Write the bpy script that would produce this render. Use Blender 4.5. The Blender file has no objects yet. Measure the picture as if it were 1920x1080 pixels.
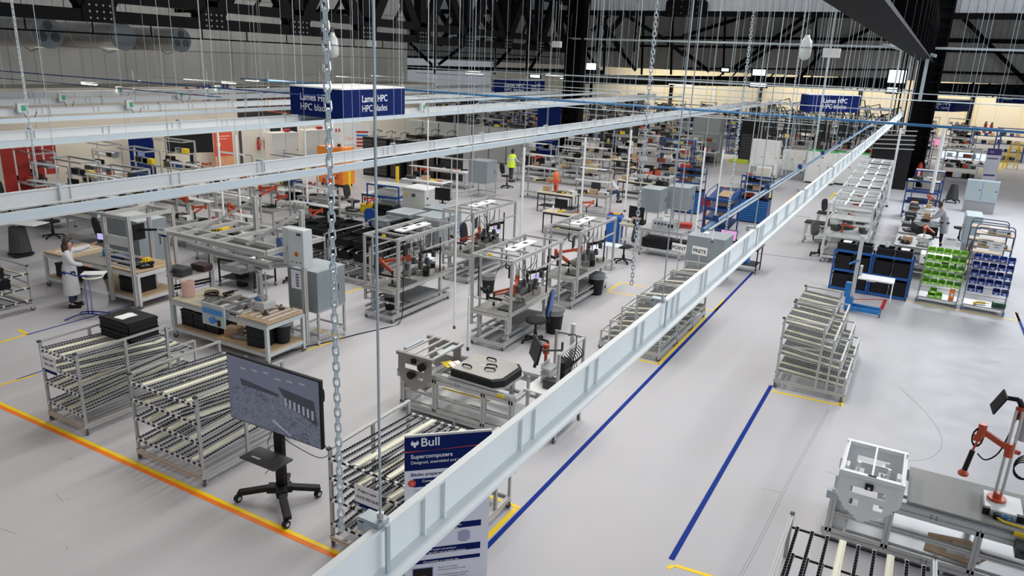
import bpy, math, random
from mathutils import Vector, Matrix, Euler
S = bpy.context.scene
C = S.collection
PI = math.pi
random.seed(7)
R = math.radians
# ------------------------------------------------------------------ camera
cam = bpy.data.cameras.new('camera')
cam.sensor_width = 36.0
cam.lens = 1397.1 / 1920 * 36
cam.clip_start = 0.05
cam.clip_end = 400
camo = bpy.data.objects.new('camera', cam)
C.objects.link(camo)
_yaw, _pit, _rol = -0.4983, 0.29768, 0.04187
_fw = Vector((math.sin(_yaw) * math.cos(_pit), math.cos(_yaw) * math.cos(_pit), -math.sin(_pit)))
_r0 = Vector((math.cos(_yaw), -math.sin(_yaw), 0))
_u0 = _r0.cross(_fw)
_r = math.cos(_rol) * _r0 + math.sin(_rol) * _u0
_u = -math.sin(_rol) * _r0 + math.cos(_rol) * _u0
camo.matrix_world = Matrix(((_r.x, _u.x, -_fw.x, 0), (_r.y, _u.y, -_fw.y, 0), (_r.z, _u.z, -_fw.z, 6.2), (0, 0, 0, 1)))
S.camera = camo
# ------------------------------------------------------------------ world, light, exposure
W = bpy.data.worlds.new('daylight')
S.world = W
W.use_nodes = True
W.node_tree.nodes['Background'].inputs[0].default_value = (0.86, 0.91, 1.0, 1)
W.node_tree.nodes['Background'].inputs[1].default_value = 0.27
S.view_settings.view_transform = 'Standard'
S.view_settings.look = 'None'
S.view_settings.gamma = 1
S.view_settings.exposure = 0.02
S.view_settings.use_curve_mapping = False


def area(name, loc, rot, sx, sy, power, col):
    l = bpy.data.lights.new(name, 'AREA')
    l.shape = 'RECTANGLE'
    l.size, l.size_y = sx, sy
    l.energy = power
    l.color = col
    o = bpy.data.objects.new(name, l)
    o.location = loc
    o.rotation_euler = rot
    C.objects.link(o)
    return o


# glazed band high on the right side of the hall, and lines of luminaires under the roof
area('side_window_daylight', (15, 22, 8.5), (0, R(62), 0), 4, 46, 3300, (0.86, 0.93, 1.0))
ORD = ['nearest', 'second', 'third', 'fourth', 'fifth', 'sixth', 'seventh', 'eighth', 'ninth', 'tenth', 'eleventh', 'twelfth', 'thirteenth']
for i, (x, y) in enumerate([(-3, 11), (-15, 15), (-8, 26), (-17.5, 28), (-2, 38), (-14, 40), (-9, 15)]):  # last entry added to lift the floor brightness near the centre
    area('hall_luminaire_row', (x, y, 12), (0, 0, 0), 1.2, 10, 600, (1.0, 0.97, 0.92))
for i, (x, y) in enumerate([(-26, 58), (-10, 57), (3, 68), (-14, 84), (0, 86)]):
    area('far_hall_fill', (x, y, 5.6), (0, 0, 0), 12, 1.5, 520, (1.0, 0.93, 0.80))  # unseen lamps added to light the hall beyond the columns
for x in (-32, -12, 6):
    area('back_wall_fill', (x, 99, 6.2), (R(35), 0, 0), 16, 1.0, 900, (1.0, .90, .68))  # unseen lamps, added and tilted to brighten the cream back wall
area('office_front_fill', (-30.5, 30, 4.9), (0, R(-25), 0), 1.0, 26, 800, (1.0, 0.93, 0.82))  # unseen lamp added to brighten the cream office front
area('warm_foreground_fill', (-10, 2.5, 9), (0, 0, 0), 8, 1.5, 170, (1.0, 0.82, 0.66))  # added unseen lamp; its warm colour tints the left foreground floor
fw_ = area('far_roof_window', (4.5, 44, 12.2), (0, 0, 0), 8, 3.0, 2500, (0.92, 0.96, 1.0))
fw_.rotation_euler = (Vector((-7, 9, 0)) - Vector((4.5, 44, 12.2))).to_track_quat('-Z', 'Y').to_euler()

# ------------------------------------------------------------------ materials
MATS = {}


def M(name, col=(.5, .5, .5), rough=.5, metal=0.0, noise=0.06, scale=8.0, emit=None, alpha=None, bump=0.0, spec=None):
    if name in MATS:
        return MATS[name]
    m = bpy.data.materials.new(name)
    m.use_nodes = True
    nt = m.node_tree
    b = nt.nodes['Principled BSDF']
    b.inputs['Roughness'].default_value = rough
    b.inputs['Metallic'].default_value = metal
    if spec is not None:
        b.inputs['Specular IOR Level'].default_value = spec
    b.inputs['Base Color'].default_value = (*col, 1)
    if noise > 0:
        tc = nt.nodes.new('ShaderNodeTexCoord')
        nz = nt.nodes.new('ShaderNodeTexNoise')
        nz.inputs['Scale'].default_value = scale
        nz.inputs['Detail'].default_value = 3
        mx = nt.nodes.new('ShaderNodeMix')
        mx.data_type = 'RGBA'
        mx.inputs[6].default_value = (*[c * (1 - noise) for c in col], 1)
        mx.inputs[7].default_value = (*[min(1, c * (1 + noise)) for c in col], 1)
        nt.links.new(tc.outputs['Object'], nz.inputs['Vector'])
        nt.links.new(nz.outputs['Fac'], mx.inputs[0])
        nt.links.new(mx.outputs[2], b.inputs['Base Color'])
        if bump > 0:
            bp = nt.nodes.new('ShaderNodeBump')
            bp.inputs['Strength'].default_value = bump
            nt.links.new(nz.outputs['Fac'], bp.inputs['Height'])
            nt.links.new(bp.outputs[0], b.inputs['Normal'])
    if emit:
        b.inputs['Emission Color'].default_value = (*emit[0], 1)
        b.inputs['Emission Strength'].default_value = emit[1]
    if alpha is not None:
        b.inputs['Alpha'].default_value = alpha
    MATS[name] = m
    return m


ALU = M('anodised_aluminium', (.56, .56, .55), .38, .45, .05, 20)
ALUD = M('worn_aluminium', (.40, .41, .42), .45, .5, .08, 14)
GALV = M('galvanised_rail', (.46, .53, .57), .45, .25, .05, 6)
WHITE = M('white_paint', (.80, .82, .83), .45, 0, .03, 5)
IVORY = M('ivory_plastic', (.78, .76, .62), .5, 0, .04, 5)
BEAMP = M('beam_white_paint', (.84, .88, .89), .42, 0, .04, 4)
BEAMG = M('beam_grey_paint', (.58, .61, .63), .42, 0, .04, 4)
BLACK = M('black_plastic', (.008, .008, .010), .5, 0, .2, 10, spec=.3)
DARK = M('dark_grey', (.045, .047, .05), .5, 0, .15, 8)
STEELD = M('dark_painted_steel', (.0045, .0045, .0055), .65, .0, .2, 3, spec=.06)
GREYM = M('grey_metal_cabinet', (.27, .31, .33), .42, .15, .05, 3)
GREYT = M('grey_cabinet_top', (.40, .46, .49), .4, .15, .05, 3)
LGREY = M('light_grey_paint', (.60, .62, .62), .45, 0, .04, 4)
BEIGE = M('pale_cabinet', (.62, .61, .57), .5, 0, .04, 3)
WOOD = M('beech_board', (.50, .36, .22), .5, 0, .16, 6)
WOODP = M('pale_worktop', (.60, .55, .42), .5, 0, .08, 5)
MATG = M('grey_bench_mat', (.27, .265, .25), .6, 0, .06, 9)
BLUE = M('blue_paint', (.012, .05, .20), .4, 0, .08, 5)
BLUEL = M('bright_blue', (.02, .18, .50), .4, 0, .06, 5)
NAVY = M('navy_print', (.002, .012, .10), .7, 0, .05, 3, spec=.12)
NAVYC = M('navy_coat', (.010, .02, .09), .6, 0, .1, 8)
RED = M('red_paint', (.50, .03, .02), .4, 0, .08, 6)
RUST = M('orange_red_arm', (.50, .075, .028), .42, .1, .08, 6)
ORANGE = M('orange_paint', (.85, .20, .02), .45, 0, .06, 4)
YELL = M('yellow_paint', (.85, .60, .02), .45, 0, .06, 5)
GREEN = M('lime_plastic', (.26, .66, .02), .4, 0, .06, 6)
BINB = M('blue_bin_plastic', (.01, .06, .36), .4, 0, .06, 6)
RUBBER = M('rubber_wheel', (.09, .09, .09), .6, 0, .1, 10)
PINK = M('pink_roll', (.72, .45, .40), .7, 0, .05, 8)
CARD = M('cardboard', (.45, .30, .17), .7, 0, .08, 8)
PAPER = M('white_paper', (.82, .82, .82), .6, 0, .02, 8)
SKIN = M('skin', (.52, .30, .21), .5, 0, .05, 9)
HAIR = M('dark_hair', (.03, .018, .012), .6, 0, .3, 30)
COAT = M('white_coat', (.68, .68, .70), .75, 0, .05, 7)
JEANS = M('blue_jeans', (.03, .055, .10), .8, 0, .2, 20)
FILM = M('plastic_film', (.75, .78, .80), .2, 0, .08, 9, alpha=.25)
CLEARB = M('clear_bin_plastic', (.55, .58, .60), .25, 0, .05, 9, alpha=.6)
STEELB = M('brushed_steel', (.36, .35, .33), .36, .6, .1, 5)
FABG = M('grey_fabric', (.13, .13, .135), .85, 0, .15, 30)
FABK = M('black_fabric', (.02, .02, .022), .85, 0, .2, 30)
FABB = M('blue_fabric', (.01, .03, .12), .85, 0, .2, 30)
HIVIS = M('hi_vis_yellow', (.70, .95, .03), .6, 0, .04, 8)
SCRW = M('lit_screen_white', (.7, .75, .85), .3, 0, 0, emit=((.75, .85, 1.0), .9))
SCRP = M('lit_screen_violet', (.4, .3, .6), .3, 0, 0, emit=((.50, .45, .85), .8))
ORTAPE = M('orange_tape', (.95, .20, .0), .5, 0, .05, 5)
YETAPE = M('yellow_tape', (1.0, .66, .0), .5, 0, .05, 5)
BLTAPE = M('blue_tape', (.003, .028, .24), .7, 0, .05, 5, spec=.15)
RDTAPE = M('red_tape', (.55, .03, .03), .5, 0, .05, 5)
GLASSL = M('lit_window', (.9, .95, 1), .3, 0, 0, emit=((.85, .95, 1.0), 2.2))
LAMPE = M('lamp_diffuser', (1, 1, 1), .4, 0, 0, emit=((1, .96, .9), 5.0))


# ------------------------------------------------------------------ mesh helpers
class MB:
    def __init__(s):
        s.v = []
        s.f = []
        s.sm = False

    def add(s, vs, fs):
        n = len(s.v)
        s.v += [tuple(v) for v in vs]
        s.f += [tuple(i + n for i in f) for f in fs]
        return s

    def box(s, c, d, rz=0.0, rx=0.0, ry=0.0):
        m = Euler((rx, ry, rz)).to_matrix()
        c = Vector(c)
        vs = []
        for x in (-.5, .5):
            for y in (-.5, .5):
                for z in (-.5, .5):
                    vs.append(c + m @ Vector((x * d[0], y * d[1], z * d[2])))
        return s.add(vs, [(0, 1, 3, 2), (4, 6, 7, 5), (0, 4, 5, 1), (2, 3, 7, 6), (0, 2, 6, 4), (1, 5, 7, 3)])

    def bb(s, x0, x1, y0, y1, z0, z1):
        return s.box(((x0 + x1) / 2, (y0 + y1) / 2, (z0 + z1) / 2), (abs(x1 - x0), abs(y1 - y0), abs(z1 - z0)))

    def frame(s, p, q):
        p, q = Vector(p), Vector(q)
        d = (q - p).normalized()
        up = Vector((0, 0, 1)) if abs(d.z) < .9 else Vector((0, 1, 0))
        a = d.cross(up).normalized()
        b = a.cross(d).normalized()
        return p, q, a, b

    def ext(s, p, q, prof):
        p, q, a, b = s.frame(p, q)
        n = len(prof)
        vs = [p + a * x + b * y for x, y in prof] + [q + a * x + b * y for x, y in prof]
        fs = [(i, (i + 1) % n, n + (i + 1) % n, n + i) for i in range(n)]
        fs += [tuple(range(n - 1, -1, -1)), tuple(range(n, 2 * n))]
        return s.add(vs, fs)

    def bar(s, p, q, w=.04, h=None):
        h = h or w
        return s.ext(p, q, [(-w / 2, -h / 2), (w / 2, -h / 2), (w / 2, h / 2), (-w / 2, h / 2)])

    def slot(s, p, q, w=.045, h=None):
        h = h or w
        a, b = w / 2, h / 2
        g, k = w * .12, w * .16
        pr = [(-a, -b), (-g, -b), (-g, -b + k), (g, -b + k), (g, -b), (a, -b), (a, -g), (a - k, -g), (a - k, g), (a, g), (a, b),
              (g, b), (g, b - k), (-g, b - k), (-g, b), (-a, b), (-a, g), (-a + k, g), (-a + k, -g), (-a, -g)]
        return s.ext(p, q, pr)

    def cyl(s, p, q, r, n=10, r2=None):
        p, q, a, b = s.frame(p, q)
        r2 = r if r2 is None else r2
        vs = [p + (a * math.cos(t) + b * math.sin(t)) * r for t in [2 * PI * i / n for i in range(n)]]
        vs += [q + (a * math.cos(t) + b * math.sin(t)) * r2 for t in [2 * PI * i / n for i in range(n)]]
        fs = [(i, (i + 1) % n, n + (i + 1) % n, n + i) for i in range(n)]
        fs += [tuple(range(n - 1, -1, -1)), tuple(range(n, 2 * n))]
        return s.add(vs, fs)

    def tube(s, pts, r=.008, n=6):
        pts = [Vector(p) for p in pts]
        if 4 <= len(pts) <= 14 and r < .017:
            q = []
            for i in range(len(pts) - 1):
                a, b, c, d = pts[max(i - 1, 0)], pts[i], pts[i + 1], pts[min(i + 2, len(pts) - 1)]
                for k in range(4):
                    u = k / 4
                    q.append(.5 * ((2 * b) + (c - a) * u + (2 * a - 5 * b + 4 * c - d) * u * u + (3 * b - a - 3 * c + d) * u ** 3))
            pts = q + [pts[-1]]
        rings = []
        k0 = len(s.v)
        for i, p in enumerate(pts):
            d = (pts[min(i + 1, len(pts) - 1)] - pts[max(i - 1, 0)]).normalized()
            up = Vector((0, 0, 1)) if abs(d.z) < .9 else Vector((0, 1, 0))
            a = d.cross(up).normalized()
            b = a.cross(d).normalized()
            for j in range(n):
                t = 2 * PI * j / n
                s.v.append(tuple(p + (a * math.cos(t) + b * math.sin(t)) * r))
        for i in range(len(pts) - 1):
            for j in range(n):
                s.f.append((k0 + i * n + j, k0 + i * n + (j + 1) % n, k0 + (i + 1) * n + (j + 1) % n, k0 + (i + 1) * n + j))
        s.f.append(tuple(k0 + j for j in range(n - 1, -1, -1)))
        s.f.append(tuple(k0 + (len(pts) - 1) * n + j for j in range(n)))
        return s

    def lathe(s, prof, c=(0, 0, 0), n=16):
        k0 = len(s.v)
        for r, z in prof:
            for j in range(n):
                t = 2 * PI * j / n
                s.v.append((c[0] + r * math.cos(t), c[1] + r * math.sin(t), c[2] + z))
        for i in range(len(prof) - 1):
            for j in range(n):
                s.f.append((k0 + i * n + j, k0 + i * n + (j + 1) % n, k0 + (i + 1) * n + (j + 1) % n, k0 + (i + 1) * n + j))
        s.f.append(tuple(k0 + j for j in range(n - 1, -1, -1)))
        s.f.append(tuple(k0 + (len(prof) - 1) * n + j for j in range(n)))
        return s

    def torus(s, c, Rr, r, ax='z', n=10, m=5, sx=1.0):
        k0 = len(s.v)
        for i in range(n):
            t = 2 * PI * i / n
            for j in range(m):
                u = 2 * PI * j / m
                x = (Rr + r * math.cos(u)) * math.cos(t)
                y = (Rr + r * math.cos(u)) * math.sin(t) * sx
                z = r * math.sin(u)
                p = {'z': (x, y, z), 'x': (z, x, y), 'y': (x, z, y)}[ax]
                s.v.append((c[0] + p[0], c[1] + p[1], c[2] + p[2]))
        for i in range(n):
            for j in range(m):
                s.f.append((k0 + i * m + j, k0 + ((i + 1) % n) * m + j, k0 + ((i + 1) % n) * m + (j + 1) % m, k0 + i * m + (j + 1) % m))
        return s

    def prism(s, outline, y0, y1):
        """outline in (x, z), extruded along y"""
        n = len(outline)
        vs = [(x, y0, z) for x, z in outline] + [(x, y1, z) for x, z in outline]
        fs = [(i, (i + 1) % n, n + (i + 1) % n, n + i) for i in range(n)]
        fs += [tuple(range(n - 1, -1, -1)), tuple(range(n, 2 * n))]
        return s.add(vs, fs)

    def prz(s, outline, z0, z1):
        n = len(outline)
        vs = [(x, y, z0) for x, y in outline] + [(x, y, z1) for x, y in outline]
        fs = [(i, (i + 1) % n, n + (i + 1) % n, n + i) for i in range(n)]
        fs += [tuple(range(n - 1, -1, -1)), tuple(range(n, 2 * n))]
        return s.add(vs, fs)

    def build(s, name, mat, parent=None, smooth=False, bevel=0.0, label=None):
        me = bpy.data.meshes.new(name)
        me.from_pydata(s.v, [], s.f)
        import bmesh
        bm = bmesh.new()
        bm.from_mesh(me)
        bmesh.ops.recalc_face_normals(bm, faces=bm.faces)
        bm.to_mesh(me)
        bm.free()
        if smooth:
            me.polygons.foreach_set('use_smooth', [True] * len(me.polygons))
        me.materials.append(mat)
        o = bpy.data.objects.new(name, me)
        C.objects.link(o)
        if parent:
            o.parent = parent
        if bevel:
            md = o.modifiers.new('bevel', 'BEVEL')
            md.width = bevel
            md.segments = 2
            md.limit_method = 'ANGLE'
        if label:
            o['label'] = label
        return o


def tag(o, label, cat, group=None, kind=None):
    o['label'] = label
    o['category'] = cat
    if group:
        o['group'] = group
    if kind:
        o['kind'] = kind
    return o


def thing(name, label, cat, loc=(0, 0, 0), rz=0.0, group=None):
    o = bpy.data.objects.new(name, None)
    o.empty_display_size = .2
    C.objects.link(o)
    o.location = loc if len(loc) == 3 else (loc[0], loc[1], 0)
    o.rotation_euler = (0, 0, rz)
    return tag(o, label, cat, group)


def copy_tree(o, parent=None):
    c = o.copy()
    C.objects.link(c)
    c.parent = parent
    for ch in KIDS.get(o.name, ()):
        copy_tree(ch, c)
    return c


KIDS = {}
PROTO = {}


def snapshot(root):
    KIDS[root.name] = list(ALLKIDS(root))
    for k in KIDS[root.name]:
        snapshot(k)


def ALLKIDS(o):
    return [x for x in o.children]


def put(key, fn, loc, rz=0.0, label='', group=None, args=()):
    """build a thing the first time, copy it (and its parts) afterwards"""
    loc = loc if len(loc) == 3 else (loc[0], loc[1], 0)
    if key not in PROTO:
        o = fn(*args)
        snapshot(o)
        PROTO[key] = o
    else:
        o = copy_tree(PROTO[key])
    o.location = loc
    o.rotation_euler = (0, 0, rz)
    o['label'] = label
    if group:
        o['group'] = group
    elif 'group' in o:
        del o['group']
    return o


def text(body, parent, loc, rot, size, mat, name='lettering', ext=.001, align='LEFT', bold=0.0):
    cu = bpy.data.curves.new(name, 'FONT')
    cu.body = body
    cu.size = size
    cu.extrude = ext
    cu.offset = min(bold, .011 * size)
    cu.align_x = align
    cu.materials.append(mat)
    tmp = bpy.data.objects.new('tmp', cu)
    me = bpy.data.meshes.new_from_object(tmp)
    bpy.data.objects.remove(tmp)
    me.materials.clear()
    me.materials.append(mat)
    o = bpy.data.objects.new(name, me)
    C.objects.link(o)
    o.parent = parent
    o.location = loc
    o.rotation_euler = rot
    return o


def struct(mb, name, mat, parent=None, **k):
    o = mb.build(name, mat, parent, **k)
    if parent is None:
        o['kind'] = 'structure'
    return o


# ------------------------------------------------------------------ layout tables for the overhead parts
L2_ = [('Lames HPC', .012), ('HPC blades', .0)]
CH = [(-2.5, 7.23, 4.0, 9.0, 'galvanised chain hanging just left of the middle of the white foreground beam'),
      (-2.45, 11.1, 3.9, 9.0, 'galvanised chain holding the blue air pipe over the tray cabinet'),
      (-2.8, 17.5, 4.0, 9.0, 'chain hanging in front of the grey electrical cabinets'),
      (-2.75, 22.0, 4.0, 9.0, 'far chain hanging near the right blue hanging sign'),
      (-11.86, 6.44, 4.2, 7.2, 'chain hanging at the far left over the second crane beam'),
      (-19.2, 15.6, 4.2, 8.0, 'chain hanging left of the left blue hanging sign')]
DROPS = [(-8.42, 12.9, .55, 3.9, .022, 'white tube hanging to the left post of the middle workstation'),
         (-8.42, 15.8, 1.5, 4.2, .03, 'white tube hanging between the two middle workstations'),
         (-8.42, 19.4, 1.6, 4.2, .03, 'white tube hanging behind the second row workstation'),
         (-8.42, 23.0, 1.6, 4.2, .03, 'white tube hanging near the blue barrel'),
         (-5.9, 22.6, 1.2, 3.9, .03, 'white tube hanging in front of the blue drawer cabinets'),
         (-5.05, 21.3, 1.4, 4.0, .022, 'white tube hanging left of the tray cabinet'),
         (-1.05, 30.5, 1.6, 4.4, .04, 'white tube hanging over the white frame row'),
         (.35, 36, 1.5, 4.2, .07, 'thick white tube standing beside the right man work bench'),
         (-14.55, 20.5, 1.6, 4.2, .022, 'white tube hanging behind the trio of grey boxes'),
         (-14.55, 12.6, 1.6, 4.2, .022, 'white tube hanging left behind the gantry bench'),
         (-17.1, 17.5, 1.5, 4.1, .03, 'white tube hanging at left near the red arms'),
         (-17.1, 14.2, 1.5, 4.1, .03, 'white tube hanging at far left near the grey machine'),
         (-6.9, 11.05, 1.0, 2.0, .022, 'white upright tube behind the cabinet of the machine bench')]
WIRES = [(-2.6, 13.3), (-2.6, 15.1), (-4.9, 12.5), (-6.3, 15), (-6.3, 21), (-8.42, 9.5), (-9.2, 14.5), (-12.2, 16), (-13.5, 12), (-13.5, 19), (-16, 23), (-19, 25), (-21, 30),
         (-5, 28), (-4.2, 31), (-3.4, 27), (-12, 28), (-14, 33), (-17, 36), (-10, 36), (-7.6, 33), (-4.6, 38), (-2.6, 33), (-1.0, 36), (-25, 24), (-28, 30), (1.2, 40), (2.0, 36), (2.6, 44)]
SIGNS = [
    ([(-17.75, 17.6), (-15.4, 17.35), (-15.65, 20.7), (-18.0, 20.9)], 4.27, 5.13, 'left blue hanging sign box reading Lames HPC, nearest of all signs',
     [(0, 1, .20, L2_), (1, 2, .28, L2_)], .29),
    ([(-26.4, 44.6), (-24.3, 45.7), (-24.25, 48.1), (-26.6, 47.4)], 3.95, 4.86, 'small blue hanging sign in the middle, in front of the black column',
     [(0, 1, .34, L2_), (1, 2, .2, L2_)], .27),
    ([(-5.98, 39.75), (-5.5, 38.85), (-3.42, 41.1), (-4.0, 41.9)], 4.36, 5.15, 'blue hanging sign reading Lames HPC over the electrical cabinets, right of centre',
     [(1, 2, .28, L2_)], .30),
    ([(-1.05, 58.4), (.9, 59.4), (2.0, 62.4), (-.5, 62.6)], 4.0, 4.74, 'dim blue hanging sign reading Racks HPC just right of the black column',
     [(0, 1, .3, [('Racks HPC', .01), ('HPC racks', 0)])], .28),
    ([(3.95, 73.1), (7.5, 75.1), (7.5, 76), (3.95, 74)], 4.4, 4.9, 'farthest blue hanging sign at the right edge',
     [(0, 1, .12, [('desks', .01)])], .34)]
LAMPS = [(-5.3, 34.5, 7.15, 'glass bell lamp hanging in front of the cladding, right of centre'), (-22.2, 24.5, 6.45, 'glass bell lamp hanging under the long left truss')]
BOXES = [(-4.45, 36.0, 7.0, .7, .38, 'pale grey box hung on rods beside the glass bell lamp'),
         (-20.5, 42, 7.15, .55, .35, 'white box hung in front of the middle black column'),
         (-21.8, 26.5, 6.6, .3, .25, 'small grey box hung beside the lamp under the left truss')]
STRIPS = []
for i in range(16):
    STRIPS.append((-44 + (i % 4) * 9 + (i // 4) * 3.2, 56 + (i // 4) * 9, 4.9, 1.8, 'glowing strip light hung over the far benches'))
for i in range(5):
    STRIPS.append((-31.5 + (i % 2) * 2.2, 15 + i * 3.4, 4.6, .9, 'glowing strip light hung in front of the office front'))


# ================================================================== the hall
fm = M('floor_resin', (.50, .492, .515), .36, 0, .045, .35, spec=.3)
nt = fm.node_tree
b_ = nt.nodes['Principled BSDF']
tc = nt.nodes.new('ShaderNodeTexCoord')
n1 = nt.nodes.new('ShaderNodeTexNoise'); n1.inputs['Scale'].default_value = 1.7; n1.inputs['Detail'].default_value = 6
rr = nt.nodes.new('ShaderNodeMapRange'); rr.inputs[3].default_value = .42; rr.inputs[4].default_value = .66
nt.links.new(tc.outputs['Object'], n1.inputs['Vector']); nt.links.new(n1.outputs['Fac'], rr.inputs[0]); nt.links.new(rr.outputs[0], b_.inputs['Roughness'])
floor = struct(MB().bb(-62, 22, -3, 106, -.2, 0), 'floor', fm)


def line(p, q, w, mat, lab, h=.003):
    p = (p[0], p[1], h / 2 + .0005)
    q = (q[0], q[1], h / 2 + .0005)
    return MB().bar(p, q, w, h).build('painted_line', mat, floor, label=lab)


line((-17, 6.185), (-5.0, 6.185), .065, YETAPE, 'yellow floor tape')
line((-17, 6.115), (-5.0, 6.115), .065, ORTAPE, 'orange floor tape')
line((-4.2, 6.2), (-4.26, 23.9), .075, BLTAPE, 'blue floor tape')
line((-2.02, 8.4), (-2.0, 15.0), .075, BLTAPE, 'blue floor tape')
line((-4.30, 6.3), (-4.31, 8.32), .075, YETAPE, 'yellow floor tape')
line((-6.3, 8.42), (-4.27, 8.36), .06, YETAPE, 'yellow floor tape')
line((-1.94, 8.31), (-1.43, 8.35), .06, YETAPE, 'yellow floor tape')
line((-1.96, 8.3), (-2.0, 8.2), .06, YETAPE, 'yellow floor tape')
line((-1.95, 14.72), (-0.64, 14.81), .06, YETAPE, 'yellow floor tape')
line((-0.64, 14.79), (-0.67, 17.85), .06, YETAPE, 'yellow floor tape')
line((-4.93, 14.73), (-4.31, 14.76), .06, YETAPE, 'yellow floor tape')
line((-4.33, 14.75), (-4.33, 18.6), .06, YETAPE, 'yellow floor tape')
line((-7.32, 19.11), (-6.5, 19.16), .06, YETAPE, 'yellow floor tape')
line((-7.32, 19.11), (-7.32, 20.16), .06, YETAPE, 'yellow floor tape')
line((-7.32, 20.16), (-6.53, 20.21), .06, YETAPE, 'yellow floor tape')
line((-4.75, 19.11), (-4.26, 19.19), .06, YETAPE, 'yellow floor tape')
line((-4.26, 19.19), (-4.31, 20.35), .06, YETAPE, 'yellow floor tape')
line((-1.31, 22.61), (-0.37, 23.24), .06, RDTAPE, 'red floor tape')
line((-1.23, 22.13), (-0.41, 22.04), .05, RDTAPE, 'red floor tape')
line((-0.41, 22.04), (-0.37, 23.24), .09, RDTAPE, 'red floor tape')
line((0.03, 23.54), (2.89, 23.34), .06, YETAPE, 'yellow floor tape')
line((2.89, 23.34), (2.86, 24.19), .07, YETAPE, 'yellow floor tape')
line((2.89, 24.21), (2.97, 20.7), .07, BLTAPE, 'blue floor tape')
line((-16.56, 7.73), (-16.59, 8.3), .07, YETAPE, 'yellow floor tape')
line((-16.59, 8.3), (-17.03, 8.36), .07, YETAPE, 'yellow floor tape')
line((-16.56, 8.28), (-16.55, 17.39), .045, BLTAPE, 'blue floor tape')
line((-14.38, 6.59), (-14.32, 7.2), .05, YETAPE, 'yellow floor tape')
line((-14.39, 6.88), (-14.47, 10.31), .03, BLTAPE, 'dark blue floor tape')
line((-11.01, 11.06), (-10.85, 12.16), .05, YETAPE, 'yellow floor tape')
line((-11.79, 12.13), (-10.94, 12.09), .05, YETAPE, 'yellow floor tape')
line((-13.07, 14.49), (-12.99, 16.24), .06, YETAPE, 'yellow floor tape')
line((-4.69, 26.61), (-2.26, 26.95), .03, BLTAPE, 'dark blue floor tape')
line((-5.96, 35.05), (-4.12, 35.07), .03, STEELD, 'dark floor joint')
line((-5.25, 37.86), (-5.88, 38.6), .05, YETAPE, 'yellow floor tape')
line((-5.71, 38.37), (-5.74, 40.9), .1, YETAPE, 'yellow floor tape')
line((-6.74, 38.41), (-6.83, 40.97), .1, YETAPE, 'yellow floor tape')
line((-4.08, 41.36), (-4.07, 43.93), .1, YETAPE, 'yellow floor tape')
line((-1.07, 28.97), (1.59, 28.79), .03, STEELD, 'dark floor joint')
line((-22.0, 23.22), (-18.09, 32.8), .03, STEELD, 'dark floor joint')
line((3.65, 60.93), (8.62, 95.16), 1.2, M('pale_yellow_floor_paint', (.62, .50, .2), .5, 0, .05, 4), 'broad faded yellow floor band')
line((-9.5, 24.2), (-4.2, 23.9), .03, STEELD, 'dark floor joint')

SC = M('floor_scuff', (.34, .335, .345), .6, 0, .1, 5)
rs_ = random.Random(21)
for i in range(34):
    x, y = rs_.uniform(-1.5, 3.6), rs_.uniform(9.5, 24)
    if i > 22:
        x, y = rs_.uniform(-16, -8), rs_.uniform(4.2, 6.0)
    a = rs_.uniform(-.4, .4)
    L_ = rs_.uniform(.05, .3)
    MB().bar((x, y, .0012), (x + L_ * math.cos(a), y + L_ * math.sin(a), .0012), .008, .001).build('scuff_mark', SC, floor)
for dx in (0, .035):
    MB().tube([(-.85 + dx, 14.5, .001), (-.95 + dx, 12.8, .001), (-1.05 + dx, 11.2, .001), (-1.12 + dx, 9.4, .001), (-1.2 + dx, 8.2, .001)], .004, 4).build('tyre_mark', M('tyre_trace', (.42, .41, .43), .6, 0, .1, 5), floor)
MB().tube([(.3, 16.5, .001), (.9, 15.2, .001), (1.1, 14.2, .001), (.9, 13.4, .001), (.4, 13.0, .001)], .004, 4).build('tyre_mark', MATS['tyre_trace'], floor)
# left outer wall, of tall pale panels
lw = M('wall_panel_grey', (.78, .77, .73), .6, 0, .05, .5)
wl = struct(MB().bb(-36.35, -36.1, 2, 47.9, 0, 13.5), 'wall_left', M('joint_dark', (.2, .2, .2), .7, 0, .05))
pm = MB().bb(-.06, .06, -.545, .545, -1.46, 1.46)
pan = None
for iy in range(41):
    for iz in range(4):
        if pan is None:
            pan = pm.build('wall_panel', lw, wl)
            o = pan
        else:
            o = pan.copy(); C.objects.link(o)
        o.location = (-36.06, 3.0 + iy * 1.11, 1.48 + iz * 2.95)
# office front, cream
cream = M('office_cream', (.62, .58, .50), .6, 0, .03, .6)
ofw = struct(MB().bb(-36.2, -33, 13, 47.5, 0, 4.25), 'wall_office', cream)
for x in range(8):
    MB().bb(-33.0, -32.985, 14 + x * 4.2, 14.04 + x * 4.2, .1, 4.2).build('panel_joint', LGREY, ofw)
struct(MB().bb(-33.0, -32.97, 13, 47.5, 0, .12), 'baseboard_left', LGREY)
# transverse clad wall on the column line, from the truss up
cl1 = M('cladding_light', (.62, .65, .68), .5, .1, .05, .3)
cl2 = M('cladding_grey', (.34, .335, .32), .55, .1, .06, .3)


def cladding(x0, x1, y, z0, z1, pitch, name, mat):
    m = MB()
    n = int((x1 - x0) / pitch)
    out = []
    for i in range(n + 1):
        x = x0 + i * pitch
        out += [(x, y), (x + pitch * .8, y), (x + pitch * .84, y - .05), (x + pitch * .96, y - .05)]
    k = len(out)
    m.v = [(a, b, z0) for a, b in out] + [(a, b, z1) for a, b in out]
    m.f = [(i, i + 1, k + i + 1, k + i) for i in range(k - 1)]
    m.bb(x0, x1, y + .03, y + .2, z0, z1)
    return struct(m, name, mat)


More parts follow.
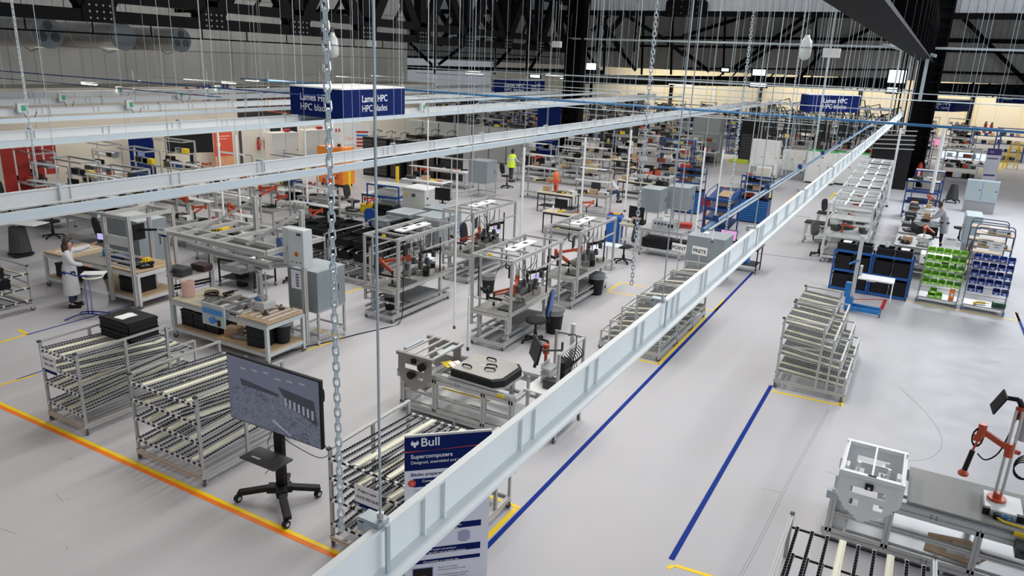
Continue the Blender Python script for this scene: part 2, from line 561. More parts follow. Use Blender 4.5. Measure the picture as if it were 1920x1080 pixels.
m = MB()
for i in range(26):
    m.bb(-36.4 + i * 2.02, -36.4 + i * 2.02 + 1.9, -6, 62.4, 14.5, 14.56)
struct(m.bb(-36.4, 16, -6, 62.4, 14.56, 14.7), 'ceiling', M('roof_sheet', (.30, .31, .32), .6, 0, .05, .5))
cladding(-36, 20, 50.6, 9.55, 14.5, .42, 'wall_transverse', cl1)
cladding(-56, 22, 62.4, 5.9, 14, .40, 'wall_upper_back', cl2)
# far back wall with its row of doors
bw = struct(MB().bb(-62, 22, 104, 104.3, 0, 9), 'wall_back', M('back_cream', (.66, .60, .46), .6, 0, .04, .3))
struct(MB().bb(-62, 22, 103.9, 104.02, 4.4, 4.75), 'trim_1', LGREY)
for i in range(11):
    x = -45 + i * 6
    MB().bb(x, x + .45, 103.8, 104.05, 0, 4.3).build('pilaster', LGREY if i % 2 else STEELD, bw)
    MB().bb(x + 1.0, x + 5.2, 103.9, 104.05, 0, 3.9).build('sectional_door', cream, bw)
    if i % 3 == 1:
        MB().bb(x + 1.4, x + 2.5, 103.8, 104.0, 0, 2.3).build('personnel_door', DARK, bw)
struct(MB().bb(14.9, 15.2, -3, 104, 0, 6.6), 'wall_right', cream)
# bright openings seen under the far truss
WIN = [((-27.21, 61.1, 6.14), (-26.03, 61.1, 5.62)), ((-15.39, 61.1, 6.18), (-14.83, 61.1, 5.96)), ((-12.98, 61.1, 6.2), (-12.04, 61.1, 5.77)), ((-13.05, 61.1, 5.21), (-11.85, 61.1, 4.95)), ((-3.53, 61.1, 6.55), (-2.43, 61.1, 5.69)), ((-3.47, 61.1, 5.35), (-2.76, 61.1, 5.02)), ((-32.31, 61.1, 4.95), (-31.34, 61.1, 4.72))]
for i, (a, b) in enumerate(WIN):
    x0, x1, z0, z1 = min(a[0], b[0]), max(a[0], b[0]), min(a[2], b[2]), max(a[2], b[2])
    w_ = struct(MB().bb(x0 - .1, x1 + .1, a[1], a[1] + .12, z0 - .1, z0).bb(x0 - .1, x1 + .1, a[1], a[1] + .12, z1, z1 + .1).bb(x0 - .1, x0, a[1], a[1] + .12, z0, z1).bb(x1, x1 + .1, a[1], a[1] + .12, z0, z1), 'window_%d' % (i + 1), STEELD)
    MB().bb(x0, x1, a[1] + .03, a[1] + .08, z0, z1).build('pane', GLASSL, w_)


# ---- steelwork
def ibeam(m, p, q, w, h, t=.02):
    p, q = Vector(p), Vector(q)
    up = Vector((0, 0, 1))
    m.bar(p + up * (h / 2 - t / 2), q + up * (h / 2 - t / 2), w, t)
    m.bar(p - up * (h / 2 - t / 2), q - up * (h / 2 - t / 2), w, t)
    m.bar(p, q, t * .7, h - 2 * t)
    return m


def gusset(c, w, h, axis, parent):
    m = MB()
    t = .05
    o = [(-w / 2, -h / 2), (w / 2, -h / 2), (w / 2, h * .1), (w * .25, h / 2), (-w * .25, h / 2), (-w / 2, h * .1)]
    if axis == 'y':
        m.v = []
        vs = [(c[0] + s, c[1] + a, c[2] + b) for s in (-.24, .24) for a, b in o]
        n = 6
        m.add(vs, [(i, (i + 1) % n, n + (i + 1) % n, n + i) for i in range(n)] + [tuple(range(5, -1, -1)), tuple(range(6, 12))])
    else:
        m.prism([(c[0] + a, c[2] + b) for a, b in o], c[1] - .24, c[1] + .24)
    g = m.build('gusset_plate', STEELD, parent)
    r = MB()
    for i in range(4):
        for j in range(3):
            a, b = -w * .3 + i * w * .2, -h * .35 + j * h * .25
            if axis == 'y':
                r.cyl((c[0] + .24, c[1] + a, c[2] + b), (c[0] + .27, c[1] + a, c[2] + b), .035, 6)
            else:
                r.cyl((c[0] + a, c[1] - .24, c[2] + b), (c[0] + a, c[1] - .27, c[2] + b), .035, 6)
    r.build('rivets', M('rivet_grey', (.16, .16, .16), .5, .3, .1), g)


def beam_part(name, p, q, w, h, parent, mat=STEELD):
    return MB().bar(p, q, w, h).build(name, mat, parent)


# the long riveted truss on the left column line
lt = thing('long_truss', 'heavy dark riveted roof truss above the silver ducts', 'truss', (-23, 0, 0))
XL = 0
for nm, z, w, h in (('bottom_chord', 6.95, .42, .36), ('middle_chord', 7.55, .40, .34), ('top_chord', 10.0, .42, .4)):
    beam_part(nm, (0, 6, z), (0, 49, z), w, h, lt)
k = 0
for i in range(10):
    y0 = 6.5 + i * 4.2
    beam_part('vertical_post', (0, y0, 6.9), (0, y0, 10), .4, .5, lt)
    beam_part('diagonal_brace', (0, y0 + .2, 7.1), (0, y0 + 2.1, 9.9), .35, .5, lt)
    beam_part('diagonal_brace', (0, y0 + 4.0, 7.1), (0, y0 + 2.1, 9.9), .35, .5, lt)
    beam_part('thin_brace', (0, y0 + 2.1, 7.62), (0, y0 + 2.9, 8.6), .1, .1, lt)
    gusset((0, y0, 7.15), 1.1, .75, 'y', lt)
tg = thing('access_rail', 'thin dark service rail hung under the left roof truss', 'rail', (-23.6, 0, 0))
MB().bar((0, 8, 6.45), (0, 49, 6.45), .06, .05).build('rail', STEELD, tg)
for i in range(20):
    MB().bar((0, 9 + i * 2.05, 6.45), (0, 9 + i * 2.05, 6.8), .03).build('hanger_pin', STEELD, tg)
# transverse truss on the column line
tt = thing('cross_truss', 'dark steel truss spanning between the two black columns', 'truss', (0, 50, 0))
beam_part('top_beam', (-36, 0, 9.45), (15, 0, 9.45), .3, .32, tt)
for x in (-15.3, -28):
    gusset((x, 0, 10.0), 2.6, 1.5, 'x', tt)
for x0 in (-34.5, -31, -27, -24.2, -21.5):
    beam_part('diagonal_brace', (x0, 0, 9.4), (x0 + 2.0, 0, 7.0), .28, .3, tt)
    beam_part('diagonal_brace', (x0 + 2.0, 0, 9.4), (x0, 0, 7.0), .28, .3, tt)
    beam_part('vertical_post', (x0 + 2.9, 0, 9.4), (x0 + 2.9, 0, 7.0), .2, .2, tt)
beam_part('lower_chord', (-35, 0, 7.1), (-19.5, 0, 7.1), .3, .22, tt)
for a, b in [((-20.57, 50.0, 9.33), (-21.78, 50.0, 8.28)), ((-19.42, 50.0, 9.34), (-16.67, 50.0, 7.91)), ((-16.67, 50.0, 7.91), (-15.05, 50.0, 6.85))]:
    beam_part('diagonal_brace', (a[0], 0, a[2]), (b[0], 0, b[2]), .14, .22, tt)
# far truss under the grey cladding
ft = thing('far_truss', 'far dark lattice truss standing against the grey corrugated cladding', 'truss', (0, 61.6, 0))


def fb(a, b, w=.24, n='brace'):
    beam_part(n, (a[0], 0, a[2]), (b[0], 0, b[2]), .12, w, ft)


fb((-46.68, 61.6, 5.02), (-25.58, 61.6, 5.42), .42, 'bottom_chord')
fb((-29.06, 61.6, 4.73), (-2.31, 61.6, 5.66), .75, 'bottom_chord')
fb((-0.92, 61.6, 5.4), (5.93, 61.6, 5.56), .8, 'bottom_chord')
fb((-18.65, 61.6, 6.05), (-2.48, 61.6, 6.6), .12, 'upper_chord')
fb((-1.13, 61.6, 6.54), (5.71, 61.6, 6.6), .16, 'upper_chord')
fb((-46.49, 61.6, 6.03), (-31.79, 61.6, 6.25), .16, 'rail')
fb((-22.51, 61.6, 8.34), (-2.83, 61.6, 8.63), .2, 'rail')
fb((-22.44, 61.6, 7.68), (-2.71, 61.6, 7.96), .16, 'rail')
fb((-1.18, 61.6, 8.64), (5.28, 61.6, 8.66), .28, 'rail')
fb((-1.38, 61.6, 7.96), (5.42, 61.6, 8.0), .2, 'rail')
for p, q in [((-45.97, 61.6, 7.34), (-43.3, 61.6, 5.35)), ((-39.52, 61.6, 7.4), (-42.56, 61.6, 5.43)), ((-34.55, 61.6, 7.26), (-36.16, 61.6, 5.63)), ((-31.47, 61.6, 7.16), (-32.65, 61.6, 5.39)), ((-27.9, 61.6, 7.79), (-25.94, 61.6, 5.58)), ((-24.83, 61.6, 7.95), (-22.63, 61.6, 5.72)), ((-14.08, 61.6, 10.08), (-18.92, 61.6, 8.5)), ((-9.82, 61.6, 10.12), (-14.87, 61.6, 6.0)), ((-8.85, 61.6, 10.13), (-14.29, 61.6, 6.03)), ((-5.02, 61.6, 9.45), (-8.15, 61.6, 7.72)), ((-8.15, 61.6, 7.72), (-9.56, 61.6, 5.76)), ((-18.8, 61.6, 7.41), (-16.46, 61.6, 5.9)), ((0.2, 61.6, 10.21), (4.78, 61.6, 6.08))]:
    fb(p, q, .26)
for p, q in [((-42.8, 61.6, 9.81), (-42.98, 61.6, 4.48)), ((-36.27, 61.6, 9.87), (-36.3, 61.6, 4.77)), ((-33.0, 61.6, 9.9), (-32.96, 61.6, 4.92)), ((-25.67, 61.6, 9.97), (-25.47, 61.6, 5.25)), ((-22.34, 61.6, 10.0), (-22.09, 61.6, 5.4)), ((-19.88, 61.6, 10.02), (-19.58, 61.6, 5.51)), ((-15.71, 61.6, 10.06), (-15.34, 61.6, 5.7)), ((-9.04, 61.6, 10.12), (-8.56, 61.6, 6.0))]:
    fb(p, q, .2, 'vertical_post')
for i in range(24):
    x = -16 + i * .95
    if -3.4 < x < .2:
        continue
    fb((x, 0, 5.0), (x + .7, 0, 5.95), .1, 'lattice_bar')
    fb((x + .7, 0, 5.0), (x + .25, 0, 5.6), .08, 'lattice_bar')
# plate girder towards the viewer
pg = thing('plate_girder', 'deep grey plate girder running to the right-hand black column', 'girder', (-.98, 0, 0))
MB().bb(-.3, .3, 7, 49.6, 6.93, 6.99).build('bottom_flange', STEELD, pg)
MB().bb(-.06, .06, 7, 49.6, 6.99, 9.0).build('web_plate', M('girder_grey', (.17, .165, .165), .5, .1, .15, 1.2), pg)
for i in range(14):
    MB().bb(-.25, .25, 8 + i * 3, 8.05 + i * 3, 6.99, 9.0).build('stiffener', STEELD, pg)


def column(x, y, w, d, lab):
    t = thing('steel_column', lab, 'column', (x, y, 0))
    MB().bb(-w / 2, -w / 2 + .12, -d / 2, d / 2, .1, 14).bb(w / 2 - .12, w / 2, -d / 2, d / 2, .1, 14).bb(-w / 2 + .1, w / 2 - .1, -.05, .05, .1, 14).build('riveted_shaft', STEELD, t)
    m = MB()
    for i in range(28):
        m.box((0, -d / 2 + .02, .4 + i * .5), (w - .1, .03, .07))
    m.build('lacing_bars', STEELD, t)
    MB().bb(-w / 2 - .1, w / 2 + .1, -d / 2 - .1, d / 2 + .1, 0, .12).build('base_plate', STEELD, t)
    return t


column(-.85, 50.2, 1.35, .9, 'thick black steel column with white pipes at its left, right of centre')
column(-22.6, 49.4, 1.3, .9, 'thick black steel column behind the middle blue hanging sign')
m = thing('pipe_bundle', 'row of thin pale vertical pipes in front of the right-hand black column', 'pipes', (-2.4, 48.5, 0))
for i in range(8):
    MB().cyl((i * .19, 0, .3), (i * .19, 0, 8.2), .03 if i % 2 else .045, 6).build('pipe', LGREY if i in (0, 3, 5) else STEELD, m)
t = thing('column_shoe', 'pale wooden block at the foot of the right-hand black column', 'block', (-1.0, 49.4, 0))
MB().bb(-.6, .6, -.2, .1, 0, .3).build('block_body', WOODP, t)
# silver ducts
for (y, x, r_) in ((14.9, -25.6, .47), (18.5, -27.0, .47), (22.3, -28.7, .47)):
    t = thing('air_duct', {14.9: 'nearest of the three big silver ventilation ducts with round end cap', 18.5: 'middle of the three big silver ventilation ducts with plain cap', 22.3: 'farthest and smallest looking of the three silver ventilation ducts'}[y], 'duct', (x, y, 6.41))
    MB().cyl((0, 0, 0), (-7.2, 0, 0), r_, 28).build('duct_tube', M('duct_silver', (.33, .33, .33), .3, .9, .05, 2), t, smooth=False)
    m = MB()
    for k in range(6):
        m.cyl((-.1 - k * 1.2, 0, 0), (-.14 - k * 1.2, 0, 0), r_ + .012, 28)
    m.build('seam_rings', ALU, t)
    MB().cyl((0, 0, 0), (.03, 0, 0), r_ + .02, 28).build('end_cap', M('duct_cap', (.16, .19, .21), .5, .3, .1, 3), t)
    if y != 18.5:
        m = MB()
        for a in (90, 210, 330):
            a = R(a)
            m.cyl((.03, math.cos(a) * .24, math.sin(a) * .24), (.045, math.cos(a) * .24, math.sin(a) * .24), .15, 10)
        m.build('vent_lobes', M('duct_vent', (.06, .07, .07), .6, .2, .1), t)
    m = MB()
    for k in (-.6, -3.5, -6.4):
        m.cyl((k, 0, r_), (k, 0, 2.5), .015, 5)
    m.build('hanger_wire', DARK, t)
    MB().tube([(-.9, -.3, -r_), (-.5, -.35, -r_ - .12), (-.1, -.3, -r_ - .02)], .012, 5).build('cable', BLACK, t)

# ---- suspended crane beams
YH = [2.14, 5.88, 9.5, 13.3, 17.05, 20.8, 24.55, 28.3, 32.0, 35.8, 39.5, 43.3, 47.0]


def crane_beam(x, z, y0, y1, mat, lab, near=False, sp=.77, clamps=True, ys=YH):
    H2 = .108 if near else .095
    sp = .77 if near else 1.6
    t = thing('crane_beam', lab, 'beam', (x, 0, z), group=None)
    m = MB()
    m.bar((.006, y0, H2), (.006, y1, H2), .04, .016)
    m.bar((.035, y0, -H2), (.035, y1, -H2), .12, .02)
    m.bar((0, y0, 0), (0, y1, 0), .012, 2 * H2)
    m.build('i_profile', mat, t)
    y = y0 + .35
    st = None
    k = 0
    while y < y1:
        if st is None:
            st = MB().bb(-.02, .028, -.005, .005, -H2, H2).build('stiffener', mat, t)
            o = st
        else:
            o = st.copy(); C.objects.link(o)
        o.location = (0, y, 0)
        y += .16 if k % 2 == 0 else sp
        k += 1
    return t


def hanger(x, y, z, lab, grp, top=9.2, r_=.006):
    r_ = r_ if y < 10 and x > -3 else .0042
    t = thing('hanger_rod', lab, 'rod', (x, y, z), group=grp)
    MB().cyl((0, 0, .1), (0, 0, top - z), r_, 6).build('threaded_rod', GALV, t)
    MB().box((-.035, 0, .13), (.11, .07, .022)).box((-.08, 0, .10), (.035, .07, .05)).box((.045, -.01, .0), (.012, .022, .27)).box((.0, -.01, -.135), (.14, .035, .018)).build('beam_clamp', GALV, t)
    MB().cyl((0, 0, .15), (0, 0, .175), .016, 6).build('lock_nut', ALU, t)
    return t


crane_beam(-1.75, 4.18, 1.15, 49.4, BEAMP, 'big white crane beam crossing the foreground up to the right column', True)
for y in YH:
    if y < 45:
        hanger(-1.75, y, 4.18, ORD[YH.index(y)] + ' rod and clamp carrying the big white foreground beam', 'hangers of the white foreground beam')
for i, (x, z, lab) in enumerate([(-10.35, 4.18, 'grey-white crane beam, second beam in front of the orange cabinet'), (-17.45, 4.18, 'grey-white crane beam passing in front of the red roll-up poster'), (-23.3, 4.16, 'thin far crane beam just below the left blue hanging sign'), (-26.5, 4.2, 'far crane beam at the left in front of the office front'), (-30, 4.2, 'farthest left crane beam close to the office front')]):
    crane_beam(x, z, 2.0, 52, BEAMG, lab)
    for y in YH[1:12]:
        hanger(x, y, z, ORD[YH.index(y) - 1] + ' thin rod carrying the ' + ('second crane beam', 'crane beam in front of the red poster', 'crane beam below the left blue sign', 'crane beam before the office front', 'crane beam closest to the office front')[i], 'hangers of grey-white beam %d' % (i + 1))
for i, (x, lab) in enumerate([(-8.75, 'plain pale steel rail running low in front of the orange cabinet'), (-15.0, 'plain pale steel rail just below the crane beam at the red poster'), (-19.4, 'thin pale steel rail under the left blue hanging sign')]):
    t = thing('steel_rail', lab, 'rail', (x, 0, 4.3))
    MB().bar((0, 2, 0), (0, 50, 0), .06, .115).build('channel', M('rail_pale_blue', (.52, .60, .66), .4, .1, .04, 3), t)
    MB().bar((.035, 2, -.05), (.035, 50, -.05), .02, .02).build('lip', ALU, t)
    m = MB()
    for y in YH[1:12]:
        m.cyl((0, y + .6, .06), (0, y + .6, 5.0), .004, 4)
    m.build('suspension_wire', GALV, t)
for i, (y, z, x0, x1, r_, mat, lab) in enumerate([(13.5, 5.2, -33, -12.5, .018, BLUE, 'thin dark blue pipe crossing above the left blue sign'), (16, 4.75, -33, -19, .015, BLUE, 'thin dark blue pipe crossing before the office front'), (24, 4.7, -33, -3, .014, GALV, 'thin conduit crossing above the second crane beam'),
                                            (34, 4.85, -33, -2, .018, GALV, 'thin conduit crossing in front of the middle blue sign'), (37, 4.9, -33, -6, .018, GALV, 'second thin conduit crossing before the middle black column'), (45, 5.0, -33, 9, .03, GALV, 'conduit crossing low in front of the two black columns'), (47, 5.3, -33, 9, .03, GALV, 'higher conduit crossing in front of the two black columns')]):
    t = thing('cross_conduit', lab, 'pipe', (0, y, z))
    MB().cyl((x0, 0, 0), (x1, 0, 0), r_, 6).build('pipe_run', mat, t)
    for k in range(4):
        x = x0 + 2 + k * (x1 - x0 - 4) / 3
        MB().cyl((x, 0, 0), (x, 0, 9.3 - z), .004, 4).build('drop_wire', GALV, t)
t = thing('roof_beam', 'dark steel beam crossing from the left truss to the left wall', 'beam', (0, 27.8, 7.95))
MB().bar((-36, 0, 0), (-23, 0, 0), .14, .22).build('beam_profile', STEELD, t)
for x in (-35, -32, -29, -26):
    MB().bar((x, 0, 0), (x + 1.6, 0, 2.0), .1, .12).build('strut', STEELD, t)
# junction boxes on the far left beams
for x, z, y, n in ((-23.3, 4.16, 12.4, 0), (-23.3, 4.16, 15.8, 1), (-26.5, 4.2, 15.5, 2), (-26.5, 4.2, 20.2, 3), (-17.45, 4.2, 24.0, 4), (-30, 4.2, 20, 5), (-30, 4.2, 25, 6)):
    t = thing('junction_box', 'small grey junction box with green label on a crane beam at left', 'box', (x + .1, y, z + .1), group=None)
    t['label'] = ('nearest box on the beam under the blue sign, small, grey with green label', 'second small grey box on the beam under the blue sign', 'left small grey green-labelled box on the beam before the office', 'right small grey green-labelled box on the beam before the office', 'small grey green-labelled box at the right end of the left blue sign', 'left small box on the crane beam closest to the office', 'right small box on the crane beam closest to the office')[n]
    MB().bb(0, .1, -.12, .12, -.1, .16).build('box_body', LGREY, t)
    MB().bb(.1, .105, -.02, .1, -.06, .1).build('green_label', M('green_sign', (.03, .35, .2), .5, 0, .03), t)
    MB().tube([(.05, .05, -.1), (.05, .15, -.3), (.05, .3, -.32), (.05, .42, -.1)], .01, 5).build('cable', BLACK, t)
# cross rails (along X) and blue compressed air pipes
for i, (y, z, r_, mat, lab) in enumerate([(29.2, 4.62, .045, M('pipe_blue', (.03, .16, .36), .4, .1, .05), 'long blue compressed air pipe crossing the hall in front of the signs'), (49.2, 7.72, .07, GALV, 'pale conduit crossing the hall under the dark cross truss'), (40.5, 5.45, .03, GALV, 'thin galvanised conduit crossing behind the middle blue sign'), (56, 5.3, .04, GALV, 'far galvanised conduit beyond the black columns')]):
    t = thing('cross_pipe', lab, 'pipe', (0, y, z))
    MB().cyl((-33, 0, 0), (8 if i != 2 else -2, 0, 0), r_, 8).build('pipe_run', mat, t)
    for k in range(5):
        MB().cyl((-31 + k * 8, 0, 0), (-31 + k * 8, 0, 9.3 - z), .005, 4).build('drop_wire', GALV, t)
t = thing('air_pipe', 'blue compressed air pipe beside the white foreground beam', 'pipe', (-2.72, 0, 3.9))
MB().cyl((0, 10.8, 0), (0, 47, 0), .035, 8).build('pipe_run', M('pipe_steel_blue', (.10, .24, .45), .35, .3, .05), t)
MB().cyl((.09, 10.8, .02), (.09, 47, .02), .018, 6).build('pipe_twin', GALV, t)
for i in range(9):
    MB().cyl((0, 11.5 + i * 4, -.09), (0, 11.5 + i * 4, .12), .05, 8).build('pipe_clamp', BLUE, t)
m = MB()
for i in range(9):
    m.cyl((0, 9.5 + i * 4, .1), (0, 9.5 + i * 4, 5.3), .008, 5)
m.build('drop_wire', GALV, t)


# chains
def chain(x, y, z0, z1, lab, k=.058, r_=.0075, parts=False):
    t = thing('hanging_chain', lab, 'chain', (x, y, z0))
    n = int((z1 - z0) / (k * .74))
    mA = MB().torus((0, 0, 0), k * .27, r_, 'y', 12, 6)
    # stretch to an oblong link
    mA.v = [(a, b, c * 1.0 + (k * .22 if c > 0 else -k * .22)) for a, b, c in mA.v]
    if parts:
        l0 = mA.build('chain_link', M('chain_zinc', (.66, .74, .78), .3, .6, .03), t)
        for i in range(n):
            o = l0 if i == 0 else l0.copy()
            if i:
                C.objects.link(o)
            o.location = (0, 0, i * k * .74)
            o.rotation_euler = (0, 0, (i % 2) * PI / 2 + .35)
    else:
        m = MB()
        for i in range(n):
            s_, c_ = math.sin((i % 2) * PI / 2 + .4), math.cos((i % 2) * PI / 2 + .4)
            m.add([(a * c_ - b * s_, a * s_ + b * c_, c + i * k * .74) for a, b, c in mA.v], mA.f)
        m.build('chain_links', M('chain_zinc2', (.62, .70, .74), .3, .5, .03), t)
    return t


chain(-1.97, 2.14, 4.20, 7.2, 'galvanised chain hanging at the foreground beam, left of centre', .047, .0046, True)
for (x, y, z, zt, lab) in CH:
    chain(x, y, z, zt, lab, .056, .0055)
# white dropper tubes
for (x, y, z0, z1, r_, lab) in DROPS:
    t = thing('dropper_tube', lab, 'tube', (x, y, z0))
    MB().cyl((0, 0, 0), (0, 0, z1 - z0), r_, 10).build('tube_body', WHITE, t)
    MB().cyl((0, 0, -.05), (0, 0, .02), r_ * 1.3, 10).build('end_collar', DARK, t)
    MB().cyl((0, 0, z1 - z0), (0, 0, 9.2 - z0), .006, 5).build('suspension_wire', GALV, t)
# bundles of thin wires hung from the roof
for i, (px_, y_) in enumerate(WIRES):
    t = thing('roof_wire', 'thin wire hanging from the roof among the beam hangers', 'wire', (px_, y_, 4.4), group='thin roof wires')
    MB().cyl((0, 0, 0), (0, 0, 4.9), .0045, 4).build('wire', GALV, t)


# ---- hanging signs
def sign(pts, z0, z1, lab, faces, ts):
    """pts: outline of the sign box seen from above, counter-clockwise"""
    cx = sum(p[0] for p in pts) / len(pts); cy = sum(p[1] for p in pts) / len(pts)
    t = thing('hanging_sign', lab, 'sign', (cx, cy, z0))
    q = [(p[0] - cx, p[1] - cy) for p in pts]
    MB().prz(q, 0, z1 - z0).build('sign_box', NAVY, t)
    MB().prz([(a * 1.003, b * 1.003) for a, b in q], z1 - z0, z1 - z0 + .04).build('top_rim', WHITE, t)
    m = MB()
    for a, b in q:
        m.cyl((a * .9, b * .9, z1 - z0), (a * .9, b * .9, 9 - z0), .008, 5)
    m.build('suspension_wire', GALV, t)
    for (i, j, u0, lines) in faces:
        a, b = Vector((*q[i], 0)), Vector((*q[j], 0))
        d = (b - a).normalized()
        nrm = Vector((d.y, -d.x, 0))
        ang = math.atan2(d.y, d.x)
        L = (b - a).length
        p = a + d * L * u0 + nrm * .012
        for k_, (s_, bo) in enumerate(lines):
            text(s_, t, (p.x, p.y, (z1 - z0) * (.56 - .34 * k_)), (PI / 2, 0, ang), ts, M('sign_lettering', (.75, .78, .85), .5, 0, 0), bold=bo)
    return t


for pts, z0, z1, lab, faces, ts in SIGNS:
    sign(pts, z0, z1, lab, faces, ts)

# lamps and boxes up in the steelwork
for (x, y, z, lab) in LAMPS:
    t = thing('bay_lamp', lab, 'lamp', (x, y, z))
    MB().lathe([(.02, .52), (.1, .5), (.12, .4), (.22, .25), (.25, 0), (.24, -.3), (.17, -.45), (.02, -.5)], n=16).build('glass_bell', M('ribbed_glass', (.55, .60, .60), .15, 0, .1, 20, spec=.8), t, smooth=True)
    MB().torus((0, 0, 0), .25, .015, 'z', 16, 5).lathe([(.09, .5), (.09, .68), (.03, .72)], n=10).build('cage_ring', DARK, t)
    MB().cyl((0, 0, .7), (0, 0, 2.5), .01, 5).build('suspension_wire', DARK, t)
for (x, y, z, w, h, lab) in BOXES:
    t = thing('ceiling_box', lab, 'box', (x, y, z))
    MB().box((0, 0, 0), (w, .25, h)).build('box_shell', LGREY, t, bevel=.01)
    MB().cyl((-w * .3, 0, h / 2), (-w * .3, 0, 2.4), .012, 5).cyl((w * .3, 0, h / 2), (w * .3, 0, 2.4), .012, 5).build('suspension_rod', GALV, t)
t = thing('cable_ladder', 'galvanised cable ladder turning down beside the right-hand black column', 'cable tray', (0, 0, 0))
a, b = Vector((-3.07, 44.0, 7.66)), Vector((-0.85, 38.0, 7.05))
d_ = Vector((0, 0, -.25))
for off in (0, .35):
    MB().bar(a + Vector((off, 0, 0)), b + Vector((off, 0, 0)), .04, .12).build('side_rail', GALV, t)
m = MB()
for i in range(16):
    p = a.lerp(b, i / 15)
    m.bar(p, p + Vector((.35, 0, 0)), .05, .03)
m.build('rungs', GALV, t)
MB().bar(b + Vector((.05, 0, 0)), b + Vector((.05, 0, -1.9)), .14, .05).build('down_run', GALV, t)
t = thing('alarm_sounder', 'small red alarm box fixed to the right-hand black column', 'alarm', (-2.01, 47.0, 8.49))
MB().box((0, 0, 0), (.32, .25, .42)).build('sounder_body', RED, t, bevel=.03)
MB().cyl((0, -.13, 0), (0, -.17, 0), .1, 12).build('sounder_grille', DARK, t)
# far strip lights hung low over the back of the hall
for i, (x, y, z, L, lab) in enumerate(STRIPS):
    t = thing('strip_light', lab, 'lamp', (x, y, z), group='strip lights over the back of the hall')
    MB().box((0, 0, .03), (L, .14, .06)).build('housing', LGREY, t)
    MB().box((0, 0, -.01), (L * .96, .10, .03)).build('diffuser', LAMPE, t)
    MB().cyl((-L * .4, 0, .05), (-L * .4, 0, 14.5 - z), .006, 4).cyl((L * .4, 0, .05), (L * .4, 0, 14.5 - z), .006, 4).build('suspension_wire', DARK, t)


# ================================================================== builders (each returns a root at the origin)
def E_(name, cat):
    return thing(name, '', cat)


def caster_mb(x, y, h=.13, r_=.055):
    return MB().cyl((x - .016, y, r_), (x + .016, y, r_), r_, 14), MB().bb(x - .028, x - .02, y - .03, y + .03, r_, h).bb(x + .02, x + .028, y - .03, y + .03, r_, h).bb(x - .04, x + .04, y - .04, y + .04, h - .008, h)


def caster(x, y, parent, h=.13, r_=.055, mat=None, rz=0):
    w, f = caster_mb(0, 0, h, r_)
    o = f.build('caster', ALU, parent)
    o.location = (x, y, 0)
    o.rotation_euler = (0, 0, rz)
    w.cyl((-.018, 0, r_), (.018, 0, r_), r_ * .4, 8)
    w.build('wheel', mat or RUBBER, o)
    return o


TRK = {}


def track(L, kind):
    """a lane rail lying along +y, length L, centred in x; kind: roller or strip"""
    key = (round(L, 2), kind)
    if key in TRK:
        return TRK[key]
    if kind == 'strip':
        m = MB().bb(-.036, .036, 0, L, -.012, .008).bb(-.036, -.031, 0, L, .008, .018).bb(.031, .036, 0, L, .008, .018)
        a = (m, IVORY, None)
    else:
        m = MB().bb(-.019, -.016, 0, L, -.014, .010).bb(.016, .019, 0, L, -.014, .010).bb(-.016, .016, 0, L, -.014, -.008)
        w = MB()
        n = int(L / .05)
        for i in range(n):
            y = .02 + i * .05
            w.cyl((-.0155, y, .006), (.0155, y, .006), .0145, 6)
        a = (m, M('track_grey', (.46, .47, .48), .4, .4, .05), w)
    me = a[0].build('lane_rail', a[1])
    r2 = None
    if a[2]:
        r2 = a[2].build('rollers', BLACK)
        r2['kind'] = 'stuff'
    TRK[key] = (me.data, r2.data if r2 else None)
    bpy.data.objects.remove(me)
    if r2:
        bpy.data.objects.remove(r2)
    return TRK[key]


def lane(parent, x, y0, z0, y1, z1, kind):
    L = math.hypot(y1 - y0, z1 - z0)
    d1, d2 = track(L, kind)
    o = bpy.data.objects.new('ivory_strip' if kind == 'strip' else 'roller_track', d1)
    C.objects.link(o)
    o.parent = parent
    o.location = (x, y0, z0)
    o.rotation_euler = (math.atan2(z1 - z0, y1 - y0), 0, 0)
    if d2:
        w = bpy.data.objects.new('rollers', d2)
        C.objects.link(w)
        w.parent = o
        w['kind'] = 'stuff'
    return o


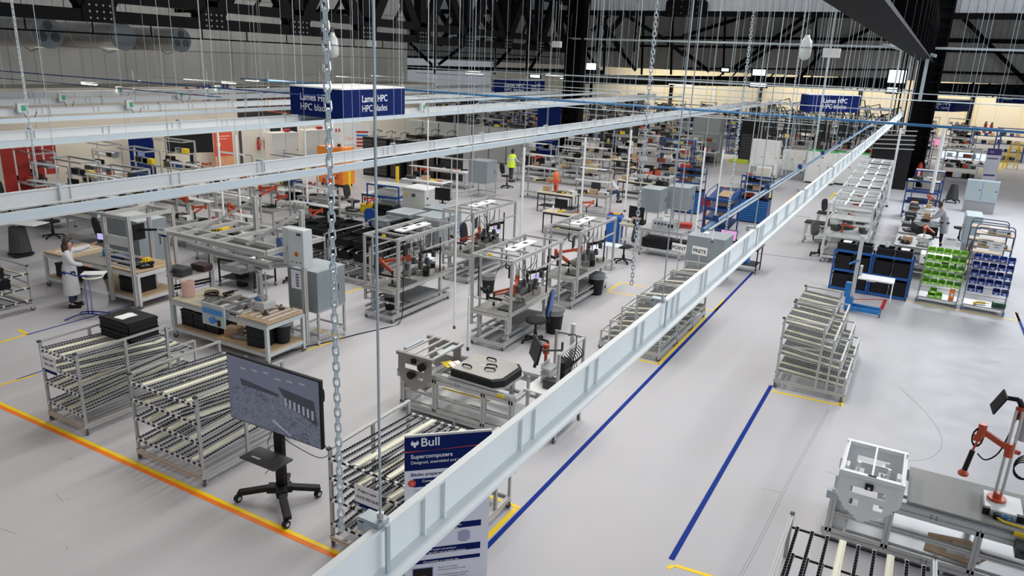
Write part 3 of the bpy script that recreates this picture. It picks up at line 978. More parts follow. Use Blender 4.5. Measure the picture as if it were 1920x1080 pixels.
def flow_rack(Wd=1.15, L=2.2, Lh=1.65, levels=((1.33, 1.24, 1.68), (1.05, .86, 1.95), (.74, .88, 2.12), (.38, .52, 2.2)), nl=7, H_=1.42, mid=True, stair=False, pattern='RRSRSRR'):
    t = E_('flow_rack', 'rack')
    hw = Wd / 2
    # posts
    ys = [0.02] + ([Lh * .52] if mid else []) + [Lh]
    for y in ys:
        for s in (-1, 1):
            MB().slot((s * hw, y, .12), (s * hw, y, H_), .042).build('post', ALU, t)
    for s in (-1, 1):
        MB().slot((s * hw, -.02, H_ + .01), (s * hw, Lh + .03, H_ + .01), .042, .03).build('guard_rail', ALU, t)
        MB().slot((s * hw, -.02, .15), (s * hw, L + .02, .15), .045, .07).build('base_rail', ALU, t)
        MB().slot((s * hw, 0, H_ * .62), (s * hw, Lh, H_ * .66), .03).build('side_rail', ALU, t)
        MB().bb(s * hw - .024, s * hw + .024, -.024, .03, H_ + .005, H_ + .035).build('end_cap', DARK, t)
    MB().slot((-hw, 0, .15), (hw, 0, .15), .045, .07).slot((-hw, L, .15), (hw, L, .15), .045, .07).build('base_crossbars', ALU, t)
    if stair:
        prev = Lh
        for (zf, zb, yl) in levels[1:]:
            for s in (-1, 1):
                MB().slot((s * hw, yl, .12), (s * hw, yl, zb + .22), .036).slot((s * hw, prev, zb + .22), (s * hw, yl, zb + .22), .03).build('step_post', ALU, t)
            MB().slot((-hw, yl, zb + .22), (hw, yl, zb + .22), .03).build('step_bar', ALU, t)
            prev = yl
    else:
        for s in (-1, 1):
            MB().slot((s * hw, L, .12), (s * hw, L, .98), .036).slot((s * hw, Lh, .98), (s * hw, L, .98), .03).build('low_post', ALU, t)
    # levels
    for (zf, zb, yl) in levels:
        for yy, zz in ((.0, zf), (yl, zb)):
            MB().cyl((-hw, yy, zz - .03), (hw, yy, zz - .03), .014, 8).build('crossbar', BLACK, t, label='black crossbar')
            m = MB()
            for i in range(nl):
                x = -hw + Wd * (i + .5) / nl
                m.bb(x - .02, x + .02, yy - .022, yy + .03, zz - .05, zz - .005)
            m.build('rail_clips', M('clip_white', (.72, .74, .75), .4, .2, .03), t)
        for i in range(nl):
            x = -hw + Wd * (i + .5) / nl
            lane(t, x, .01, zf, yl, zb, 'strip' if pattern[i % len(pattern)] == 'S' else 'roller')
    for x in (-hw, hw):
        for y in (.03, L - .03):
            caster(x, y, t, rz=.5 if x < 0 else 1.2)
    return t


def box_part(name, mat, parent, c, d, bevel=.0, rz=0, label=None):
    return MB().box(c, d, rz=rz).build(name, mat, parent, bevel=bevel, label=label)


def workstation(seed=0, arm_side=1, lab2='A'):
    """height-adjustable portal bench: origin front-left base corner mid; x width .75, y length 2.45"""
    rnd = random.Random(seed)
    t = E_('assembly_workstation', 'workstation')
    w, L, H_ = .80, 2.45, 2.02
    # underframe
    for s in (-1, 1):
        MB().slot((s * w / 2, 0, .14), (s * w / 2, L, .14), .06, .10).build('base_rail', ALU, t)
        MB().slot((s * w / 2, 0, .30), (s * w / 2, L, .30), .05).build('base_rail', ALUD, t)
        for y in (.25, L - .35):
            MB().bar((s * w / 2 * .9, y, .15), (s * w / 2 * .9, y, .72), .075, .09).build('lifting_column', LGREY, t)
    MB().slot((-w / 2, 0, .14), (w / 2, 0, .14), .05, .08).slot((-w / 2, L, .14), (w / 2, L, .14), .05, .08).slot((-w / 2, L * .5, .14), (w / 2, L * .5, .14), .04).build('base_crossbars', ALU, t)
    for x in (-w / 2, w / 2):
        for y in (.03, L - .03):
            caster(x, y, t, .1, .045)
    MB().bb(-w / 2 - .05, w / 2 + .05, .0, L + .1, .78, .82).build('worktop', MATG, t, label='grey mat worktop')
    for s in (-1, 1):
        MB().slot((s * (w / 2 + .05), -.02, .77), (s * (w / 2 + .05), L + .12, .77), .04, .06).build('top_rail', ALU, t)
    MB().slot((-w / 2 - .05, 0, .77), (w / 2 + .05, 0, .77), .04, .06).slot((-w / 2 - .05, L + .1, .77), (w / 2 + .05, L + .1, .77), .04, .06).build('end_rail', ALU, t)
    # portal
    px_ = w / 2 + .10
    for s in (-1, 1):
        for y in (.12, L + .1):
            MB().slot((s * px_, y, .42 if y < 1 else .5), (s * px_, y, H_), .055).build('portal_post', ALU, t)
        MB().slot((s * px_, .1, H_ + .02), (s * px_, L + .12, H_ + .02), .06, .07).build('portal_rail', ALU, t)
        MB().slot((s * px_ * .8, .3, .8), (s * px_ * .8, .3, H_), .04).build('inner_post', ALU, t)
    for y in (.12, .62, 1.05, 1.75, L + .1):
        MB().slot((-px_, y, H_ + .02), (px_, y, H_ + .02), .045).build('portal_crossbar', ALU, t)
    MB().slot((-px_, .12, .47), (px_, .12, .47), .035).slot((-px_, .12, 1.08), (px_, .12, 1.08), .035).build('front_rail', ALU, t)
    m = MB()
    for z in (.47, 1.08):
        for x in (-.34, .2):
            m.box((x, .09, z), (.05, .02, .06))
    m.build('white_tags', WHITE, t)
    MB().bb(-.1, .16, .75, 1.95, H_ + .05, H_ + .09).build('lamp_panel', WHITE, t, bevel=.01, label='white flat lamp panel on top')
    MB().bb(-.02, .08, .95, 1.10, H_ + .09, H_ + .095).bb(-.02, .08, 1.5, 1.65, H_ + .09, H_ + .095).build('panel_cutouts', DARK, t)
    # articulated screwdriver arm
    a = MB().cyl((.12, 1.05, .82), (.12, 1.05, .86), .09, 14).cyl((.12, 1.05, .82), (.12, 1.05, 1.62), .022, 10).cyl((.17, 1.05, .82), (.17, 1.05, 1.62), .018, 10).build('arm_column', ALU, t)
    MB().cyl((.14, 1.05, 1.30), (.14, 1.05, 1.46), .055, 12).bar((.14, 1.05, 1.38), (-.36 * arm_side, .55, 1.30), .05, .07).bar((-.36 * arm_side, .55, 1.34), (.10 * arm_side, .42, 1.16), .045, .05).bar((-.36 * arm_side, .55, 1.26), (.10 * arm_side, .42, 1.10), .02, .03).cyl((-.36 * arm_side, .55, 1.18), (-.36 * arm_side, .55, 1.40), .04, 10).build('screwdriver_arm', RUST, t, label='orange-red jointed arm')
    MB().cyl((.10 * arm_side, .42, .92), (.10 * arm_side, .42, 1.18), .024, 10).cyl((.10 * arm_side, .42, .86), (.10 * arm_side, .42, .92), .038, 8, .02).build('tool_handle', BLACK, t)
    # tool carrier, screens, tray
    MB().bb(.05, .42, .3, 1.0, .83, .86).build('black_tray', DARK, t, bevel=.01)
    MB().bb(-.35, .02, 1.35, 2.1, .82, .86).build('black_tray', DARK, t, bevel=.01)
    s_ = MB().box((-.28, 1.5, 1.42), (.03, .46, .3), rz=.3).build('side_screen', BLACK, t)
    MB().cyl((-.30, 1.5, 1.42), (-.48, 1.6, 1.42), .02, 8).cyl((-.48, 1.6, 1.42), (-.48, 1.6, 2.0), .016, 8).build('screen_arm', BLACK, s_)
    MB().box((.30, 1.75, 1.30), (.16, .03, .12), rz=.2).build('small_display', SCRW if seed % 2 == 0 else SCRP, t, label='small lit display')
    MB().tube([(px_, .4, 1.9), (px_ + .03, .7, 1.6), (px_ - .05, 1.0, 1.5), (px_, 1.3, 1.85)], .008, 5).build('cable', BLACK, t)
    MB().tube([(.14, 1.05, 1.6), (.0, 1.0, 1.85), (-.2, .9, 1.7), (-.3, .8, 1.45)], .008, 5).build('cable', BLACK, t)
    m = MB()
    for i in range(5):
        m.box((px_ - .03, .5 + i * .28, 1.32 + .1 * math.sin(i * 2)), (.09, .07, .16))
        m.cyl((px_ - .03, .5 + i * .28, 1.4), (px_ - .03, .5 + i * .28, 1.95), .01, 5)
    m.build('hanging_tools', DARK, t)
    MB().box((-px_ + .04, .8, 1.9), (.09, .05, .05)).build('yellow_sensor', YELL, t)
    MB().bb(-.32, .32, L * .35, L * .85, .30, .33).build('lower_shelf', ALUD, t)
    # black display mounts, parts and boxes standing on the top
    MB().cyl((-px_ + .03, .35, 1.0), (-px_ + .03, .35, 1.75), .018, 8).bar((-px_ + .03, .35, 1.25), (-.1, .2, 1.22), .05, .06).box((-.12, .18, 1.22), (.05, .24, .26), rz=.4).bar((-.12, .2, 1.1), (.16, .35, 1.05), .05).build('mount_arm', BLACK, t)
    MB().cyl((px_ - .02, 1.9, .9), (px_ - .02, 1.9, 1.8), .02, 8).bar((px_ - .02, 1.9, 1.5), (.18, 1.55, 1.42), .05, .07).box((.16, 1.5, 1.34), (.06, .3, .22), rz=.5).build('mount_arm', BLACK, t)
    m = MB()
    for i in range(9):
        m.box((rnd.uniform(-.36, .36), rnd.uniform(1.1, L - .1), .86 + .03 * (i % 3)), (rnd.uniform(.06, .16), rnd.uniform(.05, .2), rnd.uniform(.05, .16)), rz=rnd.random())
    m.build('small_fixtures', STEELB, t)
    m = MB()
    for i in range(6):
        m.box((rnd.uniform(-.36, .36), rnd.uniform(1.3, L - .1), .90), (rnd.uniform(.05, .12), rnd.uniform(.05, .16), rnd.uniform(.08, .2)), rz=rnd.random())
    m.build('black_fixtures', BLACK, t)
    MB().cyl((-.25, 1.75, 1.08), (.3, 1.95, 1.10), .045, 12).cyl((-.25, 1.6, 1.16), (.3, 1.8, 1.18), .03, 12).build('steel_rollers', M('bright_steel', (.5, .55, .58), .2, .8, .05), t)
    MB().tube([(-.3, 1.9, 2.0), (-.28, 1.95, 1.7), (-.1, 1.9, 1.45), (-.2, 2.0, 1.3), (0, 2.1, 1.5), (.1, 2.0, 1.9)], .01, 5).tube([(.1, .5, 1.1), (.2, .6, 1.0), (.15, .8, .88), (-.1, .9, .87), (-.2, .7, .9)], .009, 5).build('loose_cables', BLACK, t)
    MB().slot((-px_, .12, 1.5), (-px_, L + .1, 1.5), .035).slot((px_, L * .5, 1.62), (px_, L + .1, 1.62), .035).slot((-w / 2, 0, .62), (-w / 2, L, .62), .03).build('side_rail', ALU, t)
    return t


def grey_box(w=.85, d=.85, h=.85, z=.75, stand=True, top=GREYT, handle=True):
    t = E_('grey_metal_box', 'cabinet')
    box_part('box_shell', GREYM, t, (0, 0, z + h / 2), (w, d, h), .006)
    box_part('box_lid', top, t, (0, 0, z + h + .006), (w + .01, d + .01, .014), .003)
    if handle:
        MB().tube([(w / 2, .18, z + h * .42), (w / 2 + .03, .18, z + h * .42), (w / 2 + .03, .18, z + h * .56), (w / 2, .18, z + h * .56)], .010, 6).build('handle', BLACK, t)
    if stand:
        for x in (-w / 2 + .03, w / 2 - .03):
            for y in (-d / 2 + .03, d / 2 - .03):
                MB().slot((x, y, .12), (x, y, z), .045).build('leg', ALU, t)
                caster(x, y, t, .14, .065, LGREY, rz=.6)
        for y in (-d / 2 + .03, d / 2 - .03):
            MB().slot((-w / 2, y, z - .025), (w / 2, y, z - .025), .045).build('frame_rail', ALU, t)
            MB().slot((-w / 2, y, .22), (w / 2, y, .22), .04).build('frame_rail', ALU, t)
        for x in (-w / 2 + .03, w / 2 - .03):
            MB().slot((x, -d / 2, z - .025), (x, d / 2, z - .025), .045).slot((x, -d / 2, .22), (x, d / 2, .22), .04).build('frame_rail', ALU, t)
    return t


def workbench(w=1.6, d=.8, h=.85, top=WOODP, frame=ALU, shelf=True, wheels=True, t_=.04, upper=0):
    t = E_('workbench', 'workbench')
    box_part('worktop', top, t, (0, 0, h - t_ / 2), (w, d, t_), .004)
    k = .05 if frame is not BLACK else .035
    for x in (-w / 2 + .05, w / 2 - .05):
        for y in (-d / 2 + .05, d / 2 - .05):
            MB().slot((x, y, .1 if wheels else 0), (x, y, h - t_), k).build('leg', frame, t)
            if wheels:
                caster(x, y, t, .11, .05)
    MB().bar((-w / 2 + .05, -d / 2 + .05, h - .08), (w / 2 - .05, -d / 2 + .05, h - .08), .035, .06).bar((-w / 2 + .05, d / 2 - .05, h - .08), (w / 2 - .05, d / 2 - .05, h - .08), .035, .06).build('apron', frame, t)
    if shelf:
        box_part('lower_shelf', LGREY if frame is not BLACK else DARK, t, (0, 0, .25), (w - .12, d - .12, .025))
    if upper:
        for x in (-w / 2 + .05, w / 2 - .05):
            MB().slot((x, d / 2 - .05, h), (x, d / 2 - .05, upper), k * .9).build('upright', frame, t)
        MB().slot((-w / 2 + .05, d / 2 - .05, upper), (w / 2 - .05, d / 2 - .05, upper), k * .9).slot((-w / 2 + .05, d / 2 - .05, h + (upper - h) * .45), (w / 2 - .05, d / 2 - .05, h + (upper - h) * .45), k * .8).build('top_rail', frame, t)
        box_part('upper_shelf', LGREY, t, (0, d / 2 - .2, h + (upper - h) * .5), (w - .1, .3, .025))
        box_part('lamp_bar', WHITE, t, (0, d / 2 - .25, upper), (w * .7, .1, .04))
    return t


def monitor(w=.55, h=.33, scr=BLACK, stand=True):
    t = E_('monitor', 'monitor')
    box_part('bezel', BLACK, t, (0, 0, .12 + h / 2), (w, .035, h), .005)
    box_part('screen', scr, t, (0, -.019, .12 + h / 2), (w - .03, .004, h - .03))
    if stand:
        MB().bb(-.03, .03, .0, .03, .01, .25).build('neck', BLACK, t)
        MB().bb(-.12, .12, -.09, .09, 0, .015).build('foot', BLACK, t, bevel=.004)
    return t


def office_chair(fab=FABK, shell=BLACK, back_h=.55, high=.5, edge=None):
    t = E_('office_chair', 'chair')
    for i in range(5):
        a = 2 * PI * i / 5 + .3
        MB().bar((0, 0, .12), (math.cos(a) * .31, math.sin(a) * .31, .07), .05, .035).build('base_leg', shell, t)
        MB().cyl((math.cos(a) * .31 - .02, math.sin(a) * .31, .03), (math.cos(a) * .31 + .02, math.sin(a) * .31, .03), .03, 10).build('wheel', BLACK, t)
    MB().cyl((0, 0, .1), (0, 0, high), .028, 10).cyl((0, 0, .1), (0, 0, .25), .045, 10).build('gas_lift', shell, t)
    m = MB().lathe([(.12, -.045), (.235, -.04), (.25, -.01), (.24, .02), (.12, .035), (.01, .03)], (0, 0, high + .05), 20)
    m.build('seat', fab, t, smooth=True)
    MB().bar((0, .12, high + .01), (0, .30, high + .02), .05, .02).bar((0, .30, high + .02), (0, .33, high + .3), .05, .02).build('back_bracket', shell, t)
    # shaped back: rounded outline, slightly curved
    o = []
    for i in range(20):
        a = 2 * PI * i / 20
        o.append((.22 * math.copysign(abs(math.cos(a)) ** .7, math.cos(a)), back_h / 2 * math.copysign(abs(math.sin(a)) ** .7, math.sin(a))))
    b = MB().prism(o, -.035, .03).build('backrest', fab, t, bevel=.015)
    b.location = (0, .30, high + .18 + back_h / 2)
    b.rotation_euler = (R(-8), 0, 0)
    if edge:
        e = MB().prism([(x * 1.05, z * 1.03) for x, z in o], .02, .045).build('back_shell', edge, t)
        e.location = b.location
        e.rotation_euler = b.rotation_euler
    return t


def crate(w=.6, d=.4, h=.3, mat=BLACK, lid=False, clear=False):
    t = E_('storage_crate', 'crate')
    k = .012
    MB().bb(-w / 2, w / 2, -d / 2, -d / 2 + k, 0, h).bb(-w / 2, w / 2, d / 2 - k, d / 2, 0, h).bb(-w / 2, -w / 2 + k, -d / 2, d / 2, 0, h).bb(w / 2 - k, w / 2, -d / 2, d / 2, 0, h).bb(-w / 2, w / 2, -d / 2, d / 2, 0, k).build('crate_shell', mat, t)
    MB().bb(-w / 2 - .012, w / 2 + .012, -d / 2 - .012, -d / 2 + .004, h - .03, h).bb(-w / 2 - .012, w / 2 + .012, d / 2 - .004, d / 2 + .012, h - .03, h).bb(-w / 2 - .012, -w / 2 + .004, -d / 2, d / 2, h - .03, h).bb(w / 2 - .004, w / 2 + .012, -d / 2, d / 2, h - .03, h).bb(-w / 2 - .008, w / 2 + .008, -d / 2 - .008, d / 2 + .008, h * .45, h * .48).build('rim', mat, t)
    if lid:
        MB().bb(-w / 2, w / 2, -d / 2, d / 2, h, h + .02).build('lid', mat, t)
    return t


def small_item(kind, mat):
    names = {'carton': ('carton', 'box'), 'roll': ('paper_roll', 'roll'), 'case': ('tool_case', 'case'), 'tray': ('parts_tray', 'tray'), 'tool': ('hand_tool', 'tool'), 'coil': ('cable_coil', 'cable'),
             'paper': ('paper_sheet', 'paper'), 'bottle': ('bottle', 'bottle'), 'arm': ('screwdriver_arm', 'tool arm'), 'unit': ('electronic_unit', 'device'), 'laptop': ('laptop', 'laptop'), 'bin': ('waste_bin', 'bin'), 'clamp': ('vise', 'tool')}
    t = E_(*names[kind])
    if kind == 'carton':
        MB().bb(-.16, .16, -.12, .12, 0, .2).build('carton_body', mat, t)
        MB().bb(-.16, .16, -.02, .02, .2, .202).build('packing_tape', WOODP, t)
    elif kind == 'roll':
        MB().lathe([(.11, 0), (.12, .01), (.12, .29), (.11, .3), (.03, .3), (.03, .28)], n=20).build('roll_paper', mat, t, smooth=False)
    elif kind == 'case':
        MB().bb(-.2, .2, -.14, .14, 0, .16).build('case_body', mat, t, bevel=.02)
        MB().tube([(-.06, -.14, .1), (-.06, -.18, .1), (.06, -.18, .1), (.06, -.14, .1)], .01, 5).build('handle', BLACK, t)
        MB().bb(-.205, .205, -.145, .145, .085, .095).build('seam', DARK, t)
    elif kind == 'tray':
        MB().bb(-.2, .2, -.15, .15, 0, .015).bb(-.2, .2, -.15, -.14, 0, .06).bb(-.2, .2, .14, .15, 0, .06).bb(-.2, -.19, -.15, .15, 0, .06).bb(.19, .2, -.15, .15, 0, .06).build('tray_body', mat, t)
        m = MB()
        for i in range(6):
            m.box((-.13 + (i % 3) * .12, -.06 + (i // 3) * .12, .03), (.08, .05, .04), rz=i)
        m.build('small_parts', ALUD, t)
    elif kind == 'tool':
        MB().cyl((-.08, 0, .03), (.1, .02, .03), .024, 8).cyl((.1, .02, .03), (.18, .03, .03), .008, 6).bar((-.06, 0, .03), (-.1, -.1, .03), .035, .04).build('tool_body', mat, t)
    elif kind == 'coil':
        MB().torus((0, 0, .02), .12, .012, 'z', 16, 5).torus((.02, .01, .04), .11, .012, 'z', 16, 5).torus((-.01, .02, .06), .12, .010, 'z', 16, 5).tube([(.12, 0, .02), (.25, .05, .012), (.3, .2, .012)], .01, 5).build('coiled_cable', mat, t)
    elif kind == 'paper':
        MB().box((0, 0, .002), (.21, .3, .004), rz=.1).box((.01, .01, .006), (.21, .3, .003), rz=-.12).build('sheets', mat, t)
    elif kind == 'bottle':
        MB().lathe([(.035, 0), (.04, .01), (.04, .14), (.015, .18), (.012, .22)], n=12).build('bottle_body', mat, t, smooth=True)
        MB().cyl((0, 0, .22), (0, 0, .25), .016, 8).build('cap', DARK, t)
    elif kind == 'arm':
        MB().cyl((0, 0, 0), (0, 0, .03), .09, 14).cyl((0, 0, 0), (0, 0, .5), .02, 8).build('arm_column', ALU, t)
        MB().cyl((0, 0, .36), (0, 0, .5), .045, 10).bar((0, 0, .43), (.4, .1, .48), .045, .06).bar((.4, .1, .5), (.25, -.25, .32), .04, .05).cyl((.4, .1, .4), (.4, .1, .55), .035, 8).build('jointed_arm', mat, t)
        MB().cyl((.25, -.25, .1), (.25, -.25, .34), .022, 8).build('tool_handle', BLACK, t)
    elif kind == 'unit':
        MB().bb(-.2, .2, -.15, .15, 0, .14).build('housing', mat, t, bevel=.008)
        m = MB()
        for i in range(4):
            m.cyl((-.14 + i * .06, -.15, .09), (-.14 + i * .06, -.165, .09), .015, 8)
        m.bb(.08, .17, -.152, -.15, .04, .1)
        m.build('front_controls', BLACK, t)
    elif kind == 'laptop':
        MB().bb(-.17, .17, -.12, .12, 0, .02).build('keyboard_base', DARK, t)
        MB().box((0, .17, .12), (.34, .01, .22), rx=-.35).build('lid', BLACK, t)
        MB().box((0, .163, .12), (.31, .006, .19), rx=-.35).build('screen', mat, t)
    elif kind == 'bin':
        MB().lathe([(.13, 0), (.15, .02), (.19, .46), (.205, .47), (.205, .5), (.18, .5), (.16, .1), (.02, .08)], n=20).build('bin_body', mat, t, smooth=False)
        MB().lathe([(.208, .40), (.215, .40), (.215, .50), (.208, .515)], n=20).build('bag_rim', FILM, t)
    elif kind == 'clamp':
        MB().bb(-.06, .06, -.1, .1, 0, .04).bb(-.05, .05, -.02, .1, .04, .16).bb(-.05, .05, -.1, -.06, .04, .16).cyl((0, -.1, .1), (0, -.2, .1), .012, 8).build('vise_body', mat, t)
        MB().cyl((-.08, -.2, .1), (.08, -.2, .1), .008, 6).build('lever', ALU, t)
    return t


NM = {id(CARD): 'brown', id(BLACK): 'black', id(DARK): 'dark', id(RUST): 'orange-red', id(YELL): 'yellow', id(RED): 'red', id(BLUEL): 'bright blue', id(BLUE): 'dark blue', id(WHITE): 'white', id(PAPER): 'white', id(LGREY): 'light grey',
      id(ALUD): 'grey metal', id(GREEN): 'lime green', id(PINK): 'pink', id(ORANGE): 'orange', id(IVORY): 'ivory', id(SCRW): 'lit', id(BEIGE): 'beige', id(STEELB): 'steel', id(NAVY): 'navy', id(GREYM): 'mid-grey', id(WOOD): 'wooden', id(ALU): 'silver'}
KW = {'carton': 'carton', 'roll': 'paper roll', 'case': 'hard case', 'tray': 'tray of small parts', 'tool': 'hand tool', 'coil': 'coil of cable', 'paper': 'sheets of paper', 'bottle': 'bottle', 'arm': 'jointed screwdriver arm on a post',
      'unit': 'electronic unit', 'laptop': 'laptop', 'bin': 'waste bin', 'clamp': 'bench vise'}


def item(kind, mat, loc, rz=0.0, where='', lab=None, sc=1.0):
    where = where.replace('aluminium frame bench', 'frame bench')
    label = lab or ('%s %s %s' % (NM.get(id(mat), ''), KW[kind], where)).strip()
    label = ' '.join(label.split()[:16])
    n_ = LABS.get(label, 0)
    LABS[label] = n_ + 1
    o = put(('item', kind, mat.name), small_item, loc, rz, label, None, (kind, mat))
    if sc != 1:
        o.scale = (sc, sc, sc)
    FIX.setdefault(label, []).append(o)
    return o


LABS = {}
FIX = {}


def clutter(ox, oy, z, w, d, rz, n, where, seed, pool=None):
    """loose things lying on a bench top centred at (ox, oy)"""
    rnd = random.Random(seed)
    pool = pool or [('tray', ALUD), ('tool', BLACK), ('case', BLACK), ('unit', LGREY), ('coil', BLACK), ('paper', PAPER), ('carton', CARD), ('tool', RUST), ('tray', DARK), ('bottle', WHITE), ('arm', RUST), ('tool', YELL), ('unit', DARK)]
    ch = rnd.sample(pool, min(n, len(pool)))
    c_, s_ = math.cos(rz), math.sin(rz)
    for i, (k, m) in enumerate(ch):
        u = (-.5 + (i + .5) / len(ch)) * (w - .3)
        v = rnd.uniform(-.25, .25) * (d - .25)
        item(k, m, (ox + u * c_ - v * s_, oy + u * s_ + v * c_, z), rz + rnd.uniform(-.4, .4), where)


def blue_cabinet(w=1.2, d=.7, h=.95, nd=9, shelves=True):
    t = E_('drawer_cabinet', 'cabinet')
    box_part('cabinet_body', BLUE, t, (0, 0, h / 2 + .04), (w, d, h))
    for i in range(nd):
        z0 = .08 + i * (h - .06) / nd
        o = box_part('drawer', BLUEL, t, (-w * .0, -d / 2 - .008, z0 + .042), (w * .94, .02, (h - .06) / nd - .02))
        box_part('handle', BLUE, o, (0, -d / 2 - .025, z0 + .07), (w * .9, .02, .015))
    box_part('counter', STEELD, t, (0, 0, h + .055), (w + .02, d + .02, .03))
    if shelves:
        for x in (-w / 2 + .02, w / 2 - .02):
            for y in (-d / 2 + .03, d / 2 - .03):
                MB().bar((x, y, h), (x, y, 1.95), .035).build('upright', BLUE, t)
        for z in (1.35, 1.68, 1.94):
            box_part('shelf', M('shelf_grey_blue', (.22, .27, .32), .5, .1, .06), t, (0, 0, z), (w, d, .02))
            MB().bar((-w / 2, -d / 2, z), (w / 2, -d / 2, z), .02, .07).bar((-w / 2, d / 2, z), (w / 2, d / 2, z), .02, .07).build('shelf_lip', BLUE, t)
    return t


def pick_bin(mat, w=.17, d=.25, h=.13):
    t = E_('picking_bin', 'bin')
    k = .008
    MB().prism([(-w / 2, 0), (w / 2, 0), (w / 2, k), (-w / 2, k)], -d / 2, d / 2).box((0, d / 2, h / 2), (w, k, h)).box((0, -d / 2, h * .25), (w, k, h * .5), rx=0).build('bin_shell', mat, t)
    m = MB()
    for s in (-1, 1):
        x = s * w / 2
        o = [(-d / 2, 0), (d / 2, 0), (d / 2, h), (-d / 2 + d * .35, h), (-d / 2, h * .5)]
        vs = [(x - k / 2, a, b) for a, b in o] + [(x + k / 2, a, b) for a, b in o]
        m.add(vs, [(i, (i + 1) % 5, 5 + (i + 1) % 5, 5 + i) for i in range(5)] + [(4, 3, 2, 1, 0), (5, 6, 7, 8, 9)])
    m.build('side_walls', mat, t)
    MB().bb(-w / 2 + .02, w / 2 - .02, -d / 2 + .03, d / 2 - .03, k, h * .35).build('contents', ALUD, t)
    MB().box((0, -d / 2 - .006, h * .25), (w * .35, .003, h * .2)).build('bin_label', PAPER, t)
    return t


def bin_rack(w=1.0, h=1.55, seed=0):
    t = E_('bin_rack', 'rack')
    for x in (-w / 2, w / 2):
        MB().bar((x, -.15, .12), (x, .22, h), .03).build('sloping_post', ALUD, t)
        MB().bar((x, .3, .12), (x, .22, h), .03).build('rear_post', ALUD, t)
        MB().bar((x, -.35, .13), (x, .35, .13), .04, .05).build('foot_rail', ALUD, t)
        caster(x, -.3, t, .12, .055, BLUEL)
        caster(x, .3, t, .12, .055, BLUEL)
    for i in range(6):
        f = i / 5.0
        MB().bar((-w / 2, -.02 + .22 * f, .42 + (h - .45) * f), (w / 2, -.02 + .22 * f, .42 + (h - .45) * f), .02, .025).build('bin_rail', ALU, t)
    box_part('base_shelf', ALUD, t, (0, 0, .17), (w, .62, .03))
    return t


def tube_trolley(w=1.0, d=.6, h=1.7, n=4, tube=None, shelf=WOOD):
    tube = tube or M('slate_blue_tube', (.09, .13, .22), .4, .1, .05)
    t = E_('shelf_trolley', 'trolley')
    for y in (-d / 2, d / 2):
        pts = [(-w / 2, y, .12)]
        pts += [(-w / 2, y, h - .12)] + [(-w / 2 + .12 * (1 - math.cos(a)), y, h - .12 + .12 * math.sin(a)) for a in (.4, .8, 1.2, 1.57)]
        pts += [(w / 2 - .12 * (1 - math.sin(a)), y, h - .12 + .12 * math.cos(a)) for a in (0, .4, .8, 1.2, 1.57)]
        pts += [(w / 2, y, .12)]
        MB().tube(pts, .018, 8).build('hoop_frame', tube, t)
    for i in range(n):
        z = .3 + i * (h - .5) / (n - 1)
        box_part('shelf', shelf, t, (0, 0, z), (w - .02, d, .025))
        MB().bar((-w / 2, -d / 2, z - .02), (w / 2, -d / 2, z - .02), .02).bar((-w / 2, d / 2, z - .02), (w / 2, d / 2, z - .02), .02).build('shelf_rim', tube, t)
    for x in (-w / 2, w / 2):
        for y in (-d / 2, d / 2):
            caster(x, y, t, .12, .055)
    return t


def blue_shelving(w=1.3, d=.6, h=1.8, n=5, mat=BLUE, items=True):
    t = E_('shelving_unit', 'shelf')
    for x in (-w / 2, w / 2):
        for y in (-d / 2, d / 2):
            MB().bar((x, y, 0), (x, y, h), .04).build('upright', mat, t)
    for i in range(n):
        z = .2 + i * (h - .22) / (n - 1)
        box_part('shelf', LGREY if i == n - 1 else mat, t, (0, 0, z), (w, d, .03))
        MB().bar((-w / 2, -d / 2, z), (w / 2, -d / 2, z), .02, .06).build('shelf_edge', mat, t)
    return t


def elec_cabinet(w=1.2, d=.5, h=1.6, z=.15, mat=None, doors=2):
    t = E_('electrical_cabinet', 'cabinet')
    mat = mat or LGREY
    box_part('cabinet_body', mat, t, (0, 0, z + h / 2), (w, d, h), .006)
    box_part('plinth', DARK if z < .3 else ALUD, t, (0, .03, z / 2), (w * .96, d * .85, z))
    for i in range(doors):
        x = -w / 2 + w * (i + .5) / doors
        o = box_part('door', mat, t, (x, -d / 2 - .012, z + h / 2), (w / doors - .02, .02, h - .04), .004)
        MB().cyl((x + w / doors * .36, -d / 2 - .02, z + h * .55), (x + w / doors * .36, -d / 2 - .04, z + h * .55), .03, 8).build('latch', BLACK, o)
        if i == doors - 1:
            MB().add([(x - .05, -d / 2 - .025, z + h * .62), (x + .05, -d / 2 - .025, z + h * .62), (x, -d / 2 - .025, z + h * .62 + .09)], [(0, 1, 2)]).build('warning_triangle', YELL, o)
    return t


def server_rack(w=.7, d=1.1, h=2.0, n=1):
    t = E_('server_rack', 'rack')
    box_part('rack_body', BLACK, t, (0, 0, h / 2), (w, d, h), .004)
    for i in range(10):
        box_part('front_blade', DARK, t, (0, -d / 2 - .01, .2 + i * .18), (w * .86, .02, .15))
    box_part('top_panel', DARK, t, (0, 0, h + .01), (w * .95, d * .95, .02))
    MB().tube([(-.2, .1, h), (-.2, .15, h + .25), (0, .3, h + .35), (.1, .5, h + .2)], .02, 6).tube([(.1, .1, h), (.15, .2, h + .3), (.2, .4, h + .3)], .02, 6).build('top_cables', BLACK, t)
    return t


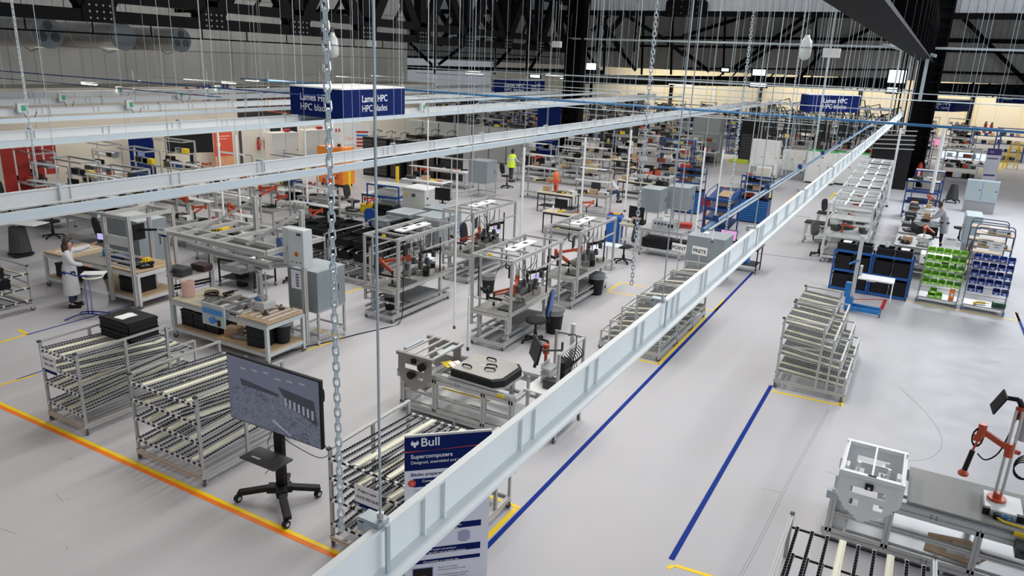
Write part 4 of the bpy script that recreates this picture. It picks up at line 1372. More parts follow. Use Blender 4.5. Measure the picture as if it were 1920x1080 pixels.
def white_frame(w=1.35, L=1.5, H_=2.0, mat=None, seed=0):
    mat = mat or LGREY
    t = E_('frame_bench', 'workstation')
    k = .07
    for x in (-w / 2, w / 2):
        for y in (0, L):
            MB().bar((x, y, .12), (x, y, H_), k).build('post', mat, t)
            caster(x, y, t, .13, .06)
        for z in (H_, 1.45, .95, .22):
            MB().bar((x, 0, z), (x, L, z), .05, .07).build('side_rail', mat, t)
    for y in (0, L):
        for z in (H_, .95, .22):
            MB().bar((-w / 2, y, z), (w / 2, y, z), .05, .07).build('cross_rail', mat, t)
    for x in (-w / 6, w / 6):
        MB().bar((x, 0, H_), (x, L, H_), .05, .06).build('top_slat', WHITE, t)
    MB().bar((-w / 2, L * .5, H_ + .01), (w / 2, L * .5, H_ + .01), .05).build('top_slat', WHITE, t)
    box_part('worktop', LGREY, t, (0, L / 2, .98), (w - .05, L - .05, .03))
    box_part('middle_shelf', ALU, t, (0, L / 2, 1.47), (w - .1, L * .6, .025))
    box_part('lower_shelf', ALUD, t, (0, L / 2, .3), (w - .1, L - .1, .025))
    m = MB()
    rnd = random.Random(seed)
    for i in range(8):
        m.box((rnd.uniform(-w * .4, w * .4), rnd.uniform(.15, L - .15), 1.06), (rnd.uniform(.1, .3), rnd.uniform(.08, .25), .12), rz=rnd.random())
    m.build('mounted_units', DARK, t)
    m = MB()
    for i in range(4):
        m.tube([(w / 2 - .05, .2 + i * .3, H_), (w / 2 + .04, .25 + i * .3, 1.6), (w / 2 - .1, .3 + i * .3, 1.1)], .012, 5)
    m.build('cables', BLACK, t)
    m = MB().cyl((-.2, .5, 1.0), (-.2, .5, 1.35), .03, 8).bar((-.2, .5, 1.3), (.2, .3, 1.25), .05)
    m.build('red_tool_arm', RUST, t)
    return t


# ------------------------------------------------------------------ people
def skin_obj(name, mat, parent, pts, edges, radii, sub=1):
    me = bpy.data.meshes.new(name)
    me.from_pydata([tuple(p) for p in pts], edges, [])
    o = bpy.data.objects.new(name, me)
    C.objects.link(o)
    o.parent = parent
    md = o.modifiers.new('skin', 'SKIN')
    for i, r_ in enumerate(radii):
        a, b = r_ if isinstance(r_, tuple) else (r_, r_)
        me.skin_vertices[0].data[i].radius = (a, b)
    me.skin_vertices[0].data[0].use_root = True
    md.use_smooth_shade = True
    sb = o.modifiers.new('sub', 'SUBSURF')
    sb.levels = sub
    sb.render_levels = sub
    me.materials.append(mat)
    # the skin modifier makes faces with slot 0
    return o


def person(label, loc, rz, lean=0.0, armL=((-.24, .02, 1.12), (-.26, -.05, .88)), armR=((.24, .02, 1.12), (.26, -.05, .88)), coat=COAT, trousers=JEANS, shoes=BLACK, hair=HAIR, sit=False, coat_len=.5, hs=1.0, long_hair=False, vest=None, glasses=False, head_fwd=0.0):
    """figure facing -y at rz=0; about 1.68 m tall"""
    t = thing('person', label, 'person', loc, rz)

    def L(p):  # forward lean above the hip
        x, y, z = p
        if z > .92:
            dz = z - .92
            y2 = y - math.sin(lean) * dz
            z2 = .92 + math.cos(lean) * dz + y * 0
            return (x, y2, z2)
        return p
    dz = -.42 if sit else 0
    hip = (0, 0, .92)
    kneeL, kneeR = (-.10, -.02, .50), (.10, -.03, .50)
    ankL, ankR = (-.11, .02, .09), (.11, -.02, .09)
    toeL, toeR = (-.12, -.14, .03), (.12, -.18, .03)
    if sit:
        kneeL, kneeR = (-.12, -.42, .92), (.12, -.42, .92)
        ankL, ankR = (-.13, -.40, .50), (.13, -.40, .50)
        toeL, toeR = (-.13, -.55, .45), (.13, -.55, .45)
    sp1, sp2, neck = L((0, .01, 1.12)), L((0, .01, 1.34)), L((0, .0, 1.44))
    hd = L((0, -.02 - head_fwd, 1.52)); hd2 = L((0, -.03 - head_fwd, 1.62))
    shL, shR = L((-.18, .01, 1.37)), L((.18, .01, 1.37))
    eL, hL = L(armL[0]), L(armL[1])
    eR, hR = L(armR[0]), L(armR[1])

    def hand(e, h, s):
        e, h = Vector(e), Vector(h)
        d = (h - e).normalized()
        side = d.cross(Vector((0, 0, 1)))
        side = side.normalized() if side.length > .01 else Vector((1, 0, 0))
        palm = h + d * .07
        out = [palm]
        for k_, ln in ((-1.5, .07), (-.5, .085), (.5, .08), (1.5, .06)):
            a = palm + side * k_ * .02
            out.append((a + d * ln * .5, a + d * ln + Vector((0, 0, -.02))))
        th = (h + d * .02 - side * s * .035, h + d * .07 - side * s * .06)
        return out, th
    P = [hip, sp1, sp2, neck, hd, hd2, shL, eL, hL, shR, eR, hR, (-.09, 0, .88), kneeL, ankL, toeL, (.09, 0, .88), kneeR, ankR, toeR]
    Ed = [(0, 1), (1, 2), (2, 3), (3, 4), (4, 5), (2, 6), (6, 7), (7, 8), (2, 9), (9, 10), (10, 11), (0, 12), (12, 13), (13, 14), (14, 15), (0, 16), (16, 17), (17, 18), (18, 19)]
    Rd = [(.14, .11), (.12, .095), (.14, .10), .052, (.068, .085), (.075, .09), .055, .04, .027, .055, .04, .027, .085, .055, .037, .035, .085, .055, .037, .035]
    for (h_i, e, h, s) in ((8, eL, hL, 1), (11, eR, hR, -1)):
        fs, th = hand(e, h, s)
        P.append(tuple(fs[0])); Rd.append((.035, .018)); Ed.append((h_i, len(P) - 1)); pi = len(P) - 1
        for a, b in fs[1:]:
            P.append(tuple(a)); Rd.append(.010); Ed.append((pi, len(P) - 1))
            P.append(tuple(b)); Rd.append(.007); Ed.append((len(P) - 2, len(P) - 1))
        P.append(tuple(th[0])); Rd.append(.012); Ed.append((pi, len(P) - 1))
        P.append(tuple(th[1])); Rd.append(.008); Ed.append((len(P) - 2, len(P) - 1))
    skin_obj('body', SKIN, t, P, Ed, Rd, 1)
    # face
    fx, fy, fz = L((0, -.115 - head_fwd, 1.575))
    MB().box((fx, fy, fz - .01), (.022, .03, .045)).build('nose', SKIN, t)
    MB().cyl((fx - .032, fy + .018, fz + .02), (fx - .032, fy + .006, fz + .02), .011, 8).cyl((fx + .032, fy + .018, fz + .02), (fx + .032, fy + .006, fz + .02), .011, 8).build('eyes', BLACK, t)
    MB().box((fx, fy + .012, fz - .055), (.045, .012, .010)).build('mouth', RED, t)
    MB().box((fx - .082, fy + .10, fz - .0), (.012, .03, .05)).box((fx + .082, fy + .10, fz), (.012, .03, .05)).build('ears', SKIN, t)
    if glasses:
        MB().torus((fx - .034, fy, fz + .02), .024, .003, 'y', 12, 4).torus((fx + .034, fy, fz + .02), .024, .003, 'y', 12, 4).build('glasses', BLACK, t)
    # hair
    hc = L((0, .015 - head_fwd, 1.625))
    m = MB().lathe([(.05, -.13), (.088, -.09), (.100, -.02), (.100, .03), (.085, .075), (.05, .105), (.005, .115)], hc, 16)
    if long_hair:
        m.lathe([(.05, -.26), (.10, -.22), (.108, -.08), (.06, -.02)], (hc[0], hc[1] + .03, hc[2]), 12)
    m.v = [(a, b if b > hc[1] - .045 or c > hc[2] + .045 else hc[1] - .035, c) for a, b, c in m.v]
    m.build('hair', hair, t, smooth=True)
    # legs
    skin_obj('trousers', trousers, t, [(0, 0, .93), (-.09, 0, .86), kneeL, (ankL[0], ankL[1], ankL[2] + .03), (.09, 0, .86), kneeR, (ankR[0], ankR[1], ankR[2] + .03)], [(0, 1), (1, 2), (2, 3), (0, 4), (4, 5), (5, 6)], [(.15, .12), .10, .075, .06, .10, .075, .06], 1)
    for a, b in ((ankL, toeL), (ankR, toeR)):
        MB().bar((a[0], a[1] + .07, a[2] - .04), (b[0], b[1] - .04, b[2] + .012), .095, .085).build('shoe', shoes, t, bevel=.02)
    # coat: torso + sleeves in one skin, skirt as flared prism
    cl = .92 - coat_len
    pts = [L((0, 0, .98)), sp1, sp2, L((0, 0, 1.42)), shL, eL, tuple(Vector(eL).lerp(Vector(hL), .85)), shR, eR, tuple(Vector(eR).lerp(Vector(hR), .85))]
    skin_obj('coat', vest or coat, t, pts, [(0, 1), (1, 2), (2, 3), (2, 4), (4, 5), (5, 6), (2, 7), (7, 8), (8, 9)], [(.175, .145), (.165, .13), (.175, .135), .075, .085, .065, .05, .085, .065, .05], 1)
    if coat_len > .1 and not sit:
        k0 = MB()
        n = 18
        rings = [(1.10, .150, .125), (.96, .185, .155), (cl + (.92 - cl) * .5, .205, .17), (cl, .225, .185)]
        for z, a, b in rings:
            for j in range(n):
                u = 2 * PI * j / n
                wv = 1 + .03 * math.sin(j * 3.1)
                k0.v.append((a * math.cos(u) * wv, b * math.sin(u) * wv, z))
        for i in range(3):
            for j in range(n):
                k0.f.append((i * n + j, i * n + (j + 1) % n, (i + 1) * n + (j + 1) % n, (i + 1) * n + j))
        k0.build('coat_skirt', coat, t, smooth=True)
    if vest:
        skin_obj('sleeves', coat, t, [L((0, 0, 1.3)), shL, eL, tuple(Vector(eL).lerp(Vector(hL), .85)), shR, eR, tuple(Vector(eR).lerp(Vector(hR), .85))], [(0, 1), (1, 2), (2, 3), (0, 4), (4, 5), (5, 6)], [.1, .088, .068, .053, .088, .068, .053], 1)
        m = MB()
        rings = [(.78, .27, .23), (1.10, .255, .21), (1.36, .25, .19), (1.46, .13, .12)]
        n = 18
        for z, a, b in rings:
            for j in range(n):
                u = 2 * PI * j / n
                q = L((a * math.cos(u), b * math.sin(u), z))
                m.v.append(q)
        for i in range(3):
            for j in range(n):
                m.f.append((i * n + j, i * n + (j + 1) % n, (i + 1) * n + (j + 1) % n, (i + 1) * n + j))
        m.build('safety_vest', vest, t, smooth=True)
        m = MB()
        for zz in (1.06, 1.2):
            for j in range(n):
                u, u2 = 2 * PI * j / n, 2 * PI * (j + 1) / n
                a = [L((.262 * math.cos(w_), .216 * math.sin(w_), z_)) for w_, z_ in ((u, zz), (u2, zz), (u2, zz + .05), (u, zz + .05))]
                m.add(a, [(0, 1, 2, 3)])
        for s in (-.08, .08):
            m.add([L((s - .02, .218, .80)), L((s + .02, .218, .80)), L((s + .02, .19, 1.40)), L((s - .02, .19, 1.40))], [(0, 1, 2, 3)])
        m.build('reflective_bands', M('reflective_band', (.75, .78, .78), .3, 0, .02, 5), t)
    if sit:
        for o in t.children:
            o.location = (0, 0, dz)
    if hs != 1.0:
        t.scale = (hs, hs, hs)
    return t


def far_bench(v):
    t = E_('loaded_bench', 'workbench')
    rnd = random.Random(100 + v)
    box_part('worktop', WOODP if v == 1 else MATG if v == 3 else LGREY, t, (0, 0, .88), (2.0, .9, .05))
    m = MB()
    for x in (-.95, .95):
        for y in (-.4, .4):
            m.bar((x, y, 0), (x, y, .86), .06)
        m.bar((x, .4, .9), (x, .4, 2.1), .06)
    m.build('legs', ALU, t)
    MB().box((-.35, .1, 1.16), (.55, .04, .36), rz=.15).box((-.35, .12, .98), (.06, .05, .16)).build('black_monitor', BLACK, t)
    MB().bar((-.95, .4, 2.08), (.95, .4, 2.08), .06).bar((-.95, -.3, 2.08), (.95, -.3, 2.08), .05).bar((-.95, .4, 2.08), (-.95, -.3, 2.08), .05).bar((.95, .4, 2.08), (.95, -.3, 2.08), .05).build('top_frame', ALUD, t)
    box_part('upper_shelf', ALUD, t, (0, .3, 1.5), (1.8, .3, .03))
    box_part('lower_shelf', DARK, t, (0, 0, .3), (1.8, .7, .04))
    for i, mt in enumerate((DARK, LGREY, GREYM, BLACK, CARD if v else RUST) if v != 3 else (BLACK, BLUE, LGREY, YELL, DARK)):
        m = MB()
        for k in range(5 if mt in (DARK, BLACK) else 2):
            x = rnd.uniform(-.8, .8)
            s = rnd.uniform(.12, .34)
            m.box((x, rnd.uniform(-.3, .25), .91 + s * .4), (s, s * .7, s * .8), rz=rnd.random())
        m.box((rnd.uniform(-.7, .7), .3, 1.62), (.3, .2, .2))
        m.box((rnd.uniform(-.7, .7), 0, .45), (.4, .4, .26))
        m.build('loose_goods', mt, t)
    return t


def far_shelf(w=1.8, h=2.2):
    t = E_('storage_shelf', 'shelf')
    rnd = random.Random(9)
    m = MB()
    for x in (-w / 2, w / 2):
        for y in (-.3, .3):
            m.bar((x, y, 0), (x, y, h), .06)
    m.build('uprights', BLUE, t)
    for i in range(5):
        z = .15 + i * (h - .2) / 4
        box_part('shelf', BLUE, t, (0, 0, z), (w, .6, .05))
    for mt in (DARK, BLACK, CARD, LGREY, BLUE):
        m = MB()
        for i in range(4):
            z = .18 + i * (h - .2) / 4
            s = rnd.uniform(.2, .35)
            m.box((rnd.uniform(-w * .4, w * .4), 0, z + s * .4), (s, .4, s * .75))
        m.build('stored_boxes', mt, t)
    return t


def far_dark():
    t = E_('dark_cabinet', 'cabinet')
    box_part('cabinet_body', BLACK, t, (0, 0, .95), (1.2, .8, 1.8), .01)
    box_part('top_panel', DARK, t, (0, 0, 1.88), (1.22, .82, .04))
    box_part('door', DARK, t, (-.3, -.41, .95), (.56, .02, 1.7))
    box_part('door', DARK, t, (.3, -.41, .95), (.56, .02, 1.7))
    box_part('front_screen', STEELB, t, (.1, -.42, 1.4), (.4, .02, .25))
    return t


# ================================================================== foreground flow racks
WIDE = 'RRSRRSRRS'


def fr(key, loc, rz, label, args, group=None):
    return put(('fr', key), lambda: flow_rack(**args), loc, rz, label, group)


fr('a', (-11.78, 6.30), 0, 'silver flow rack at the left with a closed black crate on top', dict(Wd=.98, nl=9, pattern='RRSRRSRRR'))
fr('b', (-9.2, 6.30), 0, 'empty silver flow rack just left of the big screen on wheels', dict(Wd=1.46, nl=12, pattern='RRSRRRSRRRSR'))
fr('c', (-5.17, 6.25), 0, 'silver flow rack behind the roll-up banner, with paper sign on its front', dict(Wd=1.50, nl=12, L=2.05, pattern='RRRSRRRSRRRR'))
fr('e', (.08, 7.98), PI, 'flow rack cut by the bottom right edge, below the white clamp machine', dict(Wd=1.42, nl=9, pattern='RRSRRSRRR', mid=False, levels=((1.30, 1.22, 1.68), (.95, .86, 1.95), (.62, .7, 2.12), (.3, .4, 2.2))))
st = dict(Wd=1.28, L=1.32, Lh=.78, nl=11, H_=1.48, mid=False, stair=True, pattern='RRSRRRSRRSR', levels=((1.40, 1.34, .78), (1.08, 1.0, .98), (.74, .62, 1.16), (.36, .28, 1.3)))
for i, y in enumerate((15.6, 17.05)):
    fr('st', (-1.95, y), -PI / 2, ('nearer' if i == 0 else 'farther') + ' of two stepped flow racks standing alone in the right aisle', st)
st2 = dict(Wd=1.12, L=1.42, Lh=.62, nl=9, H_=1.40, mid=False, stair=True, pattern='RRSRRSRRR', levels=((1.34, 1.28, .62), (1.0, .86, .95), (.66, .5, 1.2), (.36, .22, 1.4)))
for i, y in enumerate((15.45, 16.7, 17.95)):
    fr('st2', (-4.36, y), PI / 2, ('nearest', 'middle', 'farthest')[i] + ' of three stepped flow racks behind the white foreground beam', st2)
fr('f', (-18.0, 8.6), PI / 2, 'low flow rack holding black crates, cut by the left edge', dict(Wd=1.3, L=1.6, Lh=1.2, nl=5, H_=1.1, mid=False, pattern='RSR', levels=((.95, .9, 1.2), (.6, .55, 1.45), (.3, .25, 1.55))))
for i, (x, y, z) in enumerate([(-18.3, 8.5, .96), (-18.5, 8.7, .6)]):
    put(('crate', 'k5'), lambda: crate(.6, .45, .2, BLACK, True), (x, y, z), 0, 'black crate on the %s level of the low rack at the left edge' % ('top', 'middle')[i])


def paper_sign(loc, rz, w, h, lines, lab, tilt=0.0, bar_=True, ts=.05):
    t = thing('paper_sign', lab, 'sign', loc, rz)
    o = MB().box((0, 0, 0), (w, .006, h)).build('sheet', PAPER, t)
    if bar_:
        b = MB().box((0, -.004, -h / 2 + .035), (w, .004, .05)).build('navy_band', NAVY, t)
        text('Bull', t, (-w / 2 + .02, -.008, -h / 2 + .022), (PI / 2, 0, 0), .035, WHITE)
    for i, s_ in enumerate(lines):
        text(s_, t, (0, -.006, h * .22 - i * h * .30), (PI / 2, 0, 0), ts, BLACK, align='CENTER')
    t.rotation_euler = (tilt, 0, rz)
    return t


paper_sign((-5.26, 6.19, .98), 0, .40, .31, ['Projet à venir', 'ALICE RECQUE'], 'white paper sign reading Projet a venir on the rack beside the banner', 0, True, .052)
paper_sign((-11.95, 6.24, 1.13), 0, .40, .33, ['Projet à venir', 'CDC LAME'], 'white paper sign hung on the front of the left flow rack', 0, True, .052)
# black crate with paper on rack A
k = .0
o = put(('crate', 'big'), lambda: crate(.78, .56, .16, BLACK, False), (-11.72, 7.55, 1.30), 0, 'lower of the two stacked black crates on top of the left flow rack')
o = put(('crate', 'big2'), lambda: crate(.78, .56, .17, BLACK, True), (-11.72, 7.55, 1.46), 0, 'closed black crate with a white sheet, uppermost on the left flow rack')
item('paper', PAPER, (-11.72, 7.5, 1.651), 0, '', 'white sheet of paper on the lid of the black crate')

# ---- big screen on a wheeled stand
t = thing('screen_stand', 'large black screen on a wheeled stand showing a view of the hall', 'screen', (-7.22, 6.62, 0))
MB().bb(-.88, .86, -.03, .035, 1.12, 2.12).build('screen_bezel', BLACK, t, bevel=.012)
sm = M('screen_picture', (.05, .05, .06), .25, 0, 0)
nt = sm.node_tree
b_ = nt.nodes['Principled BSDF']
tc = nt.nodes.new('ShaderNodeTexCoord')
sp = nt.nodes.new('ShaderNodeSeparateXYZ')
vo = nt.nodes.new('ShaderNodeTexVoronoi'); vo.inputs['Scale'].default_value = 55
nz = nt.nodes.new('ShaderNodeTexNoise'); nz.inputs['Scale'].default_value = 9; nz.inputs['Detail'].default_value = 6
ramp = nt.nodes.new('ShaderNodeValToRGB')
ramp.color_ramp.elements[0].position = .35; ramp.color_ramp.elements[0].color = (.006, .008, .014, 1)
ramp.color_ramp.elements[1].position = .75; ramp.color_ramp.elements[1].color = (.10, .115, .165, 1)
r2 = nt.nodes.new('ShaderNodeValToRGB')
r2.color_ramp.elements[0].position = .58; r2.color_ramp.elements[0].color = (0, 0, 0, 1)
r2.color_ramp.elements[1].position = .63; r2.color_ramp.elements[1].color = (1, 1, 1, 1)
mx = nt.nodes.new('ShaderNodeMix'); mx.data_type = 'RGBA'; mx.inputs[7].default_value = (.09, .10, .145, 1)
ad = nt.nodes.new('ShaderNodeMath'); ad.operation = 'MULTIPLY'
nt.links.new(tc.outputs['Generated'], sp.inputs[0])
nt.links.new(tc.outputs['Generated'], vo.inputs['Vector']); nt.links.new(tc.outputs['Generated'], nz.inputs['Vector'])
nt.links.new(vo.outputs['Distance'], ad.inputs[0]); ad.inputs[1].default_value = 1.0
a2 = nt.nodes.new('ShaderNodeMath'); a2.operation = 'ADD'
nt.links.new(ad.outputs[0], a2.inputs[0]); nt.links.new(nz.outputs['Fac'], a2.inputs[1])
a3 = nt.nodes.new('ShaderNodeMath'); a3.operation = 'MULTIPLY'; a3.inputs[1].default_value = .7
nt.links.new(a2.outputs[0], a3.inputs[0]); nt.links.new(a3.outputs[0], ramp.inputs[0])
nt.links.new(sp.outputs['Z'], r2.inputs[0]); nt.links.new(r2.outputs[0], mx.inputs[0]); nt.links.new(ramp.outputs[0], mx.inputs[6])
nt.links.new(mx.outputs[2], b_.inputs['Emission Color']); b_.inputs['Emission Strength'].default_value = .8
b_.inputs['Base Color'].default_value = (.02, .02, .025, 1)
MB().bb(-.86, .84, -.034, -.03, 1.14, 2.10).build('lit_display', sm, t, label='lit display with a dim picture of the hall')
mp = M('picture_dark', (.01, .01, .015), .4, 0, 0, emit=((.03, .035, .05), .6))
ml = M('picture_pale', (.2, .2, .25), .4, 0, 0, emit=((.24, .26, .33), .5))
MB().prism([(-.62, 1.80), (.10, 1.74), (.12, 1.70), (-.6, 1.70)], -.037, -.035).prism([(.1, 1.85), (.75, 1.80), (.8, 1.45), (.3, 1.62)], -.037, -.035).build('picture_shapes', mp, t)
m = MB()
for i in range(7):
    m.prism([(.22 + i * .08, 1.72 - i * .01), (.26 + i * .08, 1.72 - i * .01), (.26 + i * .08, 1.60 - i * .012), (.22 + i * .08, 1.60 - i * .012)], -.039, -.037)
for i in range(6):
    m.bb(-.6 + i * .22, -.5 + i * .22, -.037, -.035, 1.95 + .02 * (i % 3), 1.97 + .02 * (i % 3))
m.prism([(-.05, 1.30), (.3, 1.16), (.32, 1.18), (0, 1.33)], -.039, -.037)
m.build('picture_lights', ml, t)
MB().bb(-.08, .08, .0, .07, .22, 1.7).bb(-.3, .3, .02, .06, 1.45, 1.8).build('upright_column', BLACK, t, bevel=.006)
MB().box((-.02, -.20, .80), (.66, .36, .03)).build('equipment_shelf', DARK, t, bevel=.012)
MB().box((-.13, -.28, .818), (.16, .03, .004)).build('shelf_slot', LGREY, t)
for p, q in (((-.52, -.28), .0), ((.50, -.36), 0), ((.34, .42), 0), ((-.3, .42), 0)):
    MB().bar((0, 0, .24), (p[0] * .3, p[1] * .3, .23), .15, .10).bar((p[0] * .25, p[1] * .25, .235), (p[0] * 1.02, p[1] * 1.02, .13), .11, .065).build('foot_leg', BLACK, t, bevel=.008)
    o = MB().cyl((-.03, 0, .055), (.03, 0, .055), .055, 16).build('castor_wheel', BLACK, t)
    o.location = (p[0], p[1] - .03, 0)
    MB().cyl((-.032, 0, .055), (.032, 0, .055), .03, 10).build('wheel_hub', LGREY, o)
MB().tube([(.86, -.02, 1.85), (.91, -.02, 1.85), (.91, -.02, 2.0), (.86, -.02, 2.0)], .012, 6).build('side_handle', BLACK, t)
MB().tube([(.80, .04, 1.2), (.9, .05, 1.05), (.75, .02, .95), (.4, .0, 1.0), (.06, 0, 1.08)], .006, 5).tube([(-.1, .02, 1.12), (-.2, 0, .9), (-.12, -.05, .84)], .006, 5).tube([(0, -.05, .8), (-.05, -.1, .6), (-.12, -.15, .5)], .005, 5).build('cables', BLACK, t)
text('iiyama', t, (-.08, -.04, 1.122), (PI / 2, 0, 0), .022, LGREY)

# ---- roll-up banner
A_, B_ = Vector((-4.585, 6.045, 0)), Vector((-3.845, 6.725, 0))
bw_, ang = (B_ - A_).length, math.atan2(B_.y - A_.y, B_.x - A_.x)
t = thing('rollup_banner', 'white and navy roll-up banner headed Bull behind the foreground beam', 'banner', A_, ang)
MB().bb(0, bw_, -.004, .004, .08, 2.1).build('banner_sheet', M('banner_white', (.72, .73, .82), .55, 0, .02, 3), t)
MB().bb(0, bw_, -.012, .012, 2.09, 2.115).build('top_bar', ALU, t)
MB().bb(-.02, bw_ + .02, -.1, .1, 0, .08).build('base_cassette', ALU, t, bevel=.01)
MB().bb(0, bw_, -.007, -.004, 1.66, 2.09).build('navy_header', NAVY, t)
MB().prism([(0, 1.895), (bw_, 1.925), (bw_, 1.940), (bw_ * .3, 1.905), (0, 1.912)], -.009, -.007).build('red_stripe', RED, t)
TW = M('print_white', (.8, .8, .85), .5, 0, 0)
TN = M('print_navy', (.02, .03, .15), .5, 0, 0)
TG = M('print_grey', (.35, .35, .42), .5, 0, 0)
rot = (PI / 2, 0, 0)
text('Bull', t, (.18, -.009, 1.965), rot, .15, TW, bold=.004)
m = MB()
m.prism([(.07, 2.01), (.09, 2.045), (.10, 2.02), (.135, 2.02), (.145, 2.045), (.165, 2.01), (.15, 1.985), (.13, 1.98), (.125, 1.955), (.105, 1.955), (.10, 1.98), (.075, 1.985)], -.010, -.007)
m.build('bull_head_emblem', TW, t)
text('Supercomputers', t, (.07, -.009, 1.815), rot, .072, TW, bold=.002)
text('Designed, assembled and tested in France', t, (.07, -.009, 1.745), rot, .052, TW)
text('Blades preparation', t, (.07, -.006, 1.585), rot, .058, TN, bold=.001)
text('Racks', t, (.62, -.006, 1.585), rot, .058, TN, bold=.001)
MB().prism([(.10, 1.44), (.66, 1.44), (.66, 1.55), (.10, 1.55)], -.007, -.004).build('navy_panel', NAVY, t)
text('Components are', t, (.20, -.009, 1.50), rot, .045, TW)
text('are received', t, (.24, -.009, 1.452), rot, .045, TW)
MB().cyl((.085, -.007, 1.495), (.085, -.011, 1.495), .045, 20).build('red_disc', M('print_red', (.65, .05, .03), .5, 0, 0), t)
text('1', t, (.072, -.013, 1.475), rot, .055, TW)
for i, (s_, x, z) in enumerate([('Processors', .12, 1.385), ('Network', .34, 1.385), ('Memory', .14, 1.32)]):
    text(s_, t, (x, -.006, z), rot, .026, TG)
    MB().bb(x - .02, x + .16, -.005, -.004, z - .012, z + .028).build('outline_box', M('print_pale', (.62, .63, .75), .5, 0, 0), t)
for i, (x0, z0, z1, l1, l2) in enumerate([(.40, .83, .91, 'is configured,', 'separately'), (.18, .51, .60, 'Full system pre-testing in', 'the HPC test lab before shipment'), (.12, .385, .435, 'Final assembly on customer site', None)]):
    MB().prism([(x0, z0), (.91, z0 + .01), (.91, z1 + .01), (x0 + .06, z1)], -.007, -.004).build('navy_panel', NAVY, t)
    text(l1, t, (x0 + .10, -.009, z1 - .038), rot, .033, TW)
    if l2:
        text(l2, t, (x0 + .10, -.009, z0 + .01), rot, .033, TW)
MB().bb(.66, .75, -.006, -.004, .64, .80).build('rack_icon', TG, t)
MB().bb(.63, .66, -.006, -.004, .66, .78).bb(.75, .78, -.006, -.004, .66, .78).build('icon_sides', M('print_violet', (.3, .35, .7), .5, 0, 0), t)
MB().bb(.09, .34, -.006, -.004, .17, .33).build('photo_frame', M('print_violet2', (.25, .28, .6), .5, 0, 0), t)
MB().bb(.10, .33, -.008, -.006, .18, .32).build('printed_photo', BLACK, t)
MB().bb(.19, .25, -.009, -.008, .20, .22).build('photo_detail', RUST, t)
MB().bb(.09, .34, -.008, -.004, .085, .15).build('printed_photo', RED, t)
for i, s_ in enumerate(['Blades are installed', 'and interconnected in racks', '', 'The complete supercomputing', 'system is assembled, tested', 'and validated as an integrated']):
    if s_:
        text(s_, t, (.40, -.006, .30 - i * .035), rot, .03, TG)
text('2', t, (.62, -.006, .98), rot, .04, TN)

# ---- clamp machine benches


